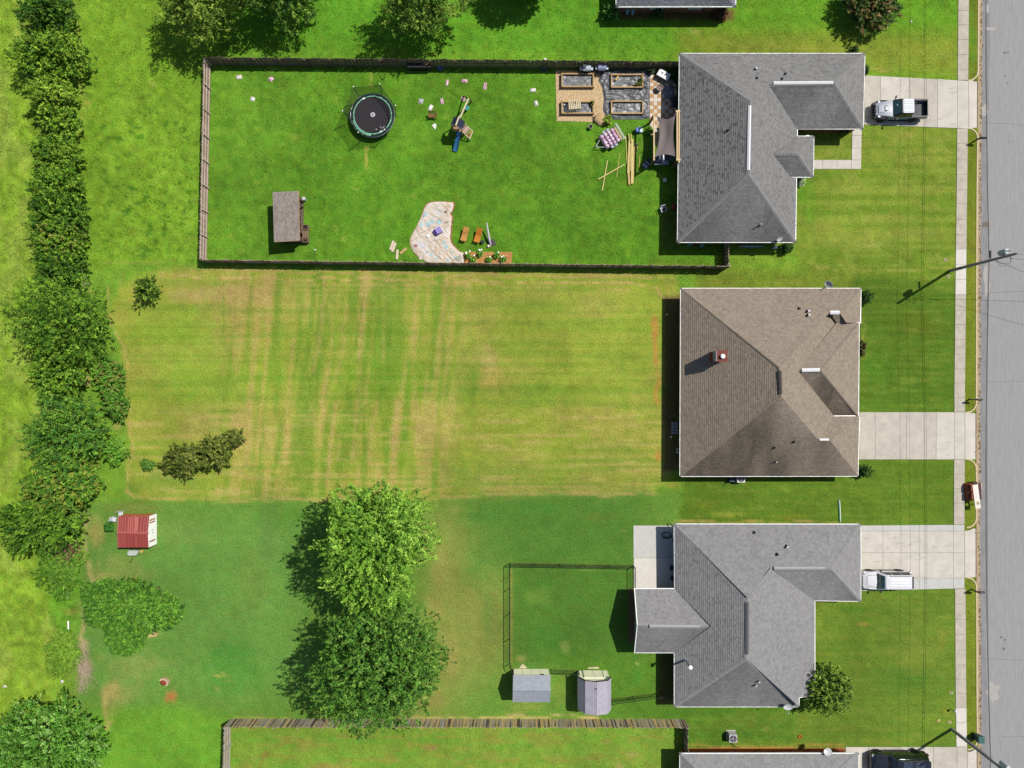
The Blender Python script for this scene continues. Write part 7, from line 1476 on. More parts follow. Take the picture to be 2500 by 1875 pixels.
# chest and pots
t = thing('storage_chest', 'white lidded chest turned aslant beside the checker paving', 'chest', G(1614, 187)); cM = Matrix.Translation(G(1617, 189, 0)) @ Matrix.Rotation(-.52, 4, 'Z')
q = MB(); q.box((0, 0, .33), (1.22, .68, .62)); q.xform(cM); q.build('chest_body', mat('chest_grey', (122, 122, 130), 0.6), t, bevel=.03); q = MB(); q.box((0, 0, .68), (1.28, .74, .08)); q.xform(cM); q.build('lid', mat('chest_white', (250, 250, 254), 0.5, 0.03), t, bevel=.03)
for a in (-.2, .14): q = MB(); q.lathe((a, .06, .72), [(.07, 0), (.06, .08), (.01, .09)], 10); q.xform(cM); q.build('cup_holder', blackp, t)
def pot(label, px, py, r, h, rgb, fill=(52, 42, 36), group='garden pots', cat='pot'):
    t = thing('garden_pot', label, cat, G(px, py), group); q = MB(); q.lathe(G(px, py), [(r * .72, 0), (r * .95, h * .8), (r, h * .9), (r, h), (r * .86, h), (r * .8, h * .8), (.02, h * .78)], 20); q.build('pot_body', mat('pot_%d_%d' % (rgb[0], rgb[2]), rgb, 0.7, 0.1, 4), t, smooth='auto')
    q = MB(); q.lathe(G(px, py), [(r * .8, h * .76), (r * .8, h * .82), (.02, h * .84)], 14); q.build('soil', mat('soil_%d' % fill[0], fill, 1, 0.3, 6), t); return t
pot('round grey pot with a plant in the shade at the fence end', 1590, 177, .26, .5, (150, 160, 164)); pot('grey barrel planter with brown fill on the checker paving', 1608, 219, .34, .62, (170, 164, 160), (150, 126, 116)); pot('black pot with a pale rim on the grass left of the small trailer', 1441, 312, .22, .42, (206, 200, 192), (40, 34, 30))
tree('dark leafy plant growing in the shaded round pot', 1591, 172, 7, 6, .9, [(48, 70, 36), (60, 84, 44)], 'plant', 'plant', z0=.45, seed=63, sprig=.25, size=.06, nsprig=40, leaves=12)
# checker paving
base = [(1586, 184), (1650, 184), (1650, 300), (1614, 300), (1614, 330), (1586, 330)]; b = MB(); b.prism(P2(base), -.05, .03); pav = b.build('checker_paving', mat('sand_bed', (190, 170, 140), 0.95, 0.15, 6), kind='structure'); HARD.append(base)
pa = [mat('paver_white', (240, 226, 206), 0.85, 0.08, 4), mat('paver_tan', (206, 160, 112), 0.85, 0.12, 4)]; me_p = []
for m_ in pa: q = MB(); q.prism([(-.185, -.185), (.185, -.185), (.185, .185), (-.185, .185)], 0, .05); o = q.build('tmp', m_, origin=(0, 0, 0)); me_p.append(o.data); bpy.data.objects.remove(o)
for r_ in range(15):
    for c_ in range(7):
        px, py = 1590.5 + c_ * 9.3, 188 + r_ * 9.35
        if r_ > 11 and c_ > 2: continue
        o = bpy.data.objects.new('paver', me_p[(r_ + c_) % 2 if random.random() > .05 else 0]); COL.objects.link(o); o.parent = pav; o.location = G(px, py, .028 + random.uniform(0, .008)) - root_loc(pav); o.rotation_euler = (0, 0, random.uniform(-.03, .03))
# clutter in the shade
crumple('grey_tarp', 'grey crumpled tarp on the shaded end of the checker paving', 'tarp', 1632, 226, 1.3, 1.5, .34, .3, [(150, 154, 160), (120, 126, 134), (176, 180, 184)], seed=31); crumple('black_sheet', 'dark bluish sheet bunched beside the house wall', 'tarp', 1645, 250, .7, 1.3, .35, 0, [(70, 66, 92), (50, 50, 60), (96, 90, 110)], seed=32)
# sand heap with branches
t = thing('sand_heap', 'tan soil heap with sticks at the lawn edge of the gravel', 'soil heap', G(1466, 294)); q = MB(); q.ball(G(1466, 293, .02), .72, 14, 7, sx=1, sy=.9, sz=.5, jit=.12); q.build('heap', mat('tan_soil', (214, 178, 134), 0.95, 0.16, 5, .02), t, smooth=True)
for a, b_ in (((1446, 286, .12), (1452, 301, .3)), ((1452, 284, .3), (1449, 302, .1)), ((1456, 302, .2), (1474, 296, .3)), ((1460, 304, .1), (1483, 299, .2))): rope('stick', [G(*a), G(*b_)], .03, barkd, t)
# trailer with its bags
t = thing('utility_trailer', 'small utility trailer with a pale tailgate frame, loaded with pink bags', 'trailer', G(1485, 340)); ax = Vector((1507.5 - 1450, -(327.6 - 362.0), 0)).normalized(); ay = Vector((-ax.y, ax.x, 0)); tM = Matrix.Translation(G(1489, 341.5, 0)) @ Matrix.Rotation(math.atan2(ax.y, ax.x), 4, 'Z')
q = MB(); q.box((.02, 0, .50), (1.98, 1.46, .06)); q.xform(tM); q.build('bed', mat('trailer_floor', (206, 178, 146), 0.9, 0.16, 4), t)
for s_ in (-1, 1):
    q = MB(); q.box((0, s_ * .75, .56), (2.0, .05, .12)); q.xform(tM); q.build('side_rail', mat('trailer_steel', (96, 96, 102), 0.5), t)
    q = MB(); q.box((-.05, s_ * .86, .56), (.72, .24, .03)); q.xform(tM); q.build('mudguard', mat('trailer_guard', (190, 196, 206), 0.5), t, bevel=.01)
    q = MB(); q.lathe((0, 0, 0), [(.27, -.09), (.3, -.05), (.3, .05), (.27, .09)], 16); q.xform(tM @ Matrix.Translation((-.05, s_ * .87, .30)) @ Matrix.Rotation(math.pi / 2, 4, 'X')); q.build('wheel', rubber, t, smooth='auto')
    q = MB(); q.beam((-1.0, s_ * .45, .46), (-1.72, 0, .44), .06); q.xform(tM); q.build('tongue_arm', mat('trailer_guard', ()), t)
q = MB(); q.beam((-1.66, 0, .44), (-1.9, 0, .42), .08); q.xform(tM); q.build('coupling', steel, t)
for a, b_ in (((1.14, -.86, .56), (1.14, .86, .56)), ((1.14, -.86, .56), (1.02, -.86, 1.06)), ((1.14, .86, .56), (1.02, .86, 1.06)), ((1.1, -.86, 1.06), (1.1, .86, 1.06)), ((.9, .86, 1.02), (1.1, .86, 1.06)), ((.9, -.86, 1.02), (1.1, -.86, 1.06))): q = MB(); q.beam(a, b_, .06); q.xform(tM); q.build('tailgate_bar', mat('pale_bar', (226, 226, 220), 0.5), t)
ORD = ['first', 'second', 'third', 'fourth']; bagm = mat('pink_bag', attr='tint', rough=.45, var=.10, scale=4, spec=.4)
for i in range(4):
    for j in range(4):
        c_ = tM @ Vector((-.74 + i * .41, -.54 + j * .36, .54)); q = MB(); n0 = 0; q.box((0, 0, .11), (.40, .35, .22)); 
        me = bpy.data.meshes.new('bag'); bm = bmesh.new(); q.xform(Matrix.Rotation(math.atan2(ax.y, ax.x) + random.uniform(-.1, .1), 4, 'Z'))
        me.from_pydata(q.v, [], q.f); bm.from_mesh(me); bmesh.ops.bevel(bm, geom=bm.edges[:], offset=.075, segments=2, affect='EDGES'); bmesh.ops.subdivide_edges(bm, edges=bm.edges[:], cuts=1)
        for v in bm.verts: v.co += Vector((random.uniform(-.012, .012), random.uniform(-.012, .012), random.uniform(-.018, .018)))
        bm.to_mesh(me); bm.free(); at = me.attributes.new('tint', 'FLOAT_COLOR', 'POINT'); nv = len(me.vertices); co = np.empty(nv * 3); me.vertices.foreach_get('co', co); co = co.reshape(-1, 3); n_ = fbm(co[:, 0] * 7 + i * 5, co[:, 1] * 7 + j * 5, 520, 2)
        a_ = np.ones((nv, 4), np.float32); a_[:, :3] = lina(np.where(n_[:, None] > .56, np.array([[206, 140, 186]]), np.where(n_[:, None] > .42, np.array([[246, 206, 234]]), np.array([[252, 236, 246]])))); at.data.foreach_set('color', a_.ravel()); me.materials.append(bagm)
        me.polygons.foreach_set('use_smooth', [True] * len(me.polygons)); o = bpy.data.objects.new('pink_bag', me); COL.objects.link(o); o.location = c_; tag(o, 'pink bag on the trailer, %s row from the tongue, %s from the lumber side' % (ORD[i], ORD[j]), 'bag', 'pink bags on the trailer')
# lumber
lm = [mat('lumber_a', (232, 212, 142), 0.85, 0.12, 4), mat('lumber_b', (218, 190, 120), 0.85, 0.14, 4), mat('lumber_c', (200, 196, 104), 0.85, 0.16, 4)]
for i, (a, b_, w_, z, k, lab) in enumerate((((1536, 343), (1532.5, 424), .17, .12, 0, 'long peeled post, leftmost of the lumber pile beside the pergola'), ((1543, 341), (1542, 450), .22, .13, 0, 'thickest and longest post of the lumber pile beside the pergola'), ((1539.5, 352), (1537, 420), .13, .14, 1, 'thin post in the middle of the lumber pile'), ((1547.5, 358), (1545, 448), .12, .1, 1, 'post at the right side of the lumber pile'),
        ((1534, 328), (1536, 345), .13, .2, 2, 'short greenish post end above the lumber pile, the left one'), ((1540, 330), (1540, 347), .13, .2, 2, 'short greenish post end above the lumber pile, the right one'), ((1527, 333), (1530.5, 400), .10, .05, 2, 'thin mossy pole lying left of the lumber pile'), ((1534, 418), (1535.5, 452), .2, .1, 1, 'short thick block at the lower end of the lumber pile'),
        ((1555.5, 358), (1551, 378), .12, .05, 1, 'short pole lying right of the lumber pile'), ((1562, 378), (1559.5, 410), .07, .03, 2, 'thin green stick right of the lumber pile'), ((1525, 402), (1460, 439), .11, .14, 0, 'long pole lying aslant across a thinner pole on the lawn'), ((1483, 392), (1470, 466), .1, .05, 0, 'thin pole lying under the aslant pole on the lawn'), ((1512.5, 376), (1505.5, 432), .08, .02, 2, 'thin greenish pole half sunk in the grass left of the lumber'))):
    q = MB(); q.beam(G(a[0], a[1], z), G(b_[0], b_[1], z), w_, w_ * .9); tag(q.build('lumber_post', lm[k], bevel=.015), lab, 'lumber', 'posts and poles lying by the pergola')
# pergola
t = thing('pergola', 'pale timber pergola frame standing against the upper grey house', 'pergola', G(1622, 330)); zt_ = 2.55; pl = mat('pergola_wood', (238, 208, 160), 0.8, 0.12, 4)
for a, b_ in (((1596.5, 273), (1596.5, 392)), ((1653, 272), (1653, 392)), ((1658, 268), (1657.5, 398))): q = MB(); q.beam(PX(*a, zt_), PX(*b_, zt_), .13, .16); q.build('beam', pl, t)
for p in ((1597.5, 279), (1597.5, 388), (1655, 274), (1655, 391)): a = PX(*p, zt_ - .1); q = MB(); q.beam(a, Vector((a.x, a.y, 0)), .16); q.build('post', mat('pergola_post', (150, 112, 76), 0.85, 0.15, 4), t)
for p in ((1655, 272), (1656, 390)): q = MB(); q.box(PX(*p, zt_ + .02), (.42, .2, .14)); q.build('bracket', pl, t)
for xx in (1601, 1605): q = MB(); q.beam(PX(xx, 322, .75), PX(xx, 356, .75), .18, .06); tag(q.build('bench_plank', mat('bench_pale', (224, 196, 156), 0.85, 0.12, 4)), 'plank of the bench under the pergola, ' + ('outer one' if xx == 1601 else 'inner one by the sail'), 'plank', 'bench planks under the pergola')
# shade sail: concave edged, sagging
cs = [Vector((1603, 282.4)), Vector((1649, 281)), Vector((1650.5, 383.5)), Vector((1597.5, 384))]; inn_ = [Vector((1626, 291)), Vector((1644, 330)), Vector((1625, 377)), Vector((1610, 330))]
def edge(i, u): a, b_ = cs[i], cs[(i + 1) % 4]; m_ = inn_[i]; c_ = m_ * 2 - (a + b_) / 2; return a * (1 - u) ** 2 + c_ * 2 * u * (1 - u) + b_ * u * u
Nn = 14; vs = []; fs = []
for j in range(Nn + 1):
    v = j / Nn
    for i in range(Nn + 1):
        u = i / Nn; T0 = edge(0, u); B0 = edge(2, 1 - u); L0 = edge(3, 1 - v); R0 = edge(1, v); P_ = T0 * (1 - v) + B0 * v + L0 * (1 - u) + R0 * u - (cs[0] * (1 - u) * (1 - v) + cs[1] * u * (1 - v) + cs[3] * (1 - u) * v + cs[2] * u * v)
        z = 2.35 + (-.28 * (1 - u) * (1 - v) + .25 * u * (1 - v) + .1 * u * v - .05 * (1 - u) * v) - .34 * math.sin(math.pi * u) * math.sin(math.pi * v) * .5 + .035 * math.sin(9 * u + 3 * v); vs.append(PX(P_.x, P_.y, z))
for j in range(Nn):
    for i in range(Nn): a = j * (Nn + 1) + i; fs.append((a, a + Nn + 1, a + Nn + 2, a + 1))
sv = thing('shade_sail', 'grey brown shade sail stretched under the pergola beams', 'shade sail', PX(1622, 330, 2.3)); q = MB(); q.add(vs, fs); q.build('fabric', mat('sail_cloth', (128, 118, 116), 0.8, 0.06, 3), sv, smooth=True)
for k, (i0, tgt) in enumerate(((0, (1597.5, 279)), (Nn, (1653, 274)), ((Nn + 1) ** 2 - 1, (1655, 391)), (Nn * (Nn + 1), (1597.5, 388)))): rope('corner_cord', [vs[i0], PX(*tgt, 2.5)], .015, mat('cord_pale', (220, 214, 200), 0.7), sv)
# under and round the pergola
t = thing('outdoor_kitchen', 'pale blue grey grill table with round burners at the lower pergola end', 'table', G(1616, 401)); q = MB(); q.box(PX(1615, 397, .9), (1.42, .42, .06)); q.build('table_top', mat('kitchen_top', (170, 186, 206), 0.45, 0.06, 3), t, bevel=.01)
for px in (1601, 1606.5, 1612): q = MB(); q.lathe(PX(px, 396.5, .93), [(.10, 0), (.09, .05), (.02, .06)], 12); q.build('burner', blackp, t)
for i in range(5): q = MB(); q.box(PX(1621 + i * 2.0, 397, .95), (.05, .3, .04)); q.build('grate_bar', mat('grate', (206, 206, 214), 0.4), t)
for px in (1602, 1629):
    for py in (394, 400): g_ = PX(px, py, .88); q = MB(); q.beam(g_, Vector((g_.x, g_.y, 0)), .06); q.build('leg', steel, t)
t = thing('side_table', 'low table with three white boards under the lower edge of the shade sail', 'table', G(1617, 390)); q = MB(); q.box(PX(1622, 386, .55), (1.9, .55, .05)); q.build('table_top', mat('sail_cloth_b', (120, 122, 134), 0.6), t)
for i, px in enumerate((1609.5, 1613.5, 1619.5)): q = MB(); q.box(PX(px, 384.5 + (2 - i) * .6, 1.0), (.1 if i < 2 else .22, .52 - .1 * (2 - i), .03)); q.build('white_board', white, t)
for px in (1608, 1636): g_ = PX(px, 386, .54); q = MB(); q.beam(g_, Vector((g_.x, g_.y, 0)), .3, .06); q.build('leg', steel, t)
t = thing('lounge_chair', 'dark reclining chair with pale stripes lying below the pergola', 'chair', G(1578, 401)); A_, B_ = PX(1589, 389, .8), PX(1570, 410, .35); d_ = B_ - A_; s_ = Vector((-d_.y, d_.x, 0)).normalized()
for i in range(8): q = MB(); p = A_ + d_ * ((i + .3) / 8); q.beam(p - s_ * .27, p + s_ * .27, .12, .03); q.build('strap', mat('strap_pale' if i in (3, 5, 6) else 'strap_dark', (190, 196, 206) if i in (3, 5, 6) else (56, 62, 74), 0.6), t)
for e in (-1, 1):
    q = MB(); q.beam(A_ + s_ * .29 * e, B_ + s_ * .29 * e, .04); q.build('rail', steel, t)
    for u in (.25, .85): p = A_ + d_ * u + s_ * .29 * e; q = MB(); q.beam(p, Vector((p.x, p.y, 0)), .04); q.build('leg', steel, t)
t = thing('water_tub', 'blue and white tub on the grass between the trailer and the pergola', 'tub', G(1559, 320)); q = MB(); q.box(G(1555, 321, .3), (.40, .44, .6)); q.build('blue_bin', mat('blue_bin', (84, 132, 206), 0.5, 0.1, 3), t, bevel=.05); q = MB(); q.hexa([G(1560, 313, 0), G(1569, 314, 0), G(1569, 326, 0), G(1561, 326, 0), G(1559, 312, .4), G(1568, 313, .34), G(1568, 325, .3), G(1560, 326, .42)]); q.build('white_bin', mat('pale_bin', (206, 226, 246), 0.5, 0.06, 3), t, bevel=.03)
q = MB(); q.lathe(G(1554, 354), [(.12, 0), (.13, .3), (.05, .38), (.05, .46), (.01, .47)], 10); tag(q.build('garden_lantern', mat('lantern', (196, 190, 170), 0.5), smooth='auto'), 'small pale lantern on a dark stem right of the lumber', 'lantern')
q = MB(); q.box(G(1622, 441, .2), (.28, .36, .4), rz=.3); tag(q.build('white_bin', mat('chest_white', ()), bevel=.04), 'small white bin at the edge of the house shade below the pergola', 'bin')
t = thing('lawn_chair', 'white plastic lawn chair with a dark seat pad at the edge of the house shadow', 'chair', G(1617, 513)); cM = Matrix.Translation(G(1617, 513.5)) @ Matrix.Rotation(.35, 4, 'Z'); q = MB(); q.box((0, 0, .42), (.52, .5, .05)); q.xform(cM); q.build('seat', mat('white_plastic', ()), t, bevel=.02); q = MB(); q.box((0, -.04, .46), (.34, .32, .04)); q.xform(cM); q.build('seat_pad', blackp, t, bevel=.02)
q = MB(); q.box((-.02, .27, .68), (.5, .05, .5), rx=-.2); q.xform(cM); q.build('backrest', mat('white_plastic', ()), t, bevel=.02)
for sx_ in (-1, 1):
    q = MB(); q.box((sx_ * .27, 0, .62), (.05, .44, .04)); q.xform(cM); q.build('armrest', mat('white_plastic', ()), t)
    for sy_ in (-1, 1): q = MB(); q.beam((sx_ * .24, sy_ * .22, .42), (sx_ * .28, sy_ * .26, 0), .04); q.xform(cM); q.build('leg', mat('white_plastic', ()), t)
t = thing('toy_wagon', 'small red brown wagon in the shade of the upper grey house', 'wagon', G(1643, 506)); q = MB(); q.box(G(1643, 506, .26), (.34, .6, .18)); q.build('wagon_tray', mat('wagon_red', (196, 84, 56), 0.6, 0.1, 4), t, bevel=.03)
for a in (-1, 1):
    for b_ in (-1, 1): q = MB(); q.lathe((0, 0, 0), [(.1, -.03), (.1, .03)], 10); q.xform(Matrix.Translation(G(1643 + a * 4.2, 506 + b_ * 5, .1)) @ Matrix.Rotation(math.pi / 2, 4, 'Y')); q.build('wheel', rubber, t)
for px, py, rgb, sx_, sy_, lab in ((1683, 598, (120, 190, 170), .5, .3, 'green and teal toy in the shade below the upper grey house'), (1694, 600, (130, 84, 64), .5, .2, 'small brown crate in the shade below the upper grey house'), (1712, 600, (120, 120, 164), .44, .34, 'lilac grey box in the shade below the upper grey house')): q = MB(); q.box(G(px, py, .18), (sx_, sy_, .36), rz=.2); tag(q.build('yard_box', mat('shade_box_%d' % rgb[0], rgb, 0.7, 0.15, 4), bevel=.04), lab, 'box', 'things left along the shaded wall')
t = thing('canoe', 'slim pale blue boat lying along the shaded wall of the upper grey house', 'boat', G(1832, 602)); q = MB(); rg = []
for i in range(9): x = -1.0 + i * .25; w_ = max(.02, .14 * (1 - abs(x) ** 3)); g_ = G(1832, 601.5); rg.append([g_ + Vector((x * 1.35, w_ * math.cos(a), .1 + .12 * math.sin(a) + .05 * x * x)) for a in [2 * math.pi * k / 8 for k in range(8)]])
q.loft(rg); q.build('hull', mat('pale_blue_hull', (176, 206, 216), 0.5), t, smooth=True)
t = thing('gas_meter', 'grey utility meter box on the shaded wall near the front lawn', 'meter box', G(1885, 607)); q = MB(); q.box(G(1885, 607.5, .75), (.42, .28, .5)); q.build('meter_body', mat('meter_grey', (196, 200, 206), 0.5), t, bevel=.03); q = MB(); q.lathe(G(1885, 607.5, 1.0), [(.12, 0), (.12, .1), (.02, .13)], 12); q.build('dial', white, t); q = MB(); q.beam(G(1885, 606, 0), G(1885, 606, .55), .06); q.build('riser', steel, t)

# ------------------------------------------------------------------ tarp, loungers, flower bed
tp = [(940 + a / 6.9125, 480 + b_ / 6.9125) for a, b_ in ((760, 105), (830, 88), (1000, 92), (1150, 105), (1160, 150), (1125, 250), (1090, 290), (1130, 340), (1112, 500), (1098, 700), (1110, 780), (1170, 850), (1250, 930), (1330, 950), (1330, 1120), (1150, 1150), (1000, 1160), (740, 1110), (600, 1050), (480, 930), (425, 800), (430, 700), (480, 600), (530, 520), (620, 330), (660, 220), (700, 140))]; HARD.append(tp)
b = MB(); b.prism(P2([(x + (4 if x > 1080 else -1.5), y + (-2 if y < 520 else 0)) for x, y in tp]), -.05, .02); b.build('bare_clay', mat('clay_rim', (166, 112, 74), 0.95, 0.25, 5, .02), kind='structure')
def tarpcol(X, Y):
    p = Paint(X, Y); p.mix(np.ones(X.shape), (232, 218, 200)); n_ = fbm(X / 14, Y / 14, 611, 4); p.mix(smooth01((n_ - .5) * 5) * .6, (214, 190, 164)); n_ = fbm(X / 7, Y / 7, 615, 3); p.mix(smooth01((n_ - .55) * 6) * .55, (246, 240, 232))
    for cx_, cy_, rx_, ry_ in ((1040, 530, 5, 7), (1028, 551, 6, 9), (1046, 551, 5, 8), (1056, 544, 6, 7), (1087, 594, 6, 8), (1094, 604, 7, 7), (1104, 616, 5, 5), (1052, 624, 8, 5), (1065, 632, 7, 5), (1092, 636, 6, 6), (1112, 628, 8, 5), (1074, 540, 6, 9)): p.blob(cx_, cy_, rx_, ry_, (150, 212, 234), .75, 30, .9)
    p.blob(1026, 604, 14, 22, (226, 226, 234), .8, -30, .8); p.blob(1040, 620, 14, 12, (222, 222, 230), .7, 0, .8); p.blob(1070, 520, 22, 10, (222, 220, 222), .7, 25, .8); p.blob(1016, 603, 6, 5, (150, 76, 70), .8, 40, .9); p.blob(1088, 517, 6, 3, (84, 70, 64), .9); p.blob(1092, 541, 8, 2.5, (110, 84, 66), .85); p.blob(1036, 534, 3, 2, (56, 56, 60), .9); p.blob(1039, 621, 3, 2.5, (76, 70, 82), .8); p.blob(1118, 632, 12, 8, (150, 160, 146), .7)
    for pts in ([(1055, 507), (1075, 514), (1095, 520)], [(1042, 522), (1065, 532), (1090, 536)], [(1020, 573), (1050, 560), (1075, 548)], [(1000, 590), (1030, 578)], [(1040, 600), (1060, 590), (1078, 586)], [(1040, 600), (1070, 628), (1085, 640)], [(1078, 604), (1098, 628), (1108, 640)], [(1105, 636), (1125, 622)], [(1060, 612), (1075, 630)], [(1088, 552), (1100, 552)], [(1068, 585), (1080, 606)]): p.line(pts, 1.3, (140, 118, 100), .65, .5)
    return p.c
cloth('tarp', tp, .11, tarpcol, .05, 1.5, (.8, .6), None, 17, None, 'large pale stained tarp spread in a curved patch beside the long fence', 'tarp')
t = thing('step_stool', 'lilac plastic step stool standing on the pale tarp', 'stool', G(1069.5, 566)); cM = Matrix.Translation(G(1070.5, 566, 0)) @ Matrix.Rotation(.5, 4, 'Z'); li = mat('lilac_plastic', (168, 146, 220), 0.5, 0.05, 3)
q = MB(); q.box((.08, 0, .58), (.62, .62, .07)); q.xform(cM); q.build('top', li, t, bevel=.03); q = MB(); q.box((-.34, 0, .36), (.24, .6, .06)); q.xform(cM); q.build('step', mat('purple_plastic', (98, 72, 168), 0.5), t, bevel=.02)
for a in (-.26, .36):
    for b_ in (-.26, .26): q = MB(); q.beam((a, b_, .56), (a, b_, .05), .08); q.xform(cM); q.build('leg', mat('purple_plastic', ()), t)
q = MB(); q.box((-.22, 0, .3), (.03, .5, .5)); q.xform(cM); q.build('panel', mat('dark_purple', (54, 40, 92), 0.5), t)
q = MB(); q.prism(P2([(1040, 576), (1046, 572), (1052, 577), (1046, 583)]), .2, .25); tag(q.build('white_board', mat('white_board', ())), 'small square white board on the pale tarp below the stool', 'board')
def lounger(label, px, py, rz, col, back):
    t = thing('sun_lounger', label, 'lounger', G(px, py), 'wooden sun loungers beside the tarp'); cM = Matrix.Translation(G(px, py)) @ Matrix.Rotation(rz, 4, 'Z'); m = mat('lounger_%d' % col[2], col, 0.7, 0.12, 4); prof_ = []
    for i in range(15):
        u = i / 14; y = -.72 + 1.44 * u; z = .52 - .20 * math.sin(math.pi * min(1, u * 1.5)) * .6 + (back * max(0, u - .55) ** 1.3); prof_.append((y, z))
    for (y0, z0), (y1, z1) in zip(prof_[:-1], prof_[1:]): q = MB(); q.beam((0, y0 + .008, z0), (0, y1 - .008, z1), .56, .03); q.xform(cM); q.build('slat', m, t)
    for s_ in (-1, 1): q = MB(); q.tube([(s_ * .27, y, z - .04) for y, z in prof_], .03, 6); q.xform(cM); q.build('side_rail', m, t); 
    for s_ in (-1, 1):
        for y, z in ((-.58, .46), (.4, .5)): q = MB(); q.beam((s_ * .25, y, z), (s_ * .25, y, 0), .06); q.xform(cM); q.build('leg', m, t)
lounger('tan wooden lounger, the left of two beside the pale tarp', 1135.5, 574, -.28, (222, 158, 84), .35); lounger('orange wooden lounger with a raised back, the right of two beside the pale tarp', 1168, 577, -.30, (226, 140, 44), .75)
q = MB(); q.lathe(G(1178, 592), [(.16, 0), (.2, .3), (.17, .36), (.02, .37)], 12); tag(q.build('black_bucket', blackp, smooth='auto'), 'black bucket on the grass right of the orange lounger', 'bucket')
t = thing('patio_umbrella', 'closed patio umbrella with a pale pole lying over its dark base', 'umbrella', G(1200, 592)); q = MB(); q.box(G(1201, 593, .05), (.66, .66, .1), rz=.4); q.build('base', mat('umbrella_base', (86, 80, 86), 0.8, 0.1, 4), t, bevel=.02)
a, b_ = G(1197, 600, .25), W(1187, 544, .95); d_ = b_ - a; q = MB(); q.tube([a, a + d_ * .3, a + d_ * .62, b_], [.05, .13, .09, .02], 10); q.build('folded_canopy', mat('lavender_cloth', (190, 182, 196), 0.7, 0.12, 4), t, smooth=True); q = MB(); q.tube([a + Vector((.09, 0, .1)), b_ + Vector((.07, 0, .06))], .022, 6); q.build('pole', white, t); q = MB(); q.box(G(1194, 601, .14), (.32, .26, .2), rz=.4); q.build('weight_block', mat('cream_block', (240, 232, 210), 0.7), t, bevel=.03)
for i, (px, py, l_, rz, lab) in enumerate(((957, 599, .98, 1.22, 'pale plank on the grass, leftmost of four left of the tarp'), (962, 604, .98, 1.22, 'pale plank lying alongside the leftmost of the four'), (970, 621.5, .98, 1.5, 'pale plank lying upright near the fence, third of the four'), (985, 613, .85, .72, 'tan plank lying aslant, the nearest of the four to the tarp'))): q = MB(); q.box(G(px, py, .04 + .01 * i), (l_, .24, .06), rz=rz); tag(q.build('plank', mat('plank_pale' if i < 3 else 'plank_tan', (238, 218, 192) if i < 3 else (210, 176, 124), 0.85, 0.12, 4)), lab, 'plank', 'loose planks left of the tarp')
fb = [(1133, 617), (1150, 615), (1251, 615.5), (1247.5, 652), (1136, 648)]; HARD.append(fb); b = MB(); b.prism(P2(fb), -.05, .035); bed = b.build('mulch_bed', mat('orange_mulch', (218, 160, 92), 0.95, 0.2, 7, .02), kind='structure')
b = MB(); tint = []
for i in range(1500):
    px, py = random.uniform(1134, 1250), random.uniform(616, 650)
    if not in_poly(np.array([px]), np.array([py]), fb)[0]: continue
    n0 = len(b.v); b.box(G(px, py, .045 + random.uniform(0, .02)), (random.uniform(.05, .12), .025, .012), rz=random.uniform(0, 3.1), ry=random.uniform(-.3, .3)); tint += [tuple(np.array(alb(*random.choice(((226, 170, 100), (204, 140, 76), (236, 190, 126), (170, 110, 62))))))] * (len(b.v) - n0)
b.build('mulch_chips', mat('mulch_chip', attr='tint', rough=.95, var=.1, scale=6), bed, kind='stuff', tint=np.array(tint))
for i, (px, py, r_, lab) in enumerate(((1143, 624, 7, 'green plant at the tarp end of the orange mulch bed'), (1155, 634, 8, 'bushy green plant, lower left in the orange mulch bed'), (1172, 620, 7, 'white flowering plant in the upper middle of the orange mulch bed'), (1194, 635, 8, 'bushy green plant in the lower middle of the orange mulch bed'), (1212, 622, 8, 'dark leafy plant, upper right in the orange mulch bed'), (1228, 633, 8, 'round green plant at the right end of the orange mulch bed'))):
    tree(lab, px, py, r_, r_, .65, [(96, 156, 54), (72, 126, 40), (124, 176, 66)], 'plant', 'plant', 'plants in the orange mulch bed', z0=.02, seed=70 + i, sprig=.3, size=.055, nsprig=60, leaves=14)
    fl_ = MB()
    for k in range(3 if i in (0, 2, 5) else 1): fl_.ball(G(px + random.uniform(-6, 6), py - random.uniform(2, 9), .6 + random.uniform(-.1, .1)), .085, 8, 5, sz=.6)
    tag(fl_.build('flower_heads', white, [o for o in bpy.data.objects if o.get('label') == lab][0], smooth=True), kind='stuff')
# ------------------------------------------------------------------ street side
def mailbox(px, py, label, ang=0.05):
    g = G(px, py, .02); t = thing('mailbox', label, 'mailbox', g, 'black kerbside mailboxes'); bl = mat('mailbox_black', (38, 38, 42), 0.5, 0.08, 4)
    q = MB(); q.box(g + Vector((0, 0, .6)), (.11, .11, 1.2)); q.build('post', bl, t); q = MB(); q.beam(g + Vector((-.25, 0, .98)), g + Vector((.5, 0, .98)), .08); q.build('arm', bl, t); q = MB(); q.beam(g + Vector((.05, 0, .6)), g + Vector((.35, 0, .96)), .05); q.build('brace', bl, t)
    A = []; prof = [(-.09, 0), (.09, 0), (.09, .13)] + [(.09 * math.cos(a), .13 + .09 * math.sin(a)) for a in [math.pi * i / 6 for i in range(1, 6)]] + [(-.09, .13)]
    q = MB(); q.loft([[g + Vector((x, b, 1.03 + z)) for b, z in prof] for x in (.06, .60)]); q.build('box', bl, t); q = MB(); q.box(g + Vector((.62, 0, 1.12)), (.02, .16, .18)); q.build('door', mat('mailbox_grey', (120, 122, 130), 0.4, metal=.4), t); q = MB(); q.box(g + Vector((.3, .1, 1.2)), (.16, .015, .06)); q.build('flag', mat('flag_red', (170, 40, 36), 0.5), t)
    q = MB(); q.lathe(g + Vector((0, 0, 1.2)), [(.08, 0), (.05, .06), (.01, .1)], 8); q.build('finial', bl, t)
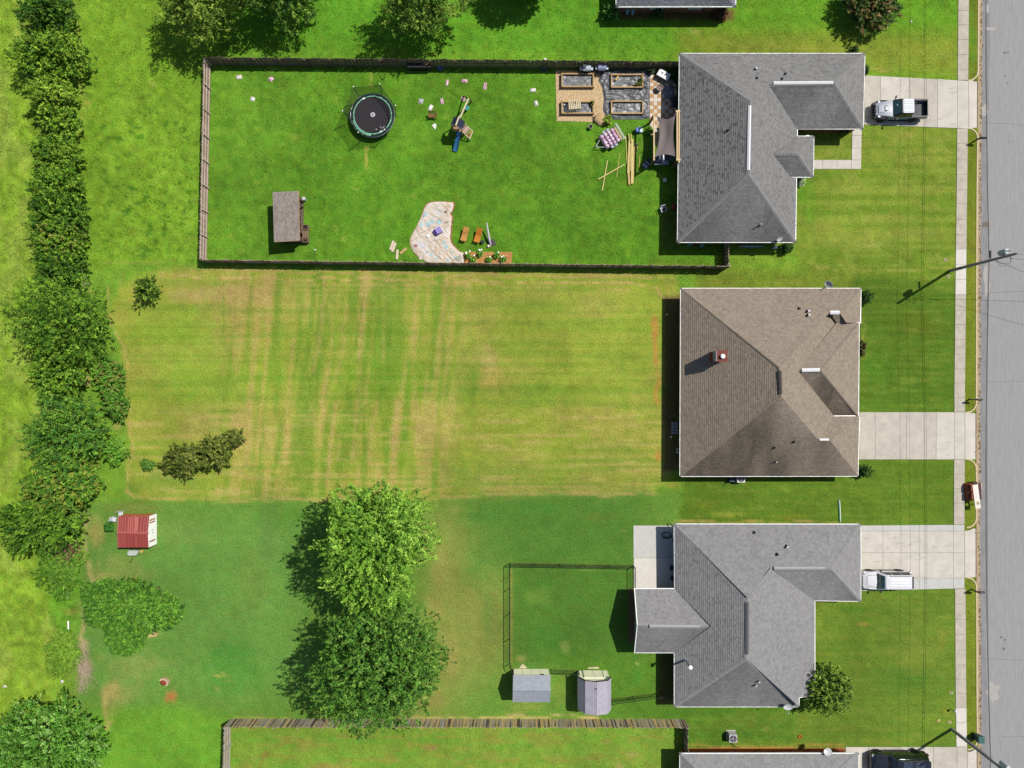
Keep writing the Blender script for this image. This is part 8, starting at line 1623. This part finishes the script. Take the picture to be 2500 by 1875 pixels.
mailbox(2376, 346, 'black post mailbox by the kerb below the silver pickup driveway'); mailbox(2366, 975, 'black post mailbox by the kerb above the middle driveway'); mailbox(2371, 1438.5, 'black post mailbox by the kerb below the white car driveway')
# discarded cabinet with white counter
t = thing('discarded_cabinet', 'brown cabinet with a long white countertop and sink hole put out at the kerb', 'cabinet', G(2372, 1197)); br = mat('cabinet_brown', (150, 74, 40), 0.5, 0.12, 3); bd = mat('cabinet_dark', (72, 34, 28), 0.6, 0.12, 3); pl_ = mat('cabinet_pale', (244, 206, 176), 0.6, 0.06, 3)
q = MB(); q.hexa([G(2351, 1180, .06), G(2362, 1177, .06), G(2366, 1217, .06), G(2354, 1219, .06), G(2353, 1180, .50), G(2362, 1177, .78), G(2366, 1217, .78), G(2356, 1219, .50)]); q.build('side_box', br, t)
for i in range(2): q = MB(); q.box(G(2361 + i * 1.5, 1188 + i * 19, .86), (.36, .7, .04), ry=.25); q.build('brown_door', br, t)
q = MB(); q.hexa([G(2363, 1176, .0), G(2382, 1176, .0), G(2384, 1216, .0), G(2366, 1216, .0), G(2363, 1176, .84), G(2382, 1176, .84), G(2384, 1216, .84), G(2366, 1216, .84)]); q.build('cabinet_body', bd, t, bevel=.01)
# counter with a real hole
def counter():
    q = MB(); x0, x1, z0, z1 = -.27, .27, .86, .92; y0, y1 = -1.20, 1.20; hc = -.66; r = .17; n = 24; vs = []; fs = []
    ang = [2 * math.pi * i / n for i in range(n)]
    def sq(a): c, s_ = math.cos(a), math.sin(a); k = .27 / max(abs(c), abs(s_)); return (c * k, hc + s_ * k)
    for z in (z0, z1):
        vs += [(r * math.cos(a), hc + r * math.sin(a), z) for a in ang] + [(*sq(a), z) for a in ang]
    for i in range(n):
        j = (i + 1) % n; fs += [(2 * n + i, 3 * n + i, 3 * n + j, 2 * n + j), (i, j, n + j, n + i), (i, 2 * n + i, 2 * n + j, j)]
        fs.append((n + i, n + j, 3 * n + j, 3 * n + i))
    q.add(vs, fs); q.box((0, (y1 + hc + .27) / 2, (z0 + z1) / 2), (.54, y1 - hc - .272, z1 - z0)); q.box((0, (y0 + hc - .27) / 2, (z0 + z1) / 2), (.54, hc - .272 - y0, z1 - z0)); return q
q = counter(); q.xform(Matrix.Translation(G(2370.5, 1209, 0)) @ Matrix.Rotation(.13, 4, 'Z')); q.build('countertop', mat('counter_white', (254, 246, 234), 0.4, 0.03, 3), t)
for y in (1186, 1206): 
    q = MB(); q.box(G(2385.5, y, .5), (.26, .62, .05)); q.build('drawer', pl_, t); q = MB(); q.box(G(2384.6, y, .53), (.13, .46, .03)); q.build('drawer_inside', bd, t); q = MB(); q.box(G(2369.8 + .15, y - 2, .80), (.20, .5, .03)); q.build('pale_panel', pl_, t)
q = MB(); q.box(G(2358, 1180, .83), (.06, .05, .03)); q.build('knob', white, t)
q = MB(); q.box(G(2374, 1178, .86), (.05, .3, .02)); q.build('divider', pl_, t)
# pole legs carry the overhanging counter
q = MB(); q.beam(G(2375, 1230, 0), G(2375, 1230, .85), .06); q.build('prop', bd, t)
# water meter covers in the lawn
for px, py, lab in ((2308, 634, 'small stone meter cover in the lawn above the wooden utility pole'), (2315, 674.5, 'small stone meter cover in the lawn just below the wooden utility pole'), (2322, 1691, 'small square meter cover near the sidewalk in the lower front lawn'), (2318, 1763, 'small pale cover in the lower front lawn near the lower pole')):
    t = thing('meter_cover', lab, 'meter cover', G(px, py), 'meter covers in the front lawns'); q = MB(); q.lathe(G(px, py), [(.20, 0), (.20, .05), (.12, .055), (.11, .02), (.02, .02)], 12, 1.0, .7); q.build('rim', mat('pale_stone', (216, 204, 164), 0.9), t); q = MB(); q.lathe(G(px, py, .02), [(.10, 0), (.02, .01)], 10); q.build('lid', mat('lid_brown', (120, 96, 76), 0.9), t)
t = thing('yard_light', 'small white garden light by the sidewalk in the lower front lawn', 'light', G(2323, 1731)); q = MB(); q.tube([G(2321, 1731, 0), G(2322, 1731, .5), G(2324, 1730, .62)], .03, 6); q.build('stem', steel, t); q = MB(); q.ball(G(2323.5, 1729.5, .64), .16, 10, 6, sz=.8); q.build('lamp_head', mat('white_plastic', ()), t, smooth=True)
for px, py, rz, lab in ((2291, 1760, .9, 'yellowish dry leaf heap on the lower front lawn'),): crumple('leaf_heap', lab, 'leaf heap', px, py, .4, .3, .08, rz, [(206, 190, 110), (170, 156, 84)], seed=44)
q = MB(); q.tube([G(1952.5 + 3.4 * math.cos(a), 1798 + 3.2 * math.sin(a), .06) for a in [2 * math.pi * i / 14 for i in range(15)]], .05, 6); tag(q.build('red_ring', mat('red_orange', (222, 84, 40), 0.6)), 'small red orange ring on the grass above the orange brick wall', 'ring')
# AC units
def ac(px, py, label, s_=.78, h=.82, rgb=(206, 202, 206)):
    t = thing('air_conditioner', label, 'air conditioner', G(px, py), 'outdoor air conditioner units'); g = G(px, py); q = MB(); q.box(g + Vector((0, 0, .04)), (s_ + .14, s_ + .14, .08)); q.build('pad', conc, t); q = MB(); q.box(g + Vector((0, 0, .08 + h / 2)), (s_, s_, h)); q.build('case', mat('ac_case_%d' % rgb[0], rgb, 0.5, 0.06, 3), t, bevel=.03)
    q = MB(); q.lathe(g + Vector((0, 0, h + .08)), [(s_ * .42, 0), (s_ * .42, .02), (.02, .018)], 24); f_ = q.build('fan_well', mat('ac_dark', (60, 54, 70), 0.6), t)
    for k in range(4): a = math.pi / 2 * k; q = MB(); q.box(g + Vector((.16 * math.cos(a), .16 * math.sin(a), h + .11)), (s_ * .34, .14, .012), rz=a, rx=.2); q.build('fan_blade', mat('ac_blade', (150, 140, 160), 0.5), f_)
    for r in (.14, .26): q = MB(); q.tube([g + Vector((r * s_ * 1.25 * math.cos(a), r * s_ * 1.25 * math.sin(a), h + .135)) for a in [2 * math.pi * i / 20 for i in range(21)]], .008, 4); q.build('guard_ring', mat('ac_blade', ()), f_)
    for i in range(8):
        z = .16 + i * .09
        q = MB(); q.box(g + Vector((0, s_ / 2 + .004, z)), (s_ * .86, .012, .05)); q.build('louvre', mat('ac_case_%d' % rgb[0], ()), t)
    return t
ac(1783.5, 1793, 'grey air conditioner with a round fan beside the orange brick wall', .8, .85); ac(1803, 1166, 'white air conditioner half under the gutter of the brown roofed house', .8, .8, (240, 238, 232)); 
q = MB(); q.tube([G(1784, 1803, .2), G(1785, 1812, .15), G(1796, 1822, .3)], .03, 6); tag(q.build('refrigerant_pipe', mat('black_steel', ())), 'dark pipe from the grey air conditioner to the orange brick wall', 'pipe')
q = MB(); q.box(G(1785, 1170, .3), (.7, .42, .6)); tag(q.build('dark_bin', mat('dark_teal', (36, 60, 72), 0.5), bevel=.04), 'dark teal bin beside the white air conditioner', 'bin'); q = MB(); q.tube([G(1779, 1172, .05), G(1772, 1180, .03), G(1765, 1186, .02)], .02, 5); tag(q.build('garden_hose', mat('black_steel', ())), 'thin dark hose on the grass by the dark teal bin', 'hose')
# shaded things behind house 2
t = thing('stacked_pavers', 'grey square stones in a small grid in the rear shadow of the brown house', 'paving stones', G(1646, 1045))
for i in range(4):
    for j in range(2): q = MB(); q.box(G(1642 + j * 8.5, 1034 + i * 7.5, .04), (.27, .25, .08), rz=.05); q.build('paver', mat('shade_paver', (200, 196, 206), 0.8, 0.1, 4), t)
t = thing('metal_rack', 'thin pale metal rack in the rear shadow of the brown roofed house', 'rack', G(1654, 1098)); 
for a, b_ in (((1650, 1095), (1660, 1095)), ((1650, 1104), (1660, 1104)), ((1650, 1095), (1650, 1104))): q = MB(); q.beam(G(*a, .5), G(*b_, .5), .05); q.build('bar', white, t)
for p in ((1650, 1095), (1650, 1104)): q = MB(); q.beam(G(*p, 0), G(*p, .5), .04); q.build('leg', white, t)
q = MB(); q.ball(G(1638, 1067, .1), .1, 8, 6); tag(q.build('ball', white, smooth=True), 'small white ball in the rear shadow, near the square stones', 'ball'); q = MB(); q.ball(G(1628, 768, .08), .08, 8, 6); tag(q.build('ball', white, smooth=True), 'small white ball at the upper end of the rear shadow', 'ball')
# patio of house 3
t = thing('garden_hose', 'dark hose coiled in loops on the shaded patio', 'hose', G(1628, 1308)); pts = []
for i in range(60): a = i / 60 * 5 * math.pi; pts.append(G(1627 + 14 * math.cos(a) * (1 - i / 140), 1306 + 7 * math.sin(a) * (1 + .2 * math.sin(a * .5)), .08 + i * .001))
rope('coil', pts, .022, mat('hose_dark', (36, 44, 60), 0.6), t); rope('hose_end', [pts[-1], G(1640, 1312, .1), G(1644, 1326, .1)], .022, mat('hose_dark', ()), t)
q = MB(); q.tube([G(1633, 1276, .3), G(1638, 1281, .6), G(1647, 1288, 1.0)], .05, 7); tag(q.build('downspout', mat('dark_teal', ())), 'dark downspout elbow at the patio corner of the light grey house', 'downspout')
for px, py, lab in ((1639, 1384, 'dark metal chair on the shaded patio, the upper one'), (1641, 1408, 'dark metal chair on the shaded patio, the lower one by the wing wall')):
    t = thing('patio_chair', lab, 'chair', G(px, py, .05), 'metal chairs on the shaded patio'); m_ = mat('iron_blue_grey', (120, 134, 160), 0.5); g = G(px, py, .05)
    q = MB(); q.tube([g + Vector((.26 * math.cos(a), .28 * math.sin(a), .45)) for a in [2 * math.pi * i / 16 for i in range(17)]], .025, 5); q.build('seat_ring', m_, t); q = MB(); q.lathe(g + Vector((0, 0, .43)), [(.25, 0), (.02, .01)], 14); q.build('seat', mat('chair_navy', (44, 52, 72), 0.7), t)
    for i in range(4): q = MB(); a = -.3; q.box(g + Vector((.28, -.2 + i * .13, .7)), (.03, .04, .45)); q.build('back_bar', m_, t)
    for a in (-1, 1):
        for b_ in (-1, 1): q = MB(); q.beam(g + Vector((a * .2, b_ * .2, .44)), g + Vector((a * .24, b_ * .24, 0)), .03); q.build('leg', m_, t)
# green pipe on the side lawn
t = thing('drain_pipe', 'green and white drain pipe lying on the side lawn above the light grey house', 'pipe', G(2050, 1255)); rope('pipe', [G(2050, 1276, .06), G(2049, 1250, .06), G(2047.5, 1224, .06)], .07, mat('green_pipe', (96, 172, 136), 0.5, 0.06, 3), t); rope('white_stripe', [G(2051.4, 1272, .11), G(2050.5, 1250, .12), G(2049, 1224, .11)], .03, white, t); rope('elbow', [G(2047.5, 1224, .06), G(2048, 1221, .08), G(2050, 1220, .1)], .07, mat('pipe_grey_white', (206, 210, 206), 0.5), t)
# blue boards under house 5
for px, py, rz, l_, w_, lab in ((1531, 33, -.12, 1.0, .32, 'pale blue board leaning at the top house wall, left of two'), (1544, 33, -.1, 1.1, .34, 'pale blue rounded board leaning at the top house wall, right of two'), (1517, 26, -.2, .7, .1, 'narrow pale blue paddle leaning at the top house wall')):
    q = MB(); n_ = 16; ring = [(w_ / 2 * math.cos(a), l_ / 2 * (abs(math.sin(a)) ** .7) * (1 if math.sin(a) >= 0 else -1)) for a in [2 * math.pi * i / n_ for i in range(n_)]]; q.prism(ring, -.05, .05); q.xform(Matrix.Translation(G(px, py - 3, .52)) @ Matrix.Rotation(rz, 4, 'Z') @ Matrix.Rotation(.75, 4, 'X')); tag(q.build('paddle_board', mat('pale_blue_board', (150, 190, 206), 0.5, 0.05, 3), bevel=.02), lab, 'board', 'pale blue boards by the top house')
q = MB(); q.lathe(G(1553, 34), [(.08, 0), (.09, .2), (.02, .22)], 8); tag(q.build('small_pot', mat('terracotta', (190, 130, 96), 0.8)), 'tiny clay pot right of the pale blue boards', 'pot')
# left side bits
t = thing('fire_ring', 'small round brick ringed heap with a brown top on the lower left lawn', 'fire ring', G(398, 1664)); q = MB(); q.ball(G(402, 1664, .05), .42, 12, 6, sx=1.0, sy=.8, sz=1.0, jit=.08); q.build('mound', mat('rust_soil', (156, 74, 44), 0.95, 0.2, 5), t, smooth=True)
for i in range(9): a = -.6 + i * .36; q = MB(); q.box(G(402 + 10.5 * math.cos(a), 1664 - 9 * math.sin(a), .2), (.2, .14, .36), rz=a); q.build('brick', mat('pale_brick', (226, 196, 160), 0.9, 0.15, 5), t)
for px, py, l_, lab in ((174, 1451, 16, 'white post lying in the weeds, the upper of two'), (174, 1522, 20, 'white post lying in the weeds, the lower of two')): q = MB(); q.beam(G(px, py - l_ / 2, .5), G(px + .5, py + l_ / 2, .5), .09); tag(q.build('white_post', white), lab, 'post', 'white posts in the weeds')
t = thing('log_slice', 'pale broken log end at the lower edge of the spreading tree', 'log', G(376, 1549)); q = MB(); q.box(G(373, 1547, .12), (.9, .5, .24), rz=.12); q.build('wood_block', mat('peeled_log', ()), t, bevel=.02); q = MB(); q.box(G(390, 1438, .15), (.16, .5, .3), rz=.1); tag(q.build('brown_stake', mat('leg_brown', (110, 84, 62), 0.9)), 'short brown stake at the upper right edge of the spreading tree', 'stake')
for px, py, rz, l_, lab in ((206, 681, .9, .8, 'grey plank in the bare gap of the hedge row, the upper one'), (213, 694, .15, .9, 'tan plank in the bare gap of the hedge row, the lower one')): q = MB(); q.box(G(px, py, .06), (l_, .2, .07), rz=rz); tag(q.build('plank', mat('plank_grey', (196, 176, 150), 0.9, 0.15, 4)), lab, 'plank', 'planks in the hedge gap')
q = MB(); q.lathe(G(175, 1269), [(.1, 0), (.34, .16), (.4, .22), (.34, .2), (.1, .05), (.02, .05)], 14, 1.2, .7); tag(q.build('green_basin', mat('green_plastic', (30, 110, 70), 0.5), smooth='auto'), 'dark green basin under the lowest hedge tree', 'basin')
for px, py in ((152, 1664), (12, 1676), (6, 1516)): pass
crumple('plastic_bag', 'white scrap on the pasture left of the bare stony patch', 'bag', 152, 1664, .3, .3, .06, .5, wh_, seed=51); crumple('plastic_bag', 'white scrap on the pasture near the left edge of the view', 'bag', 12, 1676, .4, .2, .06, .2, wh_, seed=52)
# stones in the bare patch
b = MB(); tint = []
for i in range(700):
    a = random.uniform(0, 6.28); r = abs(random.gauss(0, .55)); px, py = 205 + 24 * r * math.cos(a) + 5 * math.sin(a * 3), 1640 + 66 * r * math.sin(a); n0 = len(b.v); b.ball(G(px, py, .02), random.uniform(.03, .08), 5, 3, sz=.6, jit=.3); tint += [tuple(np.array(alb(*random.choice(((180, 160, 136), (156, 138, 118), (200, 182, 156))))))] * (len(b.v) - n0)
tag(b.build('gravel', mat('pebble', attr='tint'), kind='stuff', tint=np.array(tint)), 'grey stony rubble on the bare patch in the lower left', 'gravel')
# wheelie bin by the lower pole
t = thing('wheelie_bin', 'dark green wheeled bin standing at the kerb beside the lower pole', 'bin', G(2384, 1797)); g = G(2380, 1795, 0); gn = mat('bin_green', (44, 84, 76), 0.5, 0.06, 3); q = MB(); q.hexa([g + Vector(v) for v in ((-.24, -.26, .12), (.24, -.26, .12), (.24, .26, .12), (-.24, .26, .12), (-.32, -.33, 1.0), (.32, -.33, 1.0), (.32, .33, 1.0), (-.32, .33, 1.0))]); q.build('bin_body', gn, t, bevel=.02)
q = MB(); q.hexa([g + Vector(v) for v in ((-.35, -.36, 1.0), (.36, -.36, 1.0), (.36, .36, 1.0), (-.35, .36, 1.0), (-.3, -.3, 1.1), (.32, -.3, 1.06), (.32, .3, 1.06), (-.3, .3, 1.1))]); q.build('lid', mat('bin_lid', (70, 112, 108), 0.5, 0.06, 3), t, bevel=.03); q = MB(); q.tube([g + Vector((-.38, -.24, 1.0)), g + Vector((-.38, .24, 1.0))], .025, 6); q.build('handle', blackp, t)
for s_ in (-1, 1): q = MB(); q.lathe((0, 0, 0), [(.13, -.04), (.13, .04)], 12); q.xform(Matrix.Translation(g + Vector((-.24, s_ * .28, .13))) @ Matrix.Rotation(math.pi / 2, 4, 'X')); q.build('wheel', rubber, t)
# ------------------------------------------------------------------ utility poles and wires
pw = mat('pole_wood', (176, 172, 172), 0.85, 0.2, 4, stretch=(3, 3, .6)); cond = mat('aluminium_wire', (225, 222, 214), 0.5, 0.05, 3); blkw = mat('black_wire', (30, 30, 32), 0.6)
def pole(px, py, hgt, label, trz=8.5, toff=(.05, .44), cap=True):
    g = G(px, py); t = thing('utility_pole', label, 'utility pole', g, 'wooden utility poles along the street'); q = MB(); q.tube([g + Vector((0, 0, -.2)), g + Vector((0, 0, hgt * .5)), g + Vector((0, 0, hgt))], [.165, .14, .11], 12); q.build('pole', pw, t, smooth='auto')
    q = MB(); q.lathe(g + Vector((toff[0], toff[1], trz - 1.05)), [(.24, 0), (.27, .05), (.27, .92), (.24, 1.0), (.05, 1.05)], 18); tr = q.build('transformer', mat('transformer_grey', (214, 222, 228), 0.4, 0.05, 3), t, smooth='auto')
    for a in (-.1, .12): q = MB(); q.lathe(g + Vector((toff[0] + a, toff[1] + .03, trz - .02)), [(.05, 0), (.06, .06), (.04, .16), (.02, .2)], 10); q.build('bushing', mat('bushing_dark', (60, 62, 66), 0.4), tr, smooth='auto')
    q = MB(); q.beam(g + Vector((0, .1, trz - .5)), g + Vector((toff[0] * .5, toff[1] - .2, trz - .5)), .1); q.build('bracket', steel, t)
    q = MB(); q.lathe(g + Vector((0, 0, hgt)), [(.05, 0), (.07, .08), (.04, .2), (.015, .24)], 10); q.build('top_insulator', mat('insulator', (230, 232, 230), 0.4), t, smooth='auto')
    q = MB(); q.box(g + Vector((-.13, .02, 1.9)), (.1, .1, .3)); q.build('ground_box', blackp, t); q = MB(); q.tube([g + Vector((.14, .06, .0)), g + Vector((.15, .06, hgt * .35)), g + Vector((.135, .06, hgt * .62))], .035, 6); q.build('conduit', mat('conduit', (150, 154, 160), 0.5), t)
    pts = [g + Vector((0, -.15, 7.0)), g + Vector((.35, -.5, 7.2)), g + Vector((.65, -.55, 7.9)), g + Vector((.4, -.2, 8.5)), g + Vector((.08, .1, 8.6))]; rope('jumper_loop', pts, .018, blkw, t); rope('jumper_loop', [p + Vector((.05, -.2 * math.sin(i), -.15)) for i, p in enumerate(pts)], .016, blkw, t)
    for z in (8.5, 5.7): q = MB(); q.box(g + Vector((.12, 0, z)), (.26, .1, .1)); q.build('wire_clamp', steel, t)
    return g
g1 = pole(2320, 661, 9.7, 'tall wooden utility pole with a grey transformer between the upper front lawns'); g2 = pole(2323, 1780, 9.7, 'wooden utility pole with a transformer at the lower right by the bottom driveway')
g0 = G(2322, -640); g3 = G(2325, 2900)
pl0 = pole(2322, -640, 9.7, 'wooden utility pole further up the street beyond the top edge'); pl3 = pole(2325, 2900, 9.7, 'wooden utility pole further down the street beyond the bottom edge')
def span(name, label, z, dx, sag, r, m, P_=None, grp='overhead wires along the street'):
    pts = []; seq = [g0, g1, g2, g3]
    for a, b in zip(seq[:-1], seq[1:]):
        for i in range(24):
            u = i / 24; p = a.lerp(b, u); p = p + Vector((dx, 0, z - 4 * sag * u * (1 - u))); pts.append(p)
    pts.append(seq[-1] + Vector((dx, 0, z))); q = MB(); q.tube(pts, r, 5); return tag(q.build(name, m), label, 'wire', grp)
span('power_line', 'bare bright power line on the pole tops over the road edge', 9.9, 0, .55, .012, cond); span('power_line', 'bare bright neutral line running down the middle of the road view', 8.5, .22, .5, .012, cond)
span('cable', 'thick black communication cable over the road edge, the left of two', 5.75, .16, .55, .02, blkw); span('cable', 'thinner black communication cable beside the thick one', 5.6, .30, .5, .014, blkw)
t = thing('splice_case', 'black cable splice case hanging on the wires beside the upper utility pole', 'splice case', W(2418, 620, 6.0)); q = MB(); q.tube([W(2418, 612, 6.0), W(2418, 629, 6.0)], .09, 10); q.build('case', blackp, t); q = MB(); q.beam(W(2418, 630, 6.02), W(2421, 633, 6.02), .06); q.build('hanger', steel, t)
def drop(label, a, b, sag, r=.015, m=blkw):
    q = MB(); q.tube([a.lerp(b, i / 20) - Vector((0, 0, 4 * sag * (i / 20) * (1 - i / 20))) for i in range(21)], r, 5); tag(q.build('service_wire', m), label, 'wire', 'service wires crossing the street')
drop('thin service wire crossing the road below the upper pole', g1 + Vector((.1, -.1, 8.2)), G(2900, 700, 6), .5); drop('dark service wire crossing the road in a long curve', g1 + Vector((.1, -.1, 6.8)), G(2900, 860, 5.0), .6); drop('thin service wire from the upper pole to the far side of the street', g1 + Vector((.1, .1, 8.6)), G(2900, 640, 7), .5, .012)
# light grey cones of litter: pale chips on the lawns
grass_blades()
